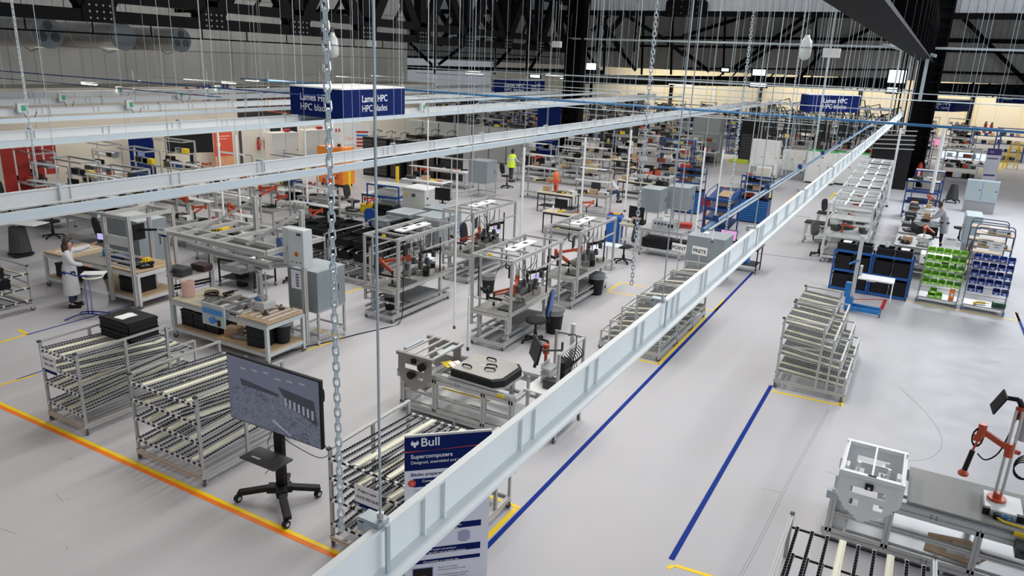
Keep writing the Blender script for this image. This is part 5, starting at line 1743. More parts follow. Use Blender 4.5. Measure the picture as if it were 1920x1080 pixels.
def clamp_machine(pale=True, XL_=2.9, W_=1.0):
    """origin: front left base corner; machine at left end, table rails to the right"""
    pm_ = LGREY if pale else STEELB
    mw = M('machine_white', (.76, .79, .80), .4, .1, .03, 4) if pale else M('machine_steel', (.30, .29, .27), .36, .5, .1, 4)
    t = thing('clamp_machine_bench', '', 'machine')
    for y in (0, W_):
        MB().slot((0, y, .15), (XL_, y, .15), .08, .13).build('base_rail', ALU, t)
        MB().slot((0, y, .45), (XL_, y, .45), .06, .06).build('mid_rail', ALU, t)
        MB().slot((.6, y, .79), (XL_, y, .79), .08, .15).build('top_rail', ALU, t)
        MB().bar((.6, y, .87), (XL_, y, .87), .025, .02).build('slide_rail', GALV, t)
        for x in (.05, .75, 1.75, XL_ - .05):
            MB().slot((x, y, .14), (x, y, .80), .08).build('upright', ALU, t)
        m = MB()
        for x in (1.2, 1.26, 2.2, 2.26):
            for z in (.78, .82, .12, .16):
                m.cyl((x, y - .041, z), (x, y - .046, z), .008, 6)
        m.build('screw_heads', BLACK, t)
    for x in (0, 1.2, XL_):
        MB().slot((x, 0, .14), (x, W_, .14), .08, .10).build('cross_rail', ALU, t)
    MB().slot((.6, 0, .8), (.6, W_, .8), .08).slot((XL_, 0, .8), (XL_, W_, .8), .08).build('cross_rail', ALU, t)
    box_part('floor_panel', M('clear_panel', (.55, .56, .57), .3, .2, .08, 3), t, (XL_ / 2 + .12, W_ / 2, .225), (XL_ - .3, W_ - .06, .02))
    box_part('control_case', LGREY, t, (.12, .16, .42), (.24, .28, .44), .01)
    box_part('control_case', LGREY, t, (.12, W_ - .16, .42), (.24, .28, .44), .01)
    box_part('case_cover', GALV, t, (.06, -.0, .72), (.22, .1, .12), .01)
    for x in (.05, XL_ * .5, XL_ - .05):
        for y in (.02, W_ - .02):
            caster(x, y, t, .10, .05, LGREY)
    # shield-shaped end plates
    for n_, y in (('front', -.22 if pale else -.2), ('rear', W_ - .28)):
        o = [(.08, .86), (.10, 1.20), (.80, 1.20), (.82, .88), (.66, .68), (.46, .56), (.38, .56), (.18, .70)]
        holes = [(.23, .99, .42, .10), (.22, .81, .12, .09), (.52, .81, .12, .09)] if pale else [(.22, .98, .42, .09), (.5, .80, .12, .06)]
        # plate built from strips so that its openings are real
        m = MB()

        def inside(x, z):
            c = False
            for i in range(len(o)):
                x1, z1 = o[i]; x2, z2 = o[i - 1]
                if (z1 > z) != (z2 > z) and x < (x2 - x1) * (z - z1) / (z2 - z1) + x1:
                    c = not c
            return c
        N = 34
        cell = .78 / N
        from math import floor as fl_
        for iz in range(int(.66 / cell) + 1):
            z = .55 + (iz + .5) * cell
            run = None
            for ix in range(N + 1):
                x = .07 + (ix + .5) * cell
                ok = ix < N and inside(x, z) and not any(h[0] < x < h[0] + h[2] and h[1] - h[3] / 2 < z < h[1] + h[3] / 2 for h in holes)
                if ok and run is None:
                    run = x - cell / 2
                if not ok and run is not None:
                    m.bb(run, x - cell / 2, y, y + .02, z - cell / 2, z + cell / 2)
                    run = None
        m.build(n_ + '_plate', mw, t)
        MB().bb(.06, .84, y - .02, y + .05, 1.17, 1.23).build('plate_flange', mw, t, bevel=.005)
    yb = W_ - .28
    if pale:
        for x in (.10, .45, .80):
            MB().bb(x - .012, x + .012, -.2, yb, 1.21, 1.235).build('top_strut', WHITE, t)
        for x in (.13, .77):
            MB().bb(x - .03, x + .03, .1, .25, .95, 1.14).cyl((x - .04, .1, 1.05), (x + .04, .1, 1.05), .03, 10).build('side_clamp', WHITE, t)
        for x in (.27, .64):
            MB().bb(x - .02, x + .02, .2, .24, .95, 1.18).cyl((x, .19, 1.1), (x, .18, 1.1), .01, 8).build('guide_finger', WHITE, t)
        MB().bb(.18, .75, .15, .22, .90, .94).bb(.18, .75, .35, .42, .9, .93).build('carriage_bar', ALUD, t)
        MB().bb(.06, .09, -.2, yb, .9, 1.2).build('side_sheet', mw, t)
        MB().bb(.81, .84, -.2, yb, .9, 1.2).build('side_sheet', mw, t)
        box_part('latch_block', BLACK, t, (.44, -.235, 1.08), (.1, .03, .09), .01)
        MB().cyl((.44, -.25, 1.07), (.44, -.26, 1.07), .02, 12).build('latch_knob', ALU, t)
        MB().bb(.4, .5, -.23, -.215, 1.235, 1.25).build('level_gauge', BLACK, t)
        # grey table plate, to the right
        box_part('table_plate', MATG, t, (2.05, W_ * .5 - .02, .915), (2.3, 1.02, .03), label='grey table plate')
    else:
        for i in range(4):
            x = .2 + i * .2
            MB().bar((x, -.15, 1.22), (x + .02, yb + .02, 1.22), .03).build('top_strut', ALU, t)
        MB().bar((.1, .0, 1.2), (.1, .5, 1.2), .08, .05).bar((.75, .1, 1.2), (.75, .6, 1.2), .08, .05).build('clamp_bar', GALV, t)
        for x, z, r_ in ((.40, .86, .075), (.62, 1.05, .07)):
            MB().cyl((x, -.21, z), (x, -.27, z), r_, 16).cyl((x, -.27, z), (x, -.285, z), r_ * .4, 10).build('round_knob', BLACK, t)
        MB().bb(.40, .48, -.25, -.2, 1.08, 1.16).build('latch_block', BLACK, t)
        MB().bar((.8, .18, .55), (1.7, .3, .5), .02).build('yellow_strip', YELL, t)
    box_part('yellow_label', YELL, t, (2.1 if not pale else 2.15, -.045, .83 if not pale else .90), (.14, .02, .05))
    return t


t = clamp_machine(True)
t.location = (-.36, 10.0, 0)
t['label'] = 'white clamp machine with shield plate and grey table at the lower right'
t = clamp_machine(False, XL_=2.34)
t.location = (-7.62, 9.95, 0)
t['label'] = 'steel clamp machine bench with open rails in the lower middle'
# steel tray mould with handles on the middle machine
t = thing('tray_mould', 'black tray with steel lid and handles on the middle machine bench', 'tray', (-6.05, 10.36, .92), 0)
o = [(-.50, -.42), (.38, -.46), (.52, -.30), (.52, .30), (.38, .46), (-.5, .42)]
MB().prz([(x * .99, y * .99) for x, y in o], .0, .13).build('black_tray', BLACK, t)
MB().prz([(x * .93 - .03, y * .93) for x, y in o], .13, .15).build('steel_lid', STEELB, t)
MB().prz([(x * 1.06, y * 1.06) for x, y in o], -.01, .01).build('tray_rim', ALU, t)
for x, y, a in ((-.1, .3, 0), (-.3, -.2, 0), (.05, .05, .3), (.1, -.1, .3)):
    c_, s_ = math.cos(a) * .08, math.sin(a) * .08
    MB().tube([(x - c_, y - s_, .12), (x - c_, y - s_, .18), (x + c_, y + s_, .18), (x + c_, y + s_, .12)], .014, 6).build('handle', BLACK, t)
MB().box((-.02, .0, .14), (.22, .05, .03), rz=.3).build('lid_latch', ALU, t)
t = thing('paper_sheet', 'orange-striped sheet of paper lying on the middle machine bench', 'paper', (-6.62, 10.12, 1.06), 0)
MB().box((.10, 0, 0), (.34, .22, .004), rz=-.5, ry=.1).build('sheet', PAPER, t)
MB().box((.10, .0, .004), (.30, .02, .004), rz=-.5, ry=.1).build('orange_stripe', ORANGE, t)
MB().box((-.08, .0, -.01), (.26, .2, .004), rz=-.5).build('yellow_sheet', YELL, t)
# cabinet cart at right end of the middle machine
t = thing('equipment_cart', 'aluminium cart with tilted black monitor and cables behind the foreground beam', 'cart', (-4.92, 10.75, 0))
for x in (-.32, .22):
    for y in (-.40, .62):
        MB().slot((x, y, .1), (x, y, 1.62 if x > 0 or y > 0 else 1.1), .045).build('post', ALU, t)
        caster(x, y, t)
MB().slot((.22, -.4, 1.6), (.22, .62, 1.6), .04).slot((-.32, .62, 1.6), (.22, .62, 1.6), .04).slot((-.32, -.4, .3), (-.32, .62, .3), .04).slot((.22, -.4, .3), (.22, .62, .3), .04).build('rails', ALU, t)
box_part('white_shelf', WHITE, t, (-.08, .05, .86), (.62, 1.0, .02))
box_part('base_shelf', ALUD, t, (-.05, .1, .3), (.5, .95, .02))
o = MB().box((0, 0, 0), (.56, .04, .36)).build('monitor', BLACK, t)
o.location = (-.42, .02, 1.42); o.rotation_euler = (R(-12), 0, R(-50))
MB().cyl((-.38, .06, 1.4), (-.05, .3, 1.4), .02, 8).cyl((-.05, .3, .9), (-.05, .3, 1.55), .022, 8).build('monitor_arm', DARK, t)
MB().cyl((-.38, .35, .86), (-.38, .35, 1.4), .03, 8).cyl((-.38, .35, .86), (-.38, .35, .9), .08, 12).cyl((-.38, .35, 1.25), (-.38, .35, 1.42), .06, 10).build('red_tool_post', RUST, t)
MB().cyl((-.52, .2, 1.0), (-.48, .25, 1.3), .03, 8).build('tool_handle', BLACK, t)
MB().bar((.05, .5, .9), (.05, .5, 1.85), .07).build('grey_column', LGREY, t)
for i in range(3):
    MB().bb(-.22, -.02, -.15, .15, .9 + i * .13, .93 + i * .13).bb(-.22, -.2, -.15, .15, .9 + i * .13, 1.0 + i * .13).build('clear_bin', CLEARB, t)
box_part('black_unit', BLACK, t, (.12, .05, 1.15), (.16, .3, .4), .02)
box_part('black_unit', DARK, t, (.0, -.15, .95), (.26, .2, .18), .02)
m = MB()
rr_ = random.Random(3)
for i in range(9):
    y = -.2 + i * .08
    m.tube([(.18, y, 1.5), (.28, y + .05, 1.35), (.16, y + .02, 1.15), (.27, y, .98), (.18, y - .05, .85)], .009, 5)
m.build('cable_loops', BLACK, t)
m = MB().tube([(.05, .3, 1.7), (.25, .2, 1.75), (.3, .0, 1.4), (.26, -.2, 1.0)], .01, 5)
m.build('long_cable', BLACK, t)
# driver arm and box on the right machine's table
t = thing('screwdriver_arm', 'orange-red jointed tool arm on twin steel posts at the right edge', 'tool arm', (1.54, 10.50, 1.02))
MB().cyl((0, 0, .0), (0, 0, .03), .11, 18).cyl((0, 0, .03), (0, 0, .10), .05, 12).build('round_base', RUST, t)
MB().cyl((-.03, 0, .05), (-.03, 0, 1.25), .018, 10).cyl((.04, 0, .05), (.04, 0, 1.25), .018, 10).build('twin_posts', ALU, t)
MB().cyl((0, 0, .62), (0, 0, .80), .05, 12).bar((0, 0, .72), (-.33, .02, .88), .05, .07).bar((-.33, .02, .82), (-.40, -.03, .52), .022, .03).cyl((-.33, .02, .80), (-.33, .02, .97), .05, 12).box((-.36, .02, .78), (.09, .09, .09)).bar((0, .02, .70), (.12, .1, .66), .05, .05).build('jointed_arm', RUST, t)
MB().cyl((-.42, -.04, .30), (-.38, -.02, .60), .032, 12).build('tool_handle', BLACK, t)
MB().lathe([(.06, -.03), (.065, 0), (.04, .03), (.02, .05)], (-.425, -.045, .27), 12).build('tool_tip', RUST, t)
MB().torus((-.36, -.0, .78), .06, .010, 'y', 12, 5, 2.0).tube([(-.32, 0, .56), (-.22, 0, .50), (-.1, .03, .62), (-.04, .03, .9), (0, .03, 1.2)], .010, 6).build('air_hose', BLACK, t)
o = MB().box((0, 0, 0), (.02, .22, .28)).build('small_screen', BLACK, t)
o.location = (-.22, .1, 1.28); o.rotation_euler = (R(10), R(20), .2)
MB().cyl((-.2, .1, 1.35), (-.02, .1, 1.36), .03, 8).cyl((-.02, .1, 1.36), (.05, .1, 1.25), .035, 8).build('screen_arm', BLACK, t)
MB().cyl((.02, .08, 1.12), (.02, .08, 1.28), .055, 12).bar((0, .08, 1.2), (.22, .1, 1.15), .05, .06).build('upper_joint', RUST, t)
MB().cyl((.12, .1, .85), (.12, .1, 1.15), .09, 14, .05).build('grey_balancer', M('balancer', (.5, .5, .5), .4, .3), t)
MB().bar((.18, .1, 1.05), (.32, .1, .7), .07).build('black_grip', BLACK, t)
m = MB()
for k_ in range(4):
    m.torus((.2 + .01 * k_, .05, .45 + .02 * k_), .10 + .012 * k_, .008, 'y', 18, 5, 1.2)
m.tube([(.2, .05, .57), (.16, .05, .8), (.1, .05, 1.1)], .008, 5).tube([(.3, .05, .5), (.45, .1, .45), (.7, .1, .5)], .008, 5)
m.build('coiled_hose', BLACK, t)
t = thing('tool_box_unit', 'white sloped electronics box under the orange-red arm', 'device', (1.60, 10.44, .932))
MB().bb(-.2, .22, -.25, .25, 0, .085).build('housing', M('unit_white', (.66, .66, .66), .4, 0, .08, 8), t, bevel=.006)
MB().bb(-.215, -.14, -.262, -.2, -.0, .09).bb(.15, .235, -.262, -.2, 0, .09).build('black_corner', BLACK, t)
m = MB()
for i, x in enumerate((-.08, -.02, .04, .10)):
    m.cyl((x, -.25, .045), (x, -.30, .04), .016, 8)
m.build('connectors', BLUEL, t)
MB().tube([(-.08, -.3, .04), (0, -.36, .02), (.15, -.38, .02), (.3, -.40, .02)], .014, 6).build('yellow_plug_cable', YELL, t)
MB().bb(-.1, -.04, -.33, -.27, .0, .07).build('black_clip', BLACK, t)
item('case', BLACK, (2.15, 10.55, .932), .2, '', 'black and red handheld case at the right edge of the grey table')
item('unit', DARK, (1.95, 9.88, .70), 0, '', 'dark unit hanging at the right end of the white machine')
t = thing('cardboard_sheet', 'brown cardboard wrapped in film under the white machine table', 'cardboard', (1.2, 10.35, .22))
MB().prz([(-.35, -.25), (.2, -.3), (.4, .0), (.2, .3), (-.3, .2)], 0, .03).build('sheet', CARD, t)
MB().prz([(-.1, -.2), (.3, -.2), (.35, .1), (0, .15)], .031, .035).build('film_wrap', FILM, t)

# ---- gantry bench at left centre
t = thing('gantry_bench', 'long wooden-topped bench on castors under the big aluminium gantry', 'workbench', (-12.45, 10.5, 0))
wx, wy = 1.42, .5
PG = M('grey_green_paint', (.50, .55, .55), .45, .1, .04)
for x in (-wx, wx):
    for y in (-wy, wy):
        MB().bar((x, y, .12), (x, y, .84), .07).build('leg', PG, t)
        caster(x, y, t, .13, .06)
for y in (-wy, wy):
    MB().bar((-wx, y, .82), (wx, y, .82), .05, .09).bar((-wx, y, .22), (wx, y, .22), .05, .07).build('long_rail', PG, t)
for x in (-wx, wx, 0):
    MB().bar((x, -wy, .82), (x, wy, .82), .05, .09).bar((x, -wy, .22), (x, wy, .22), .05, .07).build('end_rail', PG, t)
box_part('lower_board', WOOD, t, (0, 0, .27), (2 * wx, 2 * wy, .03), label='brown wooden lower shelf')
box_part('left_board', WOODP, t, (-.86, 0, .90), (1.12, 1.05, .04), .004, label='pale wooden top board')
box_part('right_board', WOOD, t, (1.02, 0, .90), (.86, .98, .04), .004, label='brown wooden top board')
MB().slot((-.3, -.4, .92), (.6, -.4, .92), .05).slot((-.3, .4, .92), (.6, .4, .92), .05).slot((-.3, 0, .92), (.6, 0, .92), .05).slot((-.3, -.4, .97), (-.3, .4, .97), .05).slot((.1, -.4, .97), (.1, .4, .97), .05).slot((.6, -.4, .97), (.6, .4, .97), .04).build('clamp_frame', ALU, t)
MB().bar((-1.4, -.5, .87), (1.45, -.5, .87), .03, .05).build('edge_rail', ALUD, t)
for i in range(4):
    o = MB().box((.8 + i * .17, .05, .924), (.05, .78, .006)).build('white_strip', WHITE, t)
o = MB().bb(-.34, .34, -.62, -.58, .60, 1.08).build('hand_panel', PG, t, bevel=.005, label='grey-green panel with blue parts')
MB().box((0, -.63, .92), (.58, .03, .10)).cyl((0, -.63, .74), (0, -.68, .74), .07, 6).box((0, -.64, .74), (.2, .03, .05)).build('blue_cover', M('sky_blue', (.04, .25, .65), .4, 0, .05), t, label='bright blue cover and knob')
box_part('black_knob', BLACK, t, (.18, -.63, .70), (.07, .04, .12))
# gantry (stands on the floor round the bench)
t = thing('portal_gantry', 'big grey aluminium gantry with diagonal braces over the left bench', 'gantry', (-12.45, 10.5, 0))
for x, y, z1 in ((-1.78, -.25, 2.30), (-1.62, .72, 2.28), (1.32, .70, 2.62), (-.3, .95, 2.3)):
    MB().slot((x, y, .1), (x, y, z1), .09).build('gantry_post', ALU, t)
MB().slot((-1.85, -.25, 2.30), (1.25, -.25, 2.30), .09).slot((-1.85, .25, 2.30), (1.0, .25, 2.30), .07).slot((-1.85, 1.35, 2.30), (1.3, 1.35, 2.30), .08).build('long_beam', ALU, t)
for x in (-1.85, -1.3, -.75, -.2):
    MB().slot((x, -.25, 2.32), (x, 1.35, 2.32), .07).build('cross_beam', ALU, t)
MB().slot((1.25, -.25, 2.30), (1.25, 1.35, 2.30), .09).build('cross_beam', ALU, t)
MB().slot((-.3, .95, 2.3), (-.3, .95, 3.1), .09).slot((1.32, .70, 2.3), (1.32, .70, 3.05), .09).build('mast', ALU, t)
for a_, b_2 in (((-.3, .95, 3.05), (-1.2, .3, 2.36)), ((1.32, .70, 3.0), (.55, -.1, 2.34)), ((1.32, .7, 1.9), (.3, -.2, 2.2))):
    MB().slot(a_, b_2, .06).build('diagonal_brace', ALU, t)
for y in (.0, .5, .9):
    MB().slot((-1.4, y, 2.02), (1.1, y, 1.94), .10, .12).build('hung_rail', ALUD, t)
MB().slot((-1.3, 1.0, 1.90), (.9, -.1, 1.80), .08, .12).slot((.55, -.1, 1.86), (1.3, .7, 1.92), .1, .12).build('slide_rail', ALUD, t)
MB().bb(-.3, .3, -.1, .5, 1.66, 1.76).build('trolley_block', ALUD, t)
o = MB()
for x, y in ((.62, .05), (.74, .05), (.62, .17), (.74, .17)):
    o.cyl((x, y, 1.06), (x, y, 1.74), .016, 8)
o.build('guide_rods', ALU, t)
MB().cyl((.68, .11, 1.16), (.68, .11, 1.22), .11, 14).cyl((.68, .11, 1.0), (.68, .11, 1.16), .05, 12).build('rotary_flange', ALUD, t)
MB().bb(.50, .90, -.06, .26, .97, 1.12).build('gripper_box', LGREY, t, bevel=.01)
MB().box((.6, -.065, 1.06), (.04, .01, .03)).build('red_button', RED, t)
MB().box((.64, .0, 1.17), (.07, .07, .07)).build('blue_block', BLUEL, t)
MB().bar((.42, -.1, .985), (1.05, -.1, .985), .03).bar((.42, .3, .985), (1.05, .3, .985), .03).build('gripper_frame', ALU, t)
for x in (.44, 1.0):
    for y in (-.12, .32):
        MB().lathe([(.02, .1), (.03, .04), (.07, .02), (.075, 0)], (x, y, .925), 12).build('suction_cup', M('cup_dark_red', (.06, .02, .02), .5, 0, .1), t)
# shelves on the left side of gantry
for z in (1.30, 1.05, .98):
    MB().slot((-1.78, -.25, z), (-1.62, .72, z), .04).build('shelf_rail', ALU if z > 1.2 else BLACK, t)
box_part('side_shelf', ALU, t, (-1.70, .24, 1.28), (.42, 1.0, .03))
MB().tube([(.9, .9, 2.3), (.7, .8, 2.1), (.8, .7, 1.9), (.6, .6, 2.2), (.75, .5, 2.0)], .015, 6).build('blue_spiral_hose', M('hose_blue', (.01, .12, .4), .4, 0, 0), t)
MB().tube([(-1.55, .65, 2.2), (-1.5, .6, 1.6), (-1.4, .5, 1.2), (-1.55, .45, .98)], .008, 5).build('thin_cable', BLACK, t)
paper_sign((-14.22, 10.16, 2.30), 0, .26, .2, ['POSTE 1'], 'small white paper tag on the left corner of the gantry', 0, True, .05)
t = thing('control_box', 'light grey wall control box fixed to the right post of the gantry', 'box', (-11.0, 10.92, 1.95))
MB().bb(-.30, .30, -.12, .12, 0, .78).build('box_shell', M('control_grey', (.56, .62, .64), .4, .1, .03), t, bevel=.008)
MB().bb(-.12, .30, -.14, -.12, .02, .76).build('door', M('control_grey2', (.60, .66, .68), .4, .1, .03), t, bevel=.004)
MB().cyl((.12, -.14, .28), (.12, -.16, .28), .055, 16).build('yellow_ring', M('ochre', (.6, .38, .08), .5), t)
MB().cyl((.12, -.16, .28), (.12, -.175, .28), .03, 12).build('rotary_switch', RED, t)
MB().box((.18, -.143, .69), (.12, .004, .05)).build('name_plate', DARK, t)
m = MB()
for x in (-.02, .10, .2):
    m.cyl((x, -.14, .1), (x, -.155, .1), .012, 8)
m.build('buttons', BLACK, t)
t = thing('info_sheet', 'white sheet with blue table hung below the grey control box', 'sheet', (-11.02, 10.95, 1.45))
MB().bb(-.13, .13, -.1, -.095, 0, .4).build('sheet', PAPER, t)
m = MB()
for i in range(5):
    m.bb(-.0, .09, -.103, -.1, .05 + i * .06, .09 + i * .06)
m.build('blue_blocks', M('table_blue', (.1, .13, .3), .5, 0, 0), t)
put(('greybox', 'a'), lambda: grey_box(.86, .88, .88, .78), (-11.4, 11.85), 0, 'large grey metal box on a wheeled frame behind the gantry bench')
# things on the gantry bench
item('roll', PINK, (-13.72, 10.3, .92), 0, '', 'tall pink paper roll standing on the left of the gantry bench', 1.15)
item('case', DARK, (-14.16, 10.45, 1.295), .1, '', 'grey hard case with yellow dot on the gantry side shelf', 1.15)
item('case', M('brown_black_case', (.05, .02, .02), .5), (-14.08, 10.98, 1.295), .1, '', 'smaller brownish case on the gantry side shelf')
item('coil', BLACK, (-13.35, 10.6, .92), 0, '', 'black tangle of cables on the pale board of the gantry bench', 1.2)
item('tool', BLACK, (-13.1, 10.85, .92), 1.4, '', 'black tool standing near the back of the gantry bench', 1.5)
item('tray', STEELB, (-12.95, 10.35, .92), .5, '', 'dark flat tray on the pale board of the gantry bench', 1.1)
item('paper', PAPER, (-12.85, 10.7, .92), .3, '', 'white sheets on the pale board of the gantry bench')
for i in range(3):
    put(('crate', 'sh'), lambda: crate(.38, .5, .36, BLACK, False), (-13.62 + i * .40, 10.38, .285), 0, ('leftmost', 'middle', 'rightmost')[i] + ' of three black crates on the lower board of the gantry bench')
put(('carton', 'g'), lambda: small_item('carton', CARD), (-12.35, 10.3, .285), .25, 'cardboard box with white label under the gantry bench')
put(('crate', 'sh2'), lambda: crate(.42, .4, .42, BLACK, True), (-11.5, 10.28, .285), .1, 'tall black box at the right end under the gantry bench')
item('bin', BLACK, (-11.25, 10.62, .285), 0, '', 'black round bin behind the tall black box under the gantry bench')
item('tray', MATG, (-12.0, 10.45, .285), .3, '', 'flat grey plates lying on the lower board of the gantry bench', 1.6)
t = thing('floor_cable', 'long black cable curving over the floor from the workstation to the left', 'cable', (0, 0, 0))
MB().tube([(-10.45, 13.75, 1.6), (-10.42, 13.7, .6), (-10.4, 13.55, .05), (-10.5, 13.1, .012), (-10.75, 12.4, .012), (-10.95, 11.7, .012), (-11.2, 11.0, .012), (-11.2, 10.2, .012), (-10.9, 9.6, .012)], .012, 6).build('cable', BLACK, t)

# ---- central workstations
for i, (x, y, sd, lab) in enumerate([(-10.97, 13.45, 2, 'portal workstation at left of the middle pair, with orange arm and lit display'), (-7.9, 13.45, 1, 'nearest portal workstation, with blue chair at its right side'),
                                     (-7.9, 17.0, 4, 'portal workstation behind the nearest one, in front of the blue barrel'), (-11.3, 17.3, 3, 'portal workstation in the second row, right of the grey box trio')]):
    put(('ws', sd % 2), lambda: workstation(sd, 1 if sd % 2 == 0 else -1), (x, y), 0, lab)
CHB = lambda: office_chair(FABK, BLACK, .62, .5, M('chair_blue_shell', (.01, .08, .35), .4, 0, .05))
put(('chair', 'b'), CHB, (-7.15, 14.35), R(-75), 'black office chair with blue back edge beside the nearest workstation')
put(('chair', 'b'), CHB, (-8.12, 22.43), R(-60), 'blue-edged black chair right of the second row workstation')
put(('chair', 'b'), CHB, (-11.85, 15.0), R(100), 'dark blue chair inside the left portal workstation')
put(('chair', 'b'), CHB, (-11.9, 19.2), R(100), 'dark blue chair at the far left workstation')
item('bin', BLACK, (-7.49, 18.67), 0, '', 'black waste bin with bag beside the second row workstation', 1.2)
item('bin', BLACK, (-7.1, 15.2, 0), 0, '', 'black waste bin behind the blue-edged chair', 1.2)
item('bin', BLACK, (-10.95, 13.9, .17), 0, '', 'black round bucket under the left portal workstation', .9)
item('bin', BLACK, (-10.0, 17.0, 0), 0, '', 'waste bin with black bag between the middle workstations')
t = thing('desk_board', 'pale tilted board on a stand beside the second row workstation', 'board', (-8.3, 21.4, 0), 0)
MB().box((0, 0, .78), (.85, .5, .02)).build('board_top', M('pale_blue_board', (.62, .72, .78), .4, 0, .03), t)
MB().cyl((0, 0, .03), (0, 0, .78), .025, 8).box((0, 0, .02), (.5, .4, .03)).build('stand_leg', ALUD, t)

# ---- grey boxes
put(('greybox', 't1'), lambda: grey_box(.95, 1.0, .80, .35, True), (-15.05, 20.0), 0, 'front left grey metal box of the trio behind the tote racks')
put(('greybox', 't1'), None, (-13.95, 20.15), 0, 'front right grey metal box of the trio behind the left workstation')
put(('greybox', 't1'), None, (-14.55, 21.4), 0, 'rear grey metal box of the trio, next to the white machine')
put(('greybox', 'pair'), lambda: grey_box(.80, .95, .82, 1.0), (-8.75, 26.9), 0, 'front one of two high grey boxes on stands near the blue drawer cabinets')
put(('greybox', 'pair'), None, (-8.05, 28.1), 0, 'rear one of two high grey boxes on stands near the blue drawer cabinets')
put(('greybox', 'v'), lambda: grey_box(1.0, .9, .98, .72), (-17.9, 29.6), 0, 'greenish grey box on a tall wheeled stand near the man in the yellow vest')
put(('greybox', 'p'), lambda: grey_box(1.12, 1.05, .95, .45), (-5.3, 22.1), 0, 'large grey metal box with signs, behind the foreground beam')
put(('greybox', 'fr'), lambda: grey_box(1.0, 1.2, .9, .3), (-7.83, 42.32), 0, 'grey box standing near the pale electrical cabinets')
put(('greybox', 'w'), lambda: grey_box(1.5, .9, 1.2, .35), (-19.2, 12.9), 0, 'wide grey machine box behind the woman at the left')
for i, s_ in enumerate(['POINT', 'PRETE']):
    t = thing('paper_sign', 'white sign reading %s in front of the large grey box' % s_, 'sign', (-6.0 + i * .62, 21.3 - .0, 1.05), R(-8))
    MB().box((0, 0, 0), (.46, .012, .24)).build('sheet', PAPER, t)
    MB().bar((0, .02, -1.04), (0, .02, .1), .03).build('sign_post', ALU, t)
    text(s_, t, (0, -.01, -.06), (PI / 2, 0, 0), .15, BLACK, align='CENTER', bold=.003)
    t['category'] = 'sign'
# bench with laptop and blue box right of it
o = put(('wb', 'blk'), lambda: workbench(1.3, .8, .85, M('dark_top', (.08, .08, .09), .5), BLACK), (-4.75, 24.0), 0, 'black framed table with a colourful laptop beside the large grey box')
t = item('laptop', M('screen_colour', (.4, .2, .4), .3, 0, 0, emit=((.55, .25, .45), .8)), (-5.2, 23.75, .86), 0, '', 'open laptop with blue and red screen on the black framed table', 1.6)
item('paper', PAPER, (-5.5, 22.2, 1.42), .3, '', 'white sheet on top of the large grey box')
clutter(-4.75, 24.0, .85, 1.2, .7, 0, 5, 'on the black table beside the large grey box', 5)
item('carton', BLUEL, (-4.6, 24.0, .27), 0, '', 'blue box on the lower shelf of the black table')

# bench with clear cover and tower unit (1190-1290, 420-500)
put(('wb', 'mid'), lambda: workbench(1.5, 1.0, .95, ALUD, ALU), (-7.36, 24.24), 0, 'grey aluminium bench with black units below, right of the blue barrel')
p = (-7.36, 24.24)
item('unit', M('clear_cover', (.45, .47, .48), .15, .3), (p[0], p[1], .95), 0, '', 'transparent covered device on the grey bench right of the barrel', 2.0)
item('case', RED, (p[0] + .55, p[1] + .5, .95), .2, '', 'red hard case on the grey bench right of the barrel', 1.0)
item('unit', BLACK, (p[0] - .25, p[1], .28), 0, '', 'black unit under the grey bench, left one', 2.2)
item('unit', BLACK, (p[0] + .4, p[1] + .1, .28), 0, '', 'black unit with fins under the grey bench, right one', 2.0)
paper_sign((p[0] + .05, p[1] - .1, 1.28), 0, .3, .3, ['RESERVE'], 'small white notice above the grey bench right of the barrel', 0, False, .05)
put(('mon', 'k'), lambda: monitor(.6, .45), ((-8.65, 24.75)[0], (-8.65, 24.75)[1] + .1, .85), R(-10), 'black monitor behind the blue-edged chair, right of the barrel')
put(('wb', 'sm'), lambda: workbench(.9, .7, .85, WOODP, ALU), (-8.65, 24.75), 0, 'small bench under the monitor right of the barrel')
clutter(*(-8.65, 24.75), .85, .85, .6, 0, 4, 'on the small bench right of the blue barrel', 8)
# blue barrel
t = thing('barrel', 'tall bright blue plastic barrel behind the second row workstation', 'barrel', (-9.48, 25.0))
MB().lathe([(.26, 0), (.29, .03), (.30, .1), (.315, .3), (.30, .33), (.315, .36), (.32, .7), (.30, .73), (.315, .76), (.30, .98), (.27, 1.02), (.25, 1.02), (.25, .99), (.02, .99)], n=28).build('barrel_body', M('barrel_blue', (.01, .10, .42), .35, 0, .04), t, smooth=True)
m = MB()
m.torus((.05, 0, 1.04), .12, .02, 'z', 14, 5)
m.build('yellow_hose', YELL, t)
MB().box((-.15, .0, 1.03), (.14, .08, .05)).box((.16, .1, 1.03), (.1, .06, .05)).build('red_clamps', RED, t)


# ---- blue cabinets and trays
def shelf_stuff(cx, cy, zs, w, d, where, seed, n=3):
    for k_, z in enumerate(zs):
        clutter(cx, cy, z, w, d, 0, n, where + ((' lowest', ' second', ' third', ' top')[k_]) + ' shelf', seed + k_, [('unit', DARK), ('case', BLACK), ('tray', RUST), ('carton', CARD), ('case', RED), ('unit', LGREY), ('tray', DARK), ('coil', BLACK)])


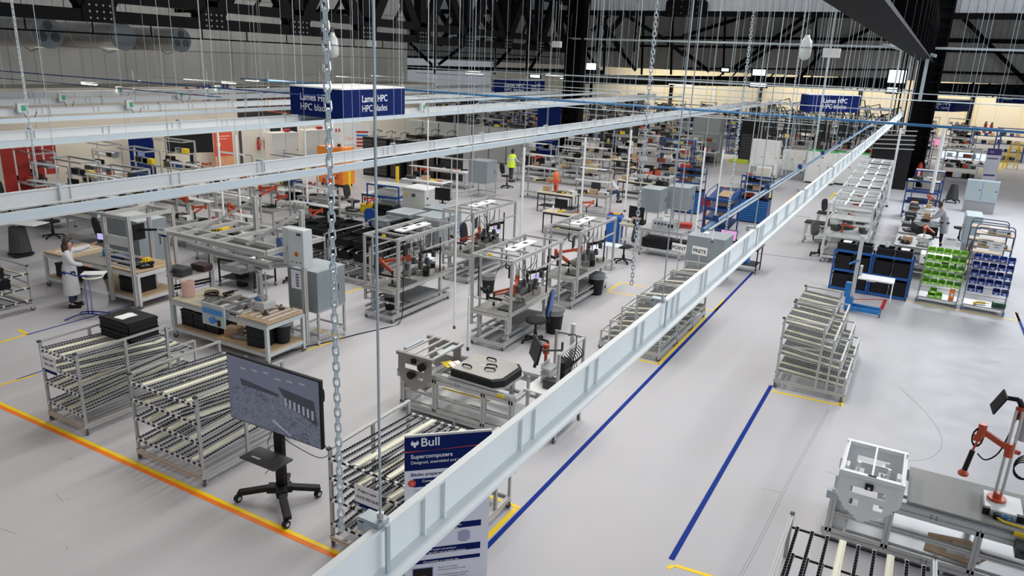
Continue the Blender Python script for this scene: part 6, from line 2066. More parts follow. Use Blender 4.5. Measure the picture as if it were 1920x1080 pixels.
put(('bc', 1), lambda: blue_cabinet(1.2, .8, .95, 9), (-9.0, 32.6), R(0), 'left blue drawer cabinet with loaded shelves above')
put(('bc', 1), None, (-6.1, 32.4), R(0), 'right blue drawer cabinet with loaded shelves above')
put(('bc', 2), lambda: blue_cabinet(1.1, .7, .95, 9, False), (-7.5, 34.0), R(0), 'low blue drawer cabinet between the two shelved ones')
shelf_stuff(-9.0, 32.6, (1.03, 1.36, 1.69, 1.95), 1.1, .6, 'on the left blue cabinet', 20)
shelf_stuff(-6.1, 32.4, (1.03, 1.36, 1.69, 1.95), 1.1, .6, 'on the right blue cabinet', 30)
clutter(-7.5, 34.0, 1.02, 1.0, .6, 0, 4, 'on the low blue cabinet', 40)
t = thing('sloped_tray_rack', 'dark blue rack of sloping trays in front of the blue cabinets', 'rack', (-6.75, 29.4, 0), R(-10))
for x in (-.5, .5):
    for y in (-.5, .5):
        MB().bar((x, y, .05), (x, y, 1.6 + y * .3), .045).build('upright', BLUE, t)
for i, z in enumerate((.3, .68, 1.06, 1.44)):
    o = MB().box((0, 0, z), (1.0, 1.1, .02), ry=0, rx=.35).build('sloping_tray', BLUE, t)
    MB().box((0, -.52, z - .12), (1.0, .03, .1)).build('tray_lip', BLUE, t)
m = MB()
for i, z in enumerate((.72, 1.10, 1.48)):
    m.box((.1, .05, z + .03), (.5, .5, .015), rx=.35)
m.build('cardboard_sheets', CARD, t)
for x in (-.5, .5):
    MB().tube([(x, -.5, 1.45), (x, -.2, 1.62), (x, .5, 1.78)], .02, 6).build('hand_hoop', BLUE, t)
t = thing('red_post', 'red standing post with hand wheel beside the sloping tray rack', 'post', (-7.31, 29.15))
MB().cyl((0, 0, 0), (0, 0, 1.35), .035, 10).cyl((0, 0, 0), (0, 0, .03), .15, 14).build('post_tube', RED, t)
MB().box((0, 0, 1.15), (.3, .12, .3)).build('red_box', RED, t)
MB().torus((-.1, -.1, .25), .16, .015, 'y', 16, 5).build('black_ring', BLACK, t)

# ---- right side: black crates in blue racks, lift truck, bin racks
for i, x in enumerate((-1.42, -.36)):
    t = thing('crate_rack', ('left' if i == 0 else 'right') + ' blue steel rack holding large black crates', 'rack', (x, 23.75, 0), R(-3))
    for a in (-.5, .5):
        for b in (-.28, .28):
            MB().bar((a, b, 0), (a, b, 1.22), .05).build('upright', BLUE if 0 else M('rack_blue', (.01, .10, .36), .4, 0, .06), t)
    for z in (.06, .62, 1.2):
        MB().bar((-.5, -.28, z), (.5, -.28, z), .05, .07).bar((-.5, .28, z), (.5, .28, z), .05, .07).build('cross_beam', MATS['rack_blue'], t)
        MB().bb(-.48, .48, -.27, .27, z, z + .02).build('shelf', MATS['rack_blue'], t)
    m = MB()
    for a in (-.5, .5):
        for j in range(12):
            m.box((a, -.306, .1 + j * .09), (.02, .004, .03))
    m.build('punched_slots', DARK, t)
    for k_, z in enumerate((.085, .645, 1.225)):
        for j, dx in enumerate((-.24, .24)):
            o = put(('crate', 'tall'), lambda: crate(.44, .5, .42, BLACK, False), (x + dx, 23.72, z), R(-3),
                    'black crate at %s %s of the %s blue crate rack' % (('bottom', 'middle', 'top')[k_], ('left', 'right')[j], ('left', 'right')[i]))
            if k_ == 2:
                o.scale = (1, 1, .5)
item('paper', PAPER, (-1.66, 23.7, 1.44), 0, '', 'white sheet on the top left black crate')
item('paper', PAPER, (-.12, 23.7, 1.44), 0, '', 'white sheet on the top right black crate')
t = item('bin', WHITE, (-.6, 23.7, 1.44), 0, '', 'small white wheel lying on the top of the crate racks', .3)
t = thing('lift_truck', 'small blue lift truck with tall mast and white table in front of the crate racks', 'lift truck', (-1.16, 21.44), R(0))
MB().bar((0, 0, .15), (0, .02, 2.1), .10, .09).build('mast', M('mast_grey', (.55, .58, .6), .4, .2), t)
MB().bb(-.15, .05, -.12, .12, .05, .42).bb(-.2, -.06, -.1, .1, .4, .8).build('drive_housing', M('lift_blue', (.01, .16, .48), .4, 0, .05), t, bevel=.02)
MB().bar((-.1, -.1, .12), (.75, -.15, .12), .08, .09).bar((-.05, .25, .12), (.75, .2, .12), .08, .09).bar((0, -.1, .2), (0, .25, .2), .08).build('fork_leg', MATS['lift_blue'], t)
MB().bb(.08, .95, -.3, .25, 1.0, 1.035).build('white_table', WHITE, t)
MB().bb(.08, .14, -.1, .1, 1.0, 1.3).bb(.3, .5, -.33, -.3, .98, 1.02).build('table_bracket', ALU, t)
MB().bar((.02, -.03, 1.45), (-.2, -.1, 1.32), .05, .04).build('blue_lever', BLUEL, t)
MB().bar((.93, -.28, .5), (.93, -.28, 1.0), .03).build('white_stay', WHITE, t)
caster(.75, -.15, t); caster(.75, .2, t); caster(-.1, 0, t)
for i, (x, y, mat, nm, n_) in enumerate([(.92, 23.9, GREEN, 'lime green', 0), (2.05, 23.85, BINB, 'blue', 1)]):
    t = put(('binrack', 0), lambda: bin_rack(1.0, 1.55), (x, y), R(-4), 'wheeled rack full of %s picking bins at the right' % nm)
    for r_ in range(5):
        for c_ in range(5):
            if n_ == 1 and r_ == 0 and c_ == 2:
                continue
            f = (r_ + .6) / 5.0
            u = -.40 + c_ * .20
            put(('pbin', mat.name), lambda: pick_bin(mat), (x + u + .02, y - .15 + .20 * f, .42 + 1.10 * f - .0), R(-4),
                '%s picking bin, row %s from the top, %s' % (nm, ('fifth', 'fourth', 'third', 'second', 'first')[r_], ('leftmost', 'second from left', 'in the middle', 'second from right', 'rightmost')[c_]), nm + ' picking bins on the wheeled rack')
paper_sign((.95, 23.95, 1.78), R(-4), .34, .22, ['REBUTS'], 'white paper sign on top of the green bin rack', 0, False, .06)
paper_sign((2.05, 23.9, 1.80), R(-4), .34, .24, ['KANBAN', 'VIDE'], 'white paper sign on top of the blue bin rack', 0, False, .05)
for j, (a, b, z) in enumerate([(.75, 23.75, .19), (.93, 23.75, .19), (.78, 23.78, .31)]):
    put(('pbin', GREEN.name), None, (a, b, z), 0, 'loose lime green bin on the bottom shelf of the green bin rack, ' + ('left', 'right', 'upper')[j])
t = thing('orange_folder', 'orange upright box on the bottom shelf of the green bin rack', 'box', (1.25, 23.8, .185))
MB().bb(-.06, .06, -.1, .1, 0, .3).build('box_body', ORANGE, t, bevel=.005)
MB().bb(-.03, .03, -.103, -.1, .1, .2).build('label_patch', PAPER, t)
item('tool', YELL, (1.95, 23.75, .19), 0, '', 'yellow and black tool on the bottom of the blue bin rack', 1.4)
item('case', M('dark_green', (.02, .10, .05), .5), (2.4, 23.75, .19), 0, '', 'dark green box on the bottom of the blue bin rack', .8)
# trolleys
put(('tt', 1), lambda: tube_trolley(1.05, .65, 1.75, 4), (2.25, 27.6), R(-4), 'slate blue tube trolley with wooden shelves, front one at the right')
put(('tt', 1), None, (2.15, 28.7), R(-4), 'slate blue tube trolley with wooden shelves, rear one at the right')
for i, z in enumerate((.32, .74, 1.16, 1.57)):
    clutter(2.25, 27.6, z, .9, .5, R(-4), 3, 'on shelf %s of the front tube trolley' % ('one', 'two', 'three', 'four')[i], 60 + i, [('tray', ALUD), ('unit', WHITE), ('tray', ALU), ('paper', PAPER), ('case', LGREY)])
put(('chair', 'k'), lambda: office_chair(FABK, BLACK, .5, .55), (1.57, 33.63), R(-60), 'black round-backed chair beside the man at the right bench')
put(('chair', 'g'), lambda: office_chair(FABG, BLACK, .5, .5), (1.39, 28.07), R(-100), 'grey cushioned chair behind the green bin rack')
put(('chair', 'g'), None, (-2.8, 27.62), R(60), 'grey chair left of the white frame row')
put(('chair', 'k'), None, (-3.13, 32.84), R(70), 'black chair left of the white frame row')
put(('wb', 'stool'), lambda: workbench(.9, .6, .8, BLACK, LGREY), (-3.21, 29.81), R(0), 'small pale frame table with black cushion top at the aisle')
put(('wb', 'stool'), None, (-3.1, 32.2), R(0), 'second black-topped pale frame table farther along the aisle')
# white frame row
YW = [26.8, 28.9, 31.4, 33.6, 36.0, 38.6, 41.5]
for i, y in enumerate(YW):
    put(('wf', i % 2), lambda: white_frame(1.35, 1.7, 2.0 - .0, None, i), (-1.95 + (-.02) * (y - 27), y), 0, ('first', 'second', 'third', 'fourth', 'fifth', 'sixth', 'seventh')[i] + ' white frame bench in the row along the right aisle, counted from the front')
# right man's bench row
for i, y in enumerate((28.0, 30.4, 32.8, 35.2)):
    o = put(('wb', 'rb'), lambda: workbench(1.3, 2.0, .9, ALUD, ALU, upper=0), (.15, y), 0, ('first', 'second', 'third', 'fourth')[i] + ' metal bench covered with tools left of the man at the right')
    where = 'on the %s metal bench beside the right man' % ('first', 'second', 'third', 'fourth')[i]
    clutter(-.2, y, .9, 1.8, .5, PI / 2, 5, where.replace('on the', 'on the left half of the'), 80 + i)
    clutter(.35, y, .9, 1.8, .5, PI / 2, 5, where.replace('on the', 'on the right half of the'), 90 + i, [('arm', RUST), ('unit', BLACK), ('unit', WHITE), ('tray', STEELB), ('roll', CARD), ('tool', RED), ('coil', BLACK), ('unit', LGREY)])
item('unit', WHITE, (.75, 26.6, .55), 0, '', 'white console at the near end of the right bench row', 2.2)
item('unit', BLACK, (-.2, 26.6, .5), .3, '', 'black console with cables at the near end of the right bench row', 1.6)
put(('wb', 'low'), lambda: workbench(1.5, .8, .5, ALUD, ALUD), (.35, 26.6), 0, 'low dark trolley behind the right blue crate rack')
put(('bs', 1), lambda: blue_shelving(1.3, .7, 1.7, 4), (.0, 38.6), 0, 'blue shelf unit with yellow hoses behind the right man')
put(('bs', 1), None, (.2, 43.2), 0, 'blue shelf unit with white top behind the first blue shelf unit at right')
clutter(0, 38.6, 1.73, 1.2, .6, 0, 4, 'on the blue shelf unit behind the right man', 101, [('coil', YELL), ('coil', BLACK), ('unit', DARK), ('unit', LGREY)])
clutter(0, 38.6, .73, 1.2, .6, 0, 4, 'inside the blue shelf unit behind the right man', 102, [('coil', YELL), ('unit', BLUE), ('unit', DARK), ('case', BLUE)])
put(('gc2', 0), lambda: elec_cabinet(1.35, .5, 1.0, .55, M('pale_blue_grey', (.42, .50, .54), .4, .1, .03)), (2.51, 42.31), R(-4), 'pale blue-grey cabinet with two latches on legs at the right')
put(('gc2', 0), None, (1.8, 31.3), R(-90), 'pale blue-grey cabinet seen from the side behind the tube trolleys')
t = thing('floor_stand', 'black conical stand on wheels in the right aisle behind the man', 'stand', (1.41, 44.65))
MB().cyl((0, 0, .2), (0, 0, .95), .30, 14, .16).build('cone_body', DARK, t)
for a in (.5, 2.1, 3.6, 5.2):
    MB().bar((0, 0, .18), (math.cos(a) * .42, math.sin(a) * .42, .12), .05).cyl((math.cos(a) * .42 - .02, math.sin(a) * .42, .05), (math.cos(a) * .42 + .02, math.sin(a) * .42, .05), .05, 8).build('foot', BLACK, t)

# ================================================================== people
person('woman with dark hair and glasses in a white coat working at the left bench', (-17.55, 9.95, 0), R(138), lean=.06, armL=((-.22, -.12, 1.14), (-.18, -.38, 1.08)), armR=((.36, -.22, 1.34), (.52, -.42, 1.42)), coat_len=.58, glasses=True, long_hair=True, hair=M('brown_hair', (.06, .035, .025), .6, 0, .2, 30))
person('man seen from behind in a yellow high-visibility vest at a desk', (-19.07, 34.38), R(150), lean=.15, armL=((-.28, -.12, 1.15), (-.24, -.38, 1.05)), armR=((.32, -.15, 1.2), (.38, -.42, 1.15)), coat=M('grey_shirt', (.42, .44, .48), .8), trousers=DARK, vest=HIVIS, coat_len=0)
person('man in a pale grey coat bending over the right bench', (.95, 32.6, 0), R(-80), lean=.35, armL=((-.2, -.22, 1.12), (-.14, -.42, 1.0)), armR=((.2, -.22, 1.14), (.12, -.45, 1.02)), coat=M('pale_grey_coat', (.50, .51, .55), .75), trousers=BLACK, coat_len=.42, head_fwd=.04)
person('person in a white coat and cap seated at the bench behind the blue barrel', (-12.72, 32.55), R(110), lean=.2, sit=True, armL=((-.2, -.2, 1.12), (-.15, -.42, 1.05)), armR=((.22, -.2, 1.12), (.2, -.42, 1.05)))
person('woman with long reddish-brown hair working among the middle benches', (-12.77, 41.13), R(20), lean=.15, armL=((-.24, -.18, 1.12), (-.12, -.36, 1.1)), armR=((.24, -.18, 1.12), (.12, -.36, 1.1)), hair=M('auburn_hair', (.12, .035, .02), .6), long_hair=True, coat=M('beige_coat', (.55, .50, .45), .8))
person('dark-clothed person seated behind the benches near the black racks', (-21.0, 28.6, 0), R(40), lean=.15, sit=True, coat=BLACK, trousers=BLACK, armL=((-.24, -.18, 1.12), (-.12, -.36, 1.1)), armR=((.24, -.18, 1.12), (.12, -.36, 1.1)))
person('person in a white coat far away among the central rear benches', (-17.19, 52.94), R(60), coat_len=.45)
person('second white-coated person farther right among the rear benches', (-17.12, 46.97), R(-120), lean=.4, coat_len=.45)
person('white-coated person at the far left benches', (-27.5, 17.2, 0), R(20), coat_len=.5)


# ---- woman's bench at the left: (corners measured on the floor)
t = thing('portal_bench', 'long bench with tall aluminium frame where the woman in white works', 'workbench', (-17.9, 11.2, 0), R(3))
bx, by = 1.75, .55
for x in (-bx, bx):
    for y in (-by, by):
        MB().bar((x, y, .12), (x, y, .86), .07).build('leg', LGREY, t)
        caster(x, y, t, .13, .06)
for y in (-by, by):
    MB().bar((-bx, y, .84), (bx, y, .84), .05, .09).bar((-bx, y, .22), (bx, y, .22), .05, .08).build('long_rail', LGREY, t)
for x in (-bx, bx):
    MB().bar((x, -by, .84), (x, by, .84), .05, .09).bar((x, -by, .22), (x, by, .22), .05, .08).build('end_rail', LGREY, t)
box_part('lower_board', WOOD, t, (0, 0, .28), (2 * bx, 2 * by, .03))
box_part('left_board', WOOD, t, (-1.2, 0, .92), (1.1, 1.15, .05), .005, label='wooden board with white strips')
for i in range(3):
    box_part('white_strip', WHITE, t, (-1.45 + i * .24, -.02, .948), (.06, .9, .006))
box_part('middle_top', MATG, t, (.0, 0, .90), (1.3, 1.1, .03))
box_part('right_board', WOOD, t, (1.15, 0, .92), (1.2, 1.1, .04), .005)
for x, y in ((.85, -.62), (1.72, -.62), (1.72, .62), (.85, .62)):
    MB().slot((x, y, .1), (x, y, 2.3), .08).build('tall_post', ALU, t)
for z in (1.05, 1.17, 1.29, 1.40):
    MB().slot((.85, -.62, z), (1.72, -.62, z), .035).build('ladder_rail', ALU, t)
box_part('white_board', LGREY, t, (1.28, -.6, 1.66), (.82, .03, .24))
for z in (2.26,):
    MB().slot((.85, -.62, z), (1.72, -.62, z), .08).slot((.85, .62, z), (1.72, .62, z), .08).slot((.85, -.62, z), (.85, .62, z), .08).slot((1.72, -.62, z), (1.72, .62, z), .08).build('top_frame', ALU, t)
MB().slot((.6, -.5, 2.22), (-1.4, -.5, 2.22), .06).slot((.6, .5, 2.22), (-1.4, .5, 2.22), .06).slot((-1.4, -.5, 2.22), (-1.4, .5, 2.22), .06).slot((-.5, -.5, 2.22), (-.5, .5, 2.22), .06).build('top_frame', ALU, t)
box_part('small_display', SCRP, t, (.45, -.45, 1.62), (.22, .03, .14), rz=.2, label='small lit violet display')
MB().cyl((1.0, .2, 1.75), (1.5, .3, 1.8), .03, 8).box((.98, .2, 1.7), (.06, .3, .4)).build('black_arm', BLACK, t)
for i, (a, m_) in enumerate([((-19.1, 10.95), 0), ((-18.45, 11.0), 0), ((-16.75, 11.15), 1)]):
    put(('crate', 'wb'), lambda: crate(.62, .55, .34, BLACK, True), (a[0], a[1], .295), R(3), ('first', 'second', 'third')[i] + ' black crate from the left on the lower board of the woman bench')
put(('crate', 'wb'), None, (-16.75, 11.15, .655), R(3), 'black crate stacked on the right-hand crate of the woman bench')
clutter(-16.7, 11.2, .945, 1.0, .8, 0, 5, 'on the wooden top right of the woman in white', 120, [('tool', YELL), ('tool', RED), ('clamp', YELL), ('tray', BLACK), ('paper', PAPER), ('tool', ORANGE)])
clutter(-17.8, 11.2, .92, 1.2, .8, 0, 4, 'on the bench in front of the woman in white', 121, [('bottle', BLUEL), ('tray', DARK), ('unit', BLUE), ('coil', BLACK)])
# bin-bag stand
t = thing('bag_stand', 'dark blue tubular stand with transparent rubbish bag beside the woman', 'bag stand', (-16.5, 9.7, 0), R(30))
BT = M('stand_blue', (.01, .02, .22), .4, .1, .05)
for x in (-.04, .06):
    MB().tube([(x, 0, .1), (x, 0, .95), (x - .1, 0, 1.02), (-.2, 0, 1.02), (-.4, 0, 1.08), (-.48, 0, 1.06)] if x > 0 else [(x, 0, .1), (x, 0, 1.0)], .016, 7).build('stand_tube', BT, t)
MB().tube([(-.45, -.28, .02), (-.15, -.1, .12), (.25, -.1, .12), (.45, -.3, .02)], .016, 7).tube([(-.4, .3, .02), (-.1, .1, .12), (.2, .1, .12), (.45, .3, .02)], .016, 7).build('foot_tube', BT, t)
MB().lathe([(.05, .25), (.22, .22), (.28, .4), (.25, .75), (.20, .95), (.22, 1.0)], (.12, .1, 0), 14).build('bag', FILM, t, smooth=True, label='transparent plastic bag')
MB().torus((.12, .1, .99), .21, .02, 'z', 16, 5).build('bag_ring', IVORY, t)
MB().box((.1, .2, 1.04), (.5, .3, .02), rz=.2).build('white_lid', WHITE, t)
t = thing('floor_stand', 'dark conical bin stand at the left edge beyond the woman', 'stand', (-23.11, 11.76))
MB().cyl((0, 0, .15), (0, 0, .9), .30, 14, .22).build('cone_body', DARK, t)
MB().box((0, 0, .08), (.5, .5, .08)).build('base_plate', BLACK, t)
MB().box((.2, .2, 1.0), (1.0, .6, .02), rz=.3).cyl((0, 0, .9), (0, 0, 1.0), .04, 8).build('white_top', WHITE, t)

# ---- tote racks (black bins on roller shelves) between the gantry bench and the grey box trio
put(('totef', 0), lambda: flow_rack(Wd=1.5, L=2.4, Lh=1.9, levels=((.95, 1.05, 1.95), (.58, .68, 2.2), (.25, .3, 2.3)), nl=5, H_=1.15, mid=False, pattern='RRR'), (-13.6, 15.4), 0, 'roller rack carrying black totes, nearer the left workstation')
put(('totef', 0), None, (-15.6, 15.8), 0, 'roller rack carrying black totes, left of the nearer one')
put(('totef', 1), lambda: flow_rack(Wd=1.5, L=1.35, Lh=1.1, levels=((.95, 1.05, 1.1), (.58, .68, 1.25), (.25, .3, 1.3)), nl=5, H_=1.15, mid=False, pattern='RRR'), (-14.3, 17.95), 0, 'rear roller rack with grey and black totes beside the grey box trio')
TB = lambda: crate(.58, .78, .22, BLACK)
TG_ = lambda: crate(.58, .78, .22, M('clear_grey_tote', (.28, .30, .32), .4, 0, .05))
n_ = 0
for (rx_, ry_, nm) in ((-13.6, 15.4, 'nearer roller rack'), (-15.6, 15.8, 'left roller rack'), (-14.3, 17.95, 'rear roller rack')):
    for j, yy in enumerate((.5, 1.4) if nm[0] != 'r' else (.5,)):
        for i, xx in enumerate((-.38, .38)):
            for k_, z in enumerate((1.0, .63)):
                grey = (nm[0] == 'r' and i == 0 and k_ == 0)
                put(('tote', grey), TG_ if grey else TB, (rx_ + xx, ry_ + yy, z), 0,
                    '%s tote, %s %s on the %s level of the %s' % ('grey' if grey else 'black', ('front', 'rear')[j], ('left', 'right')[i], ('upper', 'lower')[k_], nm))
paper_sign((-13.8, 17.92, 1.06), 0, .3, .26, ['LOT 2'], 'small white sheet on the front of the rear roller rack', 0, False, .06)

# ---- mid-left zone
def bench(lab, p, rz=0.0, key='alu', n=4, seed=0, where=None, pool=None, h=.85, size=(1.6, .8), top=None, fr_=None, upper=0, mon=0, cat=None):
    top = top or (WOODP if key != 'alu' else MATG)
    fr_ = fr_ or ALU
    put(('bench', key, size, upper), lambda: workbench(size[0], size[1], h, top, fr_, True, True, .04, upper), p, rz, lab)
    w = where or 'on the ' + lab
    if n:
        clutter(p[0], p[1], h, size[0], size[1], rz, n, w, seed, pool)
    for k_ in range(mon):
        w = 'on the ' + ' '.join(lab.split()[:9])
        put(('mon', 's'), lambda: monitor(.5, .32), (p[0] + math.cos(rz) * (-.3 + k_ * .6), p[1] + math.sin(rz) * (-.3 + k_ * .6) + .1, h), rz + .15, 'black monitor %s%s' % ('' if mon == 1 else ('left one ', 'right one ')[k_], w))


bench('beech table with orange roll behind the gantry', (-15.6, 13.6), .1, 'beech', 3, 201, None, [('coil', BLACK), ('tray', DARK), ('paper', PAPER)], top=WOODP, fr_=BLACK, size=(1.3, .9))
item('roll', ORANGE, (-15.5, 13.8, .85), 0, '', 'orange upright roll on the beech table behind the gantry', .8)
item('bin', BLACK, (-15.7, 13.5, 0), 0, '', 'black bin beneath the beech table behind the gantry')
put(('chair', 'b'), CHB, (-14.9, 14.6), R(160), 'dark chair behind the beech table')
P4 = [('arm', RUST), ('case', BLACK), ('unit', LGREY), ('tool', YELL), ('tray', DARK), ('tool', BLACK), ('coil', BLACK), ('unit', WHITE)]
spec = [('aluminium frame bench with yellow device left of the beech table', (-17.9, 15.0), 2.0), ('second aluminium frame bench behind the yellow device', (-17.2, 17.6), 2.0),
        ('frame bench near the yellow crate, behind the left tote rack', (-17.0, 20.2), 0), ('tall frame bench at left under the crane beams', (-20.6, 15.6), 2.1),
        ('frame bench with red arms at the far left', (-20.4, 18.6), 2.1), ('frame bench left of the wheeled blue shelf', (-20.0, 21.4), 0),
        ('far left frame bench under the beams', (-23.4, 17.6), 2.1), ('far left frame bench next to the navy poster', (-24.6, 20.8), 2.1),
        ('low frame table in front of the white cabinets', (-26.0, 24.2), 0), ('long frame table in front of the red poster', (-27.5, 22.0), 0),
        ('frame bench at left, behind the tall frame bench', (-23.0, 14.2), 2.1), ('frame bench cut by the left edge', (-26.4, 14.4), 2.1), ('rear frame bench near the left edge', (-28.4, 17.8), 2.1)]
for i, (lab, p, up) in enumerate(spec):
    bench(lab, p, R(2 * (i % 3)), 'alu', 6, 210 + i, None, P4, size=(2.0, .95), upper=up)
item('unit', YELL, (-18.2, 14.9, .85), .2, '', 'yellow device with black tool on the frame bench left of the beech table', 1.6)
item('tool', YELL, (-17.6, 15.1, .85), .2, '', 'yellow clamp beside the yellow device', 2.0)
put(('crate', 'y'), lambda: crate(.5, .4, .28, YELL), (-16.9, 20.3, .85), .1, 'bright yellow crate on the frame bench behind the left tote rack')
item('case', BLACK, (-17.6, 18.8, .9), .1, '', 'big black covered unit behind the beech table', 2.2)
item('case', BLACK, (-16.2, 20.4, .9), .1, '', 'black covered monitor beside the yellow crate', 2.0)
put(('chair', 'b'), CHB, (-15.9, 19.4), R(190), 'navy chair near the yellow crate')
for i, p in enumerate([(-20.4, 18.6), (-20.0, 21.4), (-17.9, 15.1), (-20.6, 15.7), (-24.6, 20.8)]):
    item('arm', RUST, (p[0], p[1], .852), i * 1.1, '', 'large orange-red arm at the left, %s' % ('above the red-arm bench', 'behind the red-arm bench', 'near the yellow device', 'at the tall frame bench', 'near the navy poster')[i], 1.5)
put(('bs', 'l'), lambda: blue_shelving(1.4, .8, 1.5, 4, MATS['rack_blue']), (-17.7, 22.4), R(5), 'blue wheeled shelf with white packets in front of the orange cabinet')
for i, z in enumerate((.62, 1.05)):
    t = thing('white_packets', 'stack of white flat packets, %s level of the blue wheeled shelf' % ('middle', 'upper')[i], 'packets', (-17.7, 22.4, z + .02), R(5))
    for k_ in range(3):
        MB().box((.02 * k_, 0, .04 + k_ * .07), (1.0 - .05 * k_, .6, .06)).build('packet', PAPER, t)
t = thing('alu_table', 'low table with pale wooden board right of the blue wheeled shelf', 'table', (-15.6, 21.2, 0))
box_part('board', WOODP, t, (0, 0, .62), (1.3, .7, .03))
for x in (-.6, .6):
    for y in (-.3, .3):
        MB().slot((x, y, 0), (x, y, .6), .05).build('leg', ALUD, t)
# orange safety cabinet
t = thing('orange_cabinet', 'bright orange safety cabinet with hazard sign, behind the second beam', 'cabinet', (-24.9, 27.5, 0), R(2))
box_part('cabinet_body', M('safety_orange', (.85, .25, .02), .42, 0, .04), t, (0, 0, 1.0), (1.5, .9, 1.75), .01)
for x in (-.38, .38):
    o = box_part('door', MATS['safety_orange'], t, (x, -.46, 1.0), (.72, .02, 1.65))
    box_part('handle', BLACK, o, (x + (.25 if x < 0 else -.25), -.48, .95), (.05, .02, .16))
for x in (-.6, .6):
    MB().box((x, 0, .06), (.12, .7, .12)).build('foot', BLACK, t)
MB().box((.2, .0, 1.9), (.5, .02, .42), rx=-.3).build('hazard_sign', PAPER, t)
MB().box((.2, -.01, 1.9), (.2, .02, .2), rx=-.3).build('hazard_mark', BLACK, t)
t = thing('guard_post', 'yellow guard post right of the orange cabinet', 'post', (-23.7, 27.0, 0))
MB().cyl((0, 0, 0), (0, 0, 1.0), .09, 12).build('post_tube', YELL, t)
t = thing('guard_post', 'yellow and black guard post near the black racks', 'post', (-22.98, 29.77))
MB().cyl((0, 0, 0), (0, 0, .9), .09, 12).build('post_tube', YELL, t)
MB().cyl((0, 0, .9), (0, 0, 1.05), .095, 12).build('black_cap', BLACK, t)
put(('chair', 'k'), None, (-19.5, 22.47), R(100), 'black chair on the open floor right of the orange cabinet')
bench('black-framed computer table right of the orange cabinet', (-18.7, 23.4), R(0), 'blk2', 3, 240, None, [('tray', DARK), ('coil', BLACK), ('paper', PAPER)], top=LGREY, fr_=BLACK, size=(1.8, .8), mon=1)
# white inspection machine near the grey trio
t = thing('inspection_machine', 'white bench machine with grey frame behind the grey box trio', 'machine', (-16.2, 22.4, 0))
box_part('machine_body', LGREY, t, (0, 0, .75), (1.0, .9, 1.5), .01)
box_part('machine_top', WHITE, t, (0, 0, 1.53), (1.06, .96, .06), .01)
box_part('yellow_mark', YELL, t, (-.3, -.46, 1.3), (.1, .02, .1))
box_part('control_panel', DARK, t, (.0, -.46, 1.3), (.14, .02, .1))
box_part('side_table', ALU, t, (.95, .1, 1.0), (.9, .9, .06))
for x in (.6, 1.35):
    for y in (-.3, .5):
        MB().slot((x, y, 0), (x, y, 1.0), .05).build('leg', ALU, t)
put(('mon', 'k'), None, (-15.3, 22.5, 1.032), R(10), 'black monitor on arm behind the white bench machine')
bench('long pale desk in front of the black server racks', (-19.58, 27.52), R(3), 'pale', 5, 244, None, None, top=WHITE, fr_=ALU, size=(2.2, .9), upper=1.9)
bench('second pale desk in front of the black server racks', (-20.56, 30.94), R(3), 'pale', 4, 245, None, None, top=WHITE, fr_=ALU, size=(2.2, .9), upper=1.9)
# black server racks
for i, (px_, py_) in enumerate([(-25.8, 31.5), (-24.9, 31.5), (-24.0, 31.5), (-23.1, 31.7), (-22.2, 31.9), (-21.3, 32.1), (-25.0, 34.2), (-24.0, 34.3), (-23.0, 34.4)]):
    put(('srv', 0), server_rack, (px_, py_), 0, 'black server rack with cables on top, in the block behind the second beam', 'black server racks behind the second beam')
for i in range(7):
    put(('srv2', 0), lambda: elec_cabinet(1.2, .8, 2.1, .05, M('rack_grey_glass', (.33, .35, .35), .35, .2), 1), (-29.5 + i * 1.25, 40.5), 0, ORD[i].replace('nearest', 'leftmost') + ' tall grey rack in the row under the middle blue sign')
# office front things
t = thing('red_poster', 'tall red roll-up poster with orange picture at its foot by the office front', 'poster', (-32.2, 27.06, 0.54), R(75))
t.location.z = 0
MB().bb(-.5, .5, -.01, .01, .1, 2.35).build('poster_sheet', M('poster_red', (.62, .08, .04), .5, 0, .05, 2), t)
MB().bb(-.5, .5, -.016, -.01, .1, .75).build('printed_picture', M('poster_picture', (.75, .35, .18), .5, 0, .5, 2), t)
MB().bb(-.36, -.16, -.016, -.01, 1.25, 1.45).bb(-.36, .36, -.016, -.01, 1.75, 1.8).bb(-.36, .2, -.016, -.01, 1.62, 1.66).bb(-.36, .3, -.016, -.01, 2.0, 2.1).build('printed_lines', M('print_pink', (.85, .5, .45), .5), t)
MB().bb(-.55, .55, -.12, .12, 0, .1).build('base_cassette', ALU, t)
for i, (q, lab) in enumerate([((268, 302), 'navy roll-up poster with pale drawing at the left by the office front')]):
    p = (-32.0, 22.23, 0.96)
    t = thing('navy_poster', lab, 'poster', (p[0], p[1], 0), R(75))
    MB().bb(-.55, .55, -.01, .01, .1, 2.3).build('poster_sheet', NAVY, t)
    m = MB()
    for k_ in range(7):
        m.bar((-.45 + k_ * .1, -.014, .3), (-.1 + k_ * .1, -.014, .9), .05, .004)
    m.bb(-.2, .1, -.016, -.012, 1.1, 1.4)
    m.build('printed_drawing', M('print_blue_pale', (.2, .25, .5), .5), t)
    MB().bb(-.6, .6, -.12, .12, 0, .1).build('base_cassette', ALU, t)
p = (-31.2, 24.3, 1.0)
t = thing('screen_stand', 'large dark screen on a wheeled stand in front of the office front', 'screen', (p[0], p[1], 0), R(60))
MB().bb(-1.15, 1.0, -.04, .04, 1.25, 2.5).build('screen_panel', BLACK, t, bevel=.01)
MB().bb(-.08, .08, .03, .12, .2, 1.7).build('upright_column', BLACK, t)
MB().box((0, -.1, .8), (.6, .3, .03)).build('equipment_shelf', DARK, t)
for a in (-.6, .6):
    MB().bar((0, 0, .2), (a, -.45, .08), .09, .07).bar((0, 0, .2), (a, .35, .08), .09, .07).build('foot_leg', BLACK, t)
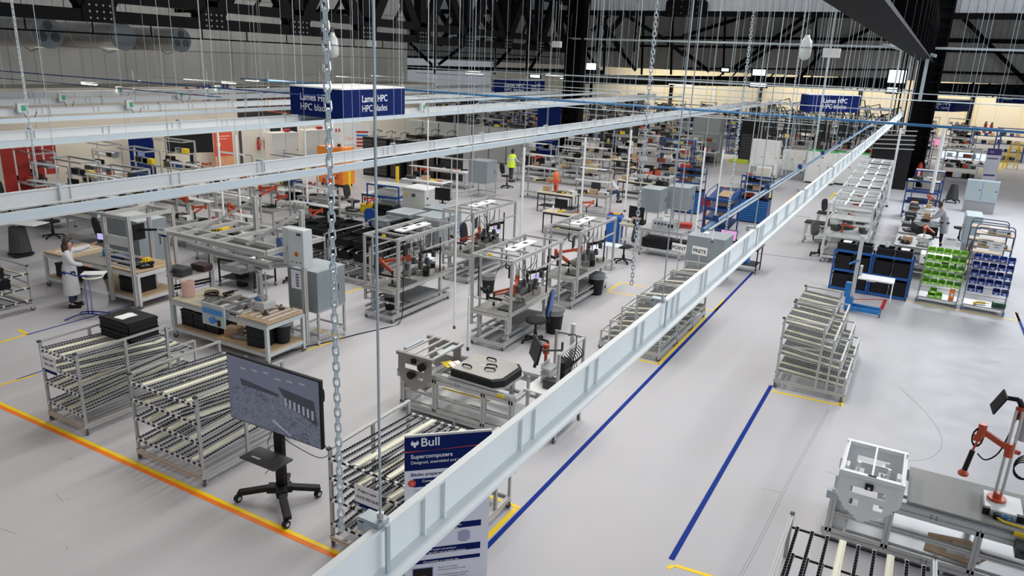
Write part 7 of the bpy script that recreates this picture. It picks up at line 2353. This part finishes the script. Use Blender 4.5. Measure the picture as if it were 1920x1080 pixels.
# dark framed picture on the office wall, logo
p0, p1 = (-33.0, 28.81, 4.55), (-33.0, 32.68, 2.37)
t = thing('wall_picture', 'large dark picture with orange line drawing on the office wall', 'picture', (-32.95, 0, 0))
ya, yb = p0[1], p1[1]
MB().bb(-.03, .02, ya, yb, 2.45, 4.2).build('picture_panel', M('picture_black', (.025, .018, .02), .4, 0, .3, 2), t)
m = MB()
for a, b, c, d in ((.3, .45, .9, .62), (.32, .3, .95, .1), (.55, .2, .62, .8), (.7, .3, .75, .9), (.75, .9, .85, .3), (.4, .8, .6, .55), (.2, .6, .45, .35), (.8, .15, .9, .7)):
    m.bar((.03, ya + (yb - ya) * a, 2.5 + 1.6 * b), (.03, ya + (yb - ya) * c, 2.5 + 1.6 * d), .03)
m.build('orange_drawing', M('picture_orange', (.8, .18, .05), .5, 0, .2), t)
t = thing('wall_logo', 'navy and red logo lettering Bull on the office wall above the red poster', 'logo', (-32.95, 0, 0))
pl = (-33.0, 26.05, 3.51)
text('Bull', t, (.03, pl[1] + .55, 3.55), (PI / 2, 0, PI / 2), 1.15, M('logo_navy', (.02, .03, .16), .5), ext=.01, bold=.02)
m = MB().cyl((.0, pl[1], 3.85), (.04, pl[1], 3.85), .30, 10).bar((.02, pl[1] - .2, 4.0), (.02, pl[1] - .38, 4.2), .1).bar((.02, pl[1] + .2, 4.0), (.02, pl[1] + .38, 4.2), .1)
m.build('bull_head_emblem', M('logo_red', (.6, .07, .03), .5), t)
# office window, door
p0, p1 = (-33.0, 30.64, 2.29), (-33.0, 33.12, 1.17)
t = struct(MB().bb(-33.02, -32.94, p0[1] - .15, p1[1] + .15, 1.15, 1.25).bb(-33.02, -32.94, p0[1] - .15, p1[1] + .15, 2.45, 2.55).bb(-33.02, -32.94, p0[1] - .15, p0[1], 1.15, 2.55).bb(-33.02, -32.94, p1[1], p1[1] + .15, 1.15, 2.55).bb(-33.02, -32.94, (p0[1] + p1[1]) / 2 - .06, (p0[1] + p1[1]) / 2 + .06, 1.15, 2.55), 'window_8', WHITE)
MB().bb(-33.0, -32.96, p0[1], (p0[1] + p1[1]) / 2, 1.25, 2.45).build('pane', M('dark_glass', (.015, .02, .025), .12, 0, 0), t)
MB().bb(-33.0, -32.96, (p0[1] + p1[1]) / 2, p1[1], 1.25, 2.45).build('pane', MATS['dark_glass'], t)
p0 = (-33.0, 28.8, 0.6)
t = struct(MB().bb(-32.99, -32.95, p0[1] - .2, p0[1] + 2.2, 0, 2.6), 'door_1', M('door_white', (.62, .60, .54), .5, 0, .03))
MB().bb(-32.95, -32.92, p0[1] - .05, p0[1] + .12, .1, 2.5).build('grey_panel', DARK, t)
MB().box((-32.92, p0[1] + 1.9, 1.1), (.05, .04, .2)).build('door_handle', BLACK, t)
for i, y in enumerate(((-32.6, 30.06, 0.67)[1], (-32.6, 30.58, 0.78)[1])):
    t = thing('fire_extinguisher', ('left' if i == 0 else 'right') + ' red fire extinguisher hung by the office window', 'extinguisher', (-32.86, y, .75))
    MB().lathe([(.02, 0), (.09, .01), (.1, .1), (.1, .5), (.05, .6), (.03, .65)], n=14).build('cylinder_body', RED, t, smooth=True)
    MB().box((0, 0, .68), (.05, .16, .06)).tube([(0, .05, .65), (.05, .14, .5), (.03, .12, .2)], .012, 5).build('valve_hose', BLACK, t)
# white cabinets and whiteboard
for i, (q, lab) in enumerate([((556, 332), 'left tall pale cabinet with clipped papers in front of the office wall'), ((600, 326), 'right tall pale cabinet with clipped papers in front of the office wall')]):
    put(('pc', 0), lambda: elec_cabinet(1.5, .8, 2.0, .1, BEIGE), (-29.6, 28.6 + i * 2.4), R(75), lab)
    t = item('case', RED, (-29.5, 28.6 + i * 2.4 + .3, 2.12), R(75), '', 'red clip and papers on top of the %s pale cabinet' % ('left', 'right')[i], .8)
p = (-30.5, 34.2, 0.68)
t = thing('whiteboard', 'wheeled whiteboard with coloured notes near the office wall', 'board', (p[0], p[1], 0), R(70))
MB().bb(-1.3, 1.3, -.02, .02, .95, 2.3).build('board_panel', WHITE, t)
MB().bb(-1.34, 1.34, -.03, .03, 2.3, 2.36).bb(-1.34, 1.34, -.03, .03, .9, .95).bb(-1.3, -1.26, -.02, .02, 0, .95).bb(1.26, 1.3, -.02, .02, 0, .95).build('board_frame', ALU, t)
MB().bb(-1.2, -.5, -.025, -.02, 2.2, 2.26).build('blue_bar', BLUEL, t)
MB().bb(-.9, -.8, -.025, -.02, 1.75, 1.85).build('green_note', GREEN, t)
MB().bb(-.4, -.3, -.025, -.02, 1.7, 1.9).bb(-.2, -.1, -.025, -.02, 1.7, 1.9).build('red_note', RED, t)
MB().tube([(.2, -.025, 1.3), (.5, -.025, 1.4), (.4, -.025, 1.2), (.8, -.025, 1.35)], .02, 4).build('orange_scribble', ORANGE, t)
p = (-29.0, 34.3, 0.81)
t = thing('notice_board', 'narrow white notice board with red and blue bars', 'board', (p[0], p[1], 0), R(40))
MB().bb(-.42, .42, -.02, .02, .5, 2.3).build('board_panel', WHITE, t)
m = MB(); mb2 = MB()
for k_ in range(5):
    (m if k_ != 3 else mb2).bb(-.34, .34, -.026, -.02, .95 + k_ * .2, 1.06 + k_ * .2)
m.build('red_bars', RED, t); mb2.build('blue_bar', BLUEL, t)
MB().bb(-.42, -.38, -.02, .02, 0, .5).bb(.38, .42, -.02, .02, 0, .5).build('legs', ALU, t)
MB().bar((-34 + 34, 0, .0), (0, 0, .01), .01).build('foot_pin', ALU, t)
# ---- navy board and blue cabinet beside the middle column
for i, (q, w_, h_, lab) in enumerate([((-22.56, 46.24), 1.7, 3.4, 'tall navy printed board left of the middle black column'), ((-22.94, 49.79), 1.0, 1.9, 'bright blue upright panel at the foot of the middle black column')]):
    p = q
    t = thing('display_board', lab, 'board', (p[0] - (.9 if i else 0), p[1] - .6, 0))
    MB().bb(-w_ / 2, w_ / 2, -.04, .04, 0, h_).build('board_panel', NAVY if i == 0 else BLUEL, t)
    m = MB()
    for k_ in range(8 if i == 0 else 2):
        m.bb(-w_ * .38, w_ * (.1 + .04 * (k_ % 4)), -.046, -.04, .4 + k_ * .2, .45 + k_ * .2)
    m.build('printed_lines', M('print_blue_pale', (.2, .25, .5), .5), t)
# ---- electrical cabinets right of centre
for i, (x, y, w_, h_, z_) in enumerate([(-8.5, 46.4, 1.6, 2.15, .1), (-7.0, 47.6, 1.35, 1.2, .5), (-5.35, 46.6, 1.6, 1.75, .1), (-3.75, 47.2, 1.6, 1.75, .1)]):
    t = elec_cabinet(w_, .7, h_, z_, M('cabinet_pale_grey', (.72, .72, .70), .45, .0, .03), 2)
    t.location = (x, y, 0)
    t['label'] = ('tall pale electrical cabinet with two doors, leftmost of the electrical cabinets', 'pale electrical cabinet raised on legs, second from the left', 'pale electrical cabinet with green edge on top, third from the left', 'pale electrical cabinet nearest the right black column')[i]
    if i >= 2:
        MB().bb(-w_ / 2, w_ / 2, -.36, .36, z_ + h_, z_ + h_ + .05).build('green_edge', M('green_strip', (.05, .4, .1), .5), t)
put(('srv3', 0), lambda: server_rack(1.3, .9, 2.9), (-11.08, 54.43), 0, 'very tall black cabinet left of the electrical cabinets')
put(('srv4', 0), lambda: elec_cabinet(1.9, 1.0, 3.0, .1, M('rack_grey_glass', (.33, .35, .35), .35, .2), 2), (-13.39, 51.62), R(-5), 'tall grey glass-fronted rack behind the left blue cabinet')
t = thing('yellow_pallet', 'small yellow-green pallet on the floor left of the tall black cabinet', 'pallet', (-11.4, 52.92))
MB().bb(-.6, .6, -.3, .3, 0, .22).build('pallet_body', M('acid_green', (.6, .7, .05), .5), t)
t = thing('carton', 'pale carton on top of the right blue cabinet shelves', 'box', (-5.9, 32.4, 1.96))
MB().bb(-.28, .28, -.22, .22, 0, .36).build('carton_body', M('carton_pale', (.6, .56, .48), .6), t)
MB().bb(-.28, .28, -.03, .03, .36, .362).build('packing_tape', WOODP, t)
# cable structure above electrical cabinets
t = thing('cable_rack_structure', 'steel rack structure full of black cables behind the electrical cabinets', 'rack', (-5.5, 52.2, 0))
for x in (-4.5, -2.5, -.5, 1.5, 3.2):
    for y in (0, 2.2):
        MB().bar((x, y, 0), (x, y, 4.1), .08).build('post', ALU, t)
for z in (2.6, 3.1, 3.6, 4.1):
    MB().bar((-4.6, 0, z), (3.3, 0, z), .06).bar((-4.6, 2.2, z), (3.3, 2.2, z), .06).build('long_rail', GALV, t)
m = MB()
rr_ = random.Random(11)
for i in range(26):
    x = -4.4 + i * .3
    zt = rr_.uniform(3.6, 4.5)
    m.tube([(x, -.1, 1.9), (x + rr_.uniform(-.2, .2), -.15, 2.8), (x + rr_.uniform(-.3, .3), -.1, zt), (x + .35, .6, zt + .15), (x + .6, 1.4, 3.4)], .035, 5)
m.build('black_cable_loops', BLACK, t)
m = MB()
for i in range(6):
    m.bb(-4.4 + i * 1.3, -3.5 + i * 1.3, .2, 2.0, 4.12, 4.2)
m.build('top_panels', M('panel_pale_blue', (.5, .6, .68), .3, .2), t)
for i in range(7):
    MB().bb(-4.3 + i * 1.1, -3.7 + i * 1.1, .3, .9, 2.2 + .1 * (i % 3), 3.2).build('dark_unit', DARK, t)
t = thing('black_block', 'wide black cabinet block behind the white frame row and the column', 'cabinet', (-2.4, 48.2, 0))
MB().bb(-.5, 1.5, -.6, .6, 0, 3.0).build('cabinet_body', BLACK, t, bevel=.02)
m = MB()
for i in range(5):
    m.bar((-.5, -.7, 2.2 + i * .25), (1.6, -.7, 2.3 + i * .25), .05)
m.build('front_rails', ALU, t)
t = thing('fire_extinguisher', 'red fire extinguisher at the foot of the right black column', 'extinguisher', (-.35, 49.3, .35))
MB().lathe([(.02, 0), (.13, .01), (.15, .1), (.15, .9), (.08, 1.05), (.04, 1.12)], n=14).build('cylinder_body', RED, t, smooth=True)
MB().box((0, -.16, .5), (.12, .02, .3)).build('white_label', PAPER, t)

# ---- open middle zone benches (right of the vest man)
mid = [(-11.37, 24.9, 'beech desk with black monitor behind the second row workstation', 1), (-13.5, 28.59, 'black-legged table left of the blue barrel', 0), (-12.31, 29.3, 'grey bench with clear boxes left of the capped person', 0), (-15.66, 31.03, 'frame bench with grey end panel near the man in the yellow vest', 0), (-16.54, 35.82, 'frame bench with orange gear near the man in the yellow vest', 0), (-15.09, 36.02, 'portal bench behind the capped person', 0), (-12.07, 34.23, 'pale beech table right of the capped person', 0), (-13.21, 38.96, 'second pale beech table right of the capped person', 0), (-16.09, 41.49, 'frame bench behind the pale beech tables', 0), (-15.31, 45.37, 'frame bench with violet display among the middle rows', 0), (-18.54, 41.16, 'portal bench before the bright blue panel', 0), (-11.88, 39.02, 'grey bench where the auburn-haired woman works', 1), (-12.6, 44.92, 'grey bench behind the auburn-haired woman', 0), (-18.24, 35.41, 'dark desk where the man in the yellow vest sits', 2)]
for i, (px_, py_, lab, mn) in enumerate(mid):
    wood = 'beech' in lab or 'table' in lab
    bench(lab, (px_, py_), R(3 * ((i % 3) - 1)), 'mw' if wood else 'ma', 6, 300 + i, None, None, top=WOODP if wood else MATG, fr_=BLACK if wood else ALU, size=(1.7, .75), upper=0 if wood else (2.0 if i % 2 else 1.9), mon=mn)
for i, q in enumerate([(-14.65, 30.69, 1.2), (-14.93, 31.34, 0.6)]):
    t = thing('orange_gear', 'bright orange bundle of gear hung on the frame bench', 'gear', q, 0)
    MB().lathe([(.1, 0), (.22, .1), (.2, .4), (.24, .6), (.1, .9)], n=10).build('orange_bundle', M('fluo_orange', (.95, .16, .03), .5, 0, .2), t, smooth=True)
    t.scale = (.55, .55, .6)
    t.location.z = (.87, .28)[i]
    t['label'] = ('upper', 'lower')[i] + ' ' + t['label'] + ' near the yellow vest'
put(('chair', 'k'), None, ((-18.29, 32.61)[0], (-18.29, 32.61)[1]), R(150), 'black chair under the man in the yellow vest')
item('unit', YELL, (-16.09, 53.45, 0.9), 0, '', 'bright yellow box on a far bench behind the auburn-haired woman', 2.2)
put(('chair', 'k'), None, (-12.46, 30.41), R(40), 'black chair left of the capped person')
# ---- far filler rows
TAKEN = [(o_.location.x, o_.location.y) for o_ in bpy.data.objects if o_.parent is None and o_.get('category') in ('workbench', 'machine', 'cabinet', 'rack', 'shelf', 'table', 'board', 'person', 'poster', 'screen', 'ladder', 'column', 'block', 'pallet', 'post', 'chair', 'stand', 'trolley') and o_.location.z < .5]


TAKEN += [(2.01, 57.68), (1.24, 68.25), (1.74, 62.59)]


def free(x, y, dx=1.95, dy=1.0):
    if any(abs(a - x) < dx and abs(b - y) < dy for a, b in TAKEN):
        return False
    TAKEN.append((x, y))
    return True


rnd = random.Random(5)
FAR = []
for r_, y in enumerate((43, 46.5, 50, 54, 58, 62.5, 67.5, 73, 79, 86, 93)):
    for x in range(-46, 13, 3):
        xx = x + rnd.uniform(-.5, .5)
        yy = y + rnd.uniform(-.5, .5)
        if y < 52 and (xx < -31 or -10 < xx < 0.6):
            continue
        if y < 56 and (-10.5 < xx < -1):
            continue
        if -24.5 < xx < -20.5 and y < 52:
            continue
        if xx > 3.2 and y < 100 and xx > 3 + (y - 60) * .05:
            continue
        if xx > 1.0 and y < 52:
            continue
        if -31 < xx < -20 and y < 43.5:
            continue
        if -18 < xx < -11 and 50 < y < 53:
            continue
        if free(xx, yy):
            FAR.append((xx, yy, r_))
ROWN = ['first', 'second', 'third', 'fourth', 'fifth', 'sixth', 'seventh', 'eighth', 'ninth', 'tenth', 'eleventh']
for i, (x, y, r_) in enumerate(FAR):
    k_ = i % 5
    side = 'left of the middle column' if x < -23 else 'between the black columns' if x < -1 else 'right of the right column'
    if k_ in (0, 1, 3):
        put(('farb', k_), lambda: far_bench(k_), (x, y), rnd.uniform(-.06, .06), 'loaded aluminium bench in the %s far row, %s' % (ROWN[r_], side), 'far benches, row %d, %s' % (r_ + 1, side))
    elif k_ == 2:
        put(('fars', 0), lambda: far_shelf(), (x, y), rnd.uniform(-.06, .06), 'dark blue shelf unit with boxes in the %s far row, %s' % (ROWN[r_], side), 'far shelf units, row %d, %s' % (r_ + 1, side))
    else:
        put(('fard', 0), lambda: far_dark(), (x, y), rnd.uniform(-.06, .06), 'black cabinet in the %s far row, %s' % (ROWN[r_], side), 'far black cabinets, row %d, %s' % (r_ + 1, side))
# more loaded benches at the far left in front of the office front and before the far rows
for i, (x, y) in enumerate([(-22.5, 12.2), (-25.0, 12.0), (-27.8, 12.4), (-30.6, 13.0), (-24.2, 15.9), (-27.0, 16.0), (-30.2, 16.3), (-22.0, 18.0), (-25.6, 17.6), (-28.2, 19.4), (-31.0, 19.6), (-22.6, 22.4), (-27.0, 21.2), (-30.0, 22.4)]):
    if not free(x, y):
        continue
    put(('farb', i % 2 * 3), lambda: far_bench(i % 2 * 3), (x, y), rnd.uniform(-.1, .1), 'loaded aluminium bench in the crowded left bay before the office front', 'loaded benches in the crowded left bay')
for i, (x, y) in enumerate([(-19.0, 37.5), (-16.6, 38.0), (-14.0, 38.4), (-18.2, 40.4), (-15.5, 41), (-12.6, 40.2), (-12.0, 36.6), (-17.4, 35.4)]):
    if not free(x, y, 1.7, .95):
        continue
    put(('farb', i % 2), lambda: far_bench(i % 2), (x, y), rnd.uniform(-.1, .1), 'loaded aluminium bench between the yellow vest and the far rows', 'loaded benches beyond the yellow vest')
for i, (x, y) in enumerate([(-24.6, 13.6), (-29.0, 14.6), (-21.0, 13.2)]):
    put(('chairl', 0), lambda: office_chair(FABK, BLACK, .6, .5), (x, y), 1.0 + i, ('nearer', 'farther', 'nearest')[i] + ' black chair among the crowded left bay benches')
p = (-30.5, 16.31, 2.73)
t = thing('screen_wall', 'four bright red upright panels among the benches at the far left', 'panels', (-30.5, p[1], 0), R(80))
for k_ in range(4):
    MB().bb(-.9 + k_ * .5, -.48 + k_ * .5, -.03, .03, .5 + (.6 if k_ == 3 else 0), 2.4).build('panel', RED, t)
MB().bb(-.95, 1.1, -.02, .02, .4, .5).bb(-.9, -.85, -.02, .02, 0, .5).bb(1.0, 1.05, -.02, .02, 0, .5).build('panel_stand', ALU, t)
# right back desks
for i, (q, lab) in enumerate([((2.01, 57.68), 'desk with three lit screens at the right, behind the pale cabinet'), ((1.24, 68.25), 'desk with colourful screen right of the black column')]):
    p = q
    bench(lab, p, R(-4), 'rbk', 4, 400 + i, None, None, top=LGREY, fr_=ALU, size=(3.0, .9), upper=1.7)
    for j in range(3 if i == 0 else 1):
        put(('mon', 'lit', i), lambda: monitor(.85, .5, SCRW if i == 0 else M('screen_colour2', (.4, .2, .4), .3, 0, 0, emit=((.8, .25, .45), .9))), (p[0] - .9 + j * .95, p[1] - .1, .95), R(-4),
            ('left', 'middle', 'right')[j] + (' lit white monitor of the three at the right back' if i == 0 else ' pinkish lit monitor right of the black column'))
t = thing('rollup_banner', 'small white and purple roll-up banner in the right aisle', 'banner', (3.49, 55.51), R(20))
MB().bb(-.42, .42, -.01, .01, .05, 2.1).build('banner_sheet', M('banner_white', (.72, .73, .82), .55), t)
MB().bb(-.42, .42, -.015, -.01, 1.7, 2.1).bb(-.35, .3, -.015, -.01, 1.45, 1.52).bb(-.35, .3, -.015, -.01, .4, .5).build('purple_header', M('purple', (.06, .03, .18), .5), t)
MB().bb(-.45, .45, -.1, .1, 0, .06).build('base_cassette', ALU, t)
text('Bull', t, (-.25, -.02, 1.85), rot, .14, WHITE)
for i, q in enumerate([(4.63, 95.04), (5.13, 94.05)]):
    p = q
    t = thing('fire_extinguisher', ('left' if i == 0 else 'right') + ' red extinguisher on the far back wall at the right', 'extinguisher', (p[0], p[1], .7))
    MB().lathe([(.02, 0), (.14, .01), (.16, .1), (.16, .9), (.06, 1.1)], n=12).build('cylinder_body', RED, t, smooth=True)
    MB().box((0, 0, 1.15), (.2, .08, .1)).build('valve', BLACK, t)
t = thing('step_ladder', 'yellow stepladder standing before the far shelves at the right', 'ladder', (5.3, 65.8), R(10))
for s in (-.35, .35):
    MB().bar((s, -.5, 0), (s * .7, 0, 1.9), .06).bar((s, .5, 0), (s * .7, 0, 1.9), .06).build('side_rail', YELL, t)
for k_ in range(6):
    MB().bar((-.33 + k_ * .015, -.42 + k_ * .08, .3 + k_ * .28), (.33 - k_ * .015, -.42 + k_ * .08, .3 + k_ * .28), .08, .03).build('step', YELL, t)
for i, x in enumerate((2.6, 4.4)):
    put(('bsf', 0), lambda: far_shelf(2.0, 2.6), (x + 1.0, 70 + i * 1.5), 0, ('left', 'right')[i] + ' tall dark blue storage rack before the back wall at the right')


# labels that more than one loose thing carries get a shared group
for lab_, os_ in FIX.items():
    if len(os_) > 1:
        for o_ in os_:
            o_['group'] = lab_
            o_['label'] = lab_

for o_ in bpy.data.objects:
    if o_.parent and o_.name.split('.')[0] in ('rivets', 'screw_heads', 'suspension_wire', 'drop_wire', 'punched_slots', 'rail_clips', 'front_controls', 'small_parts', 'seam_rings', 'rungs', 'lacing_bars', 'small_fixtures', 'black_fixtures', 'loose_goods', 'chain_links', 'printed_lines', 'top_cables', 'black_cable_loops', 'cable_loops', 'hanging_tools', 'loose_cables', 'vent_lobes', 'picture_lights', 'picture_shapes', 'white_tags', 'stored_boxes'):
        o_['kind'] = 'stuff'
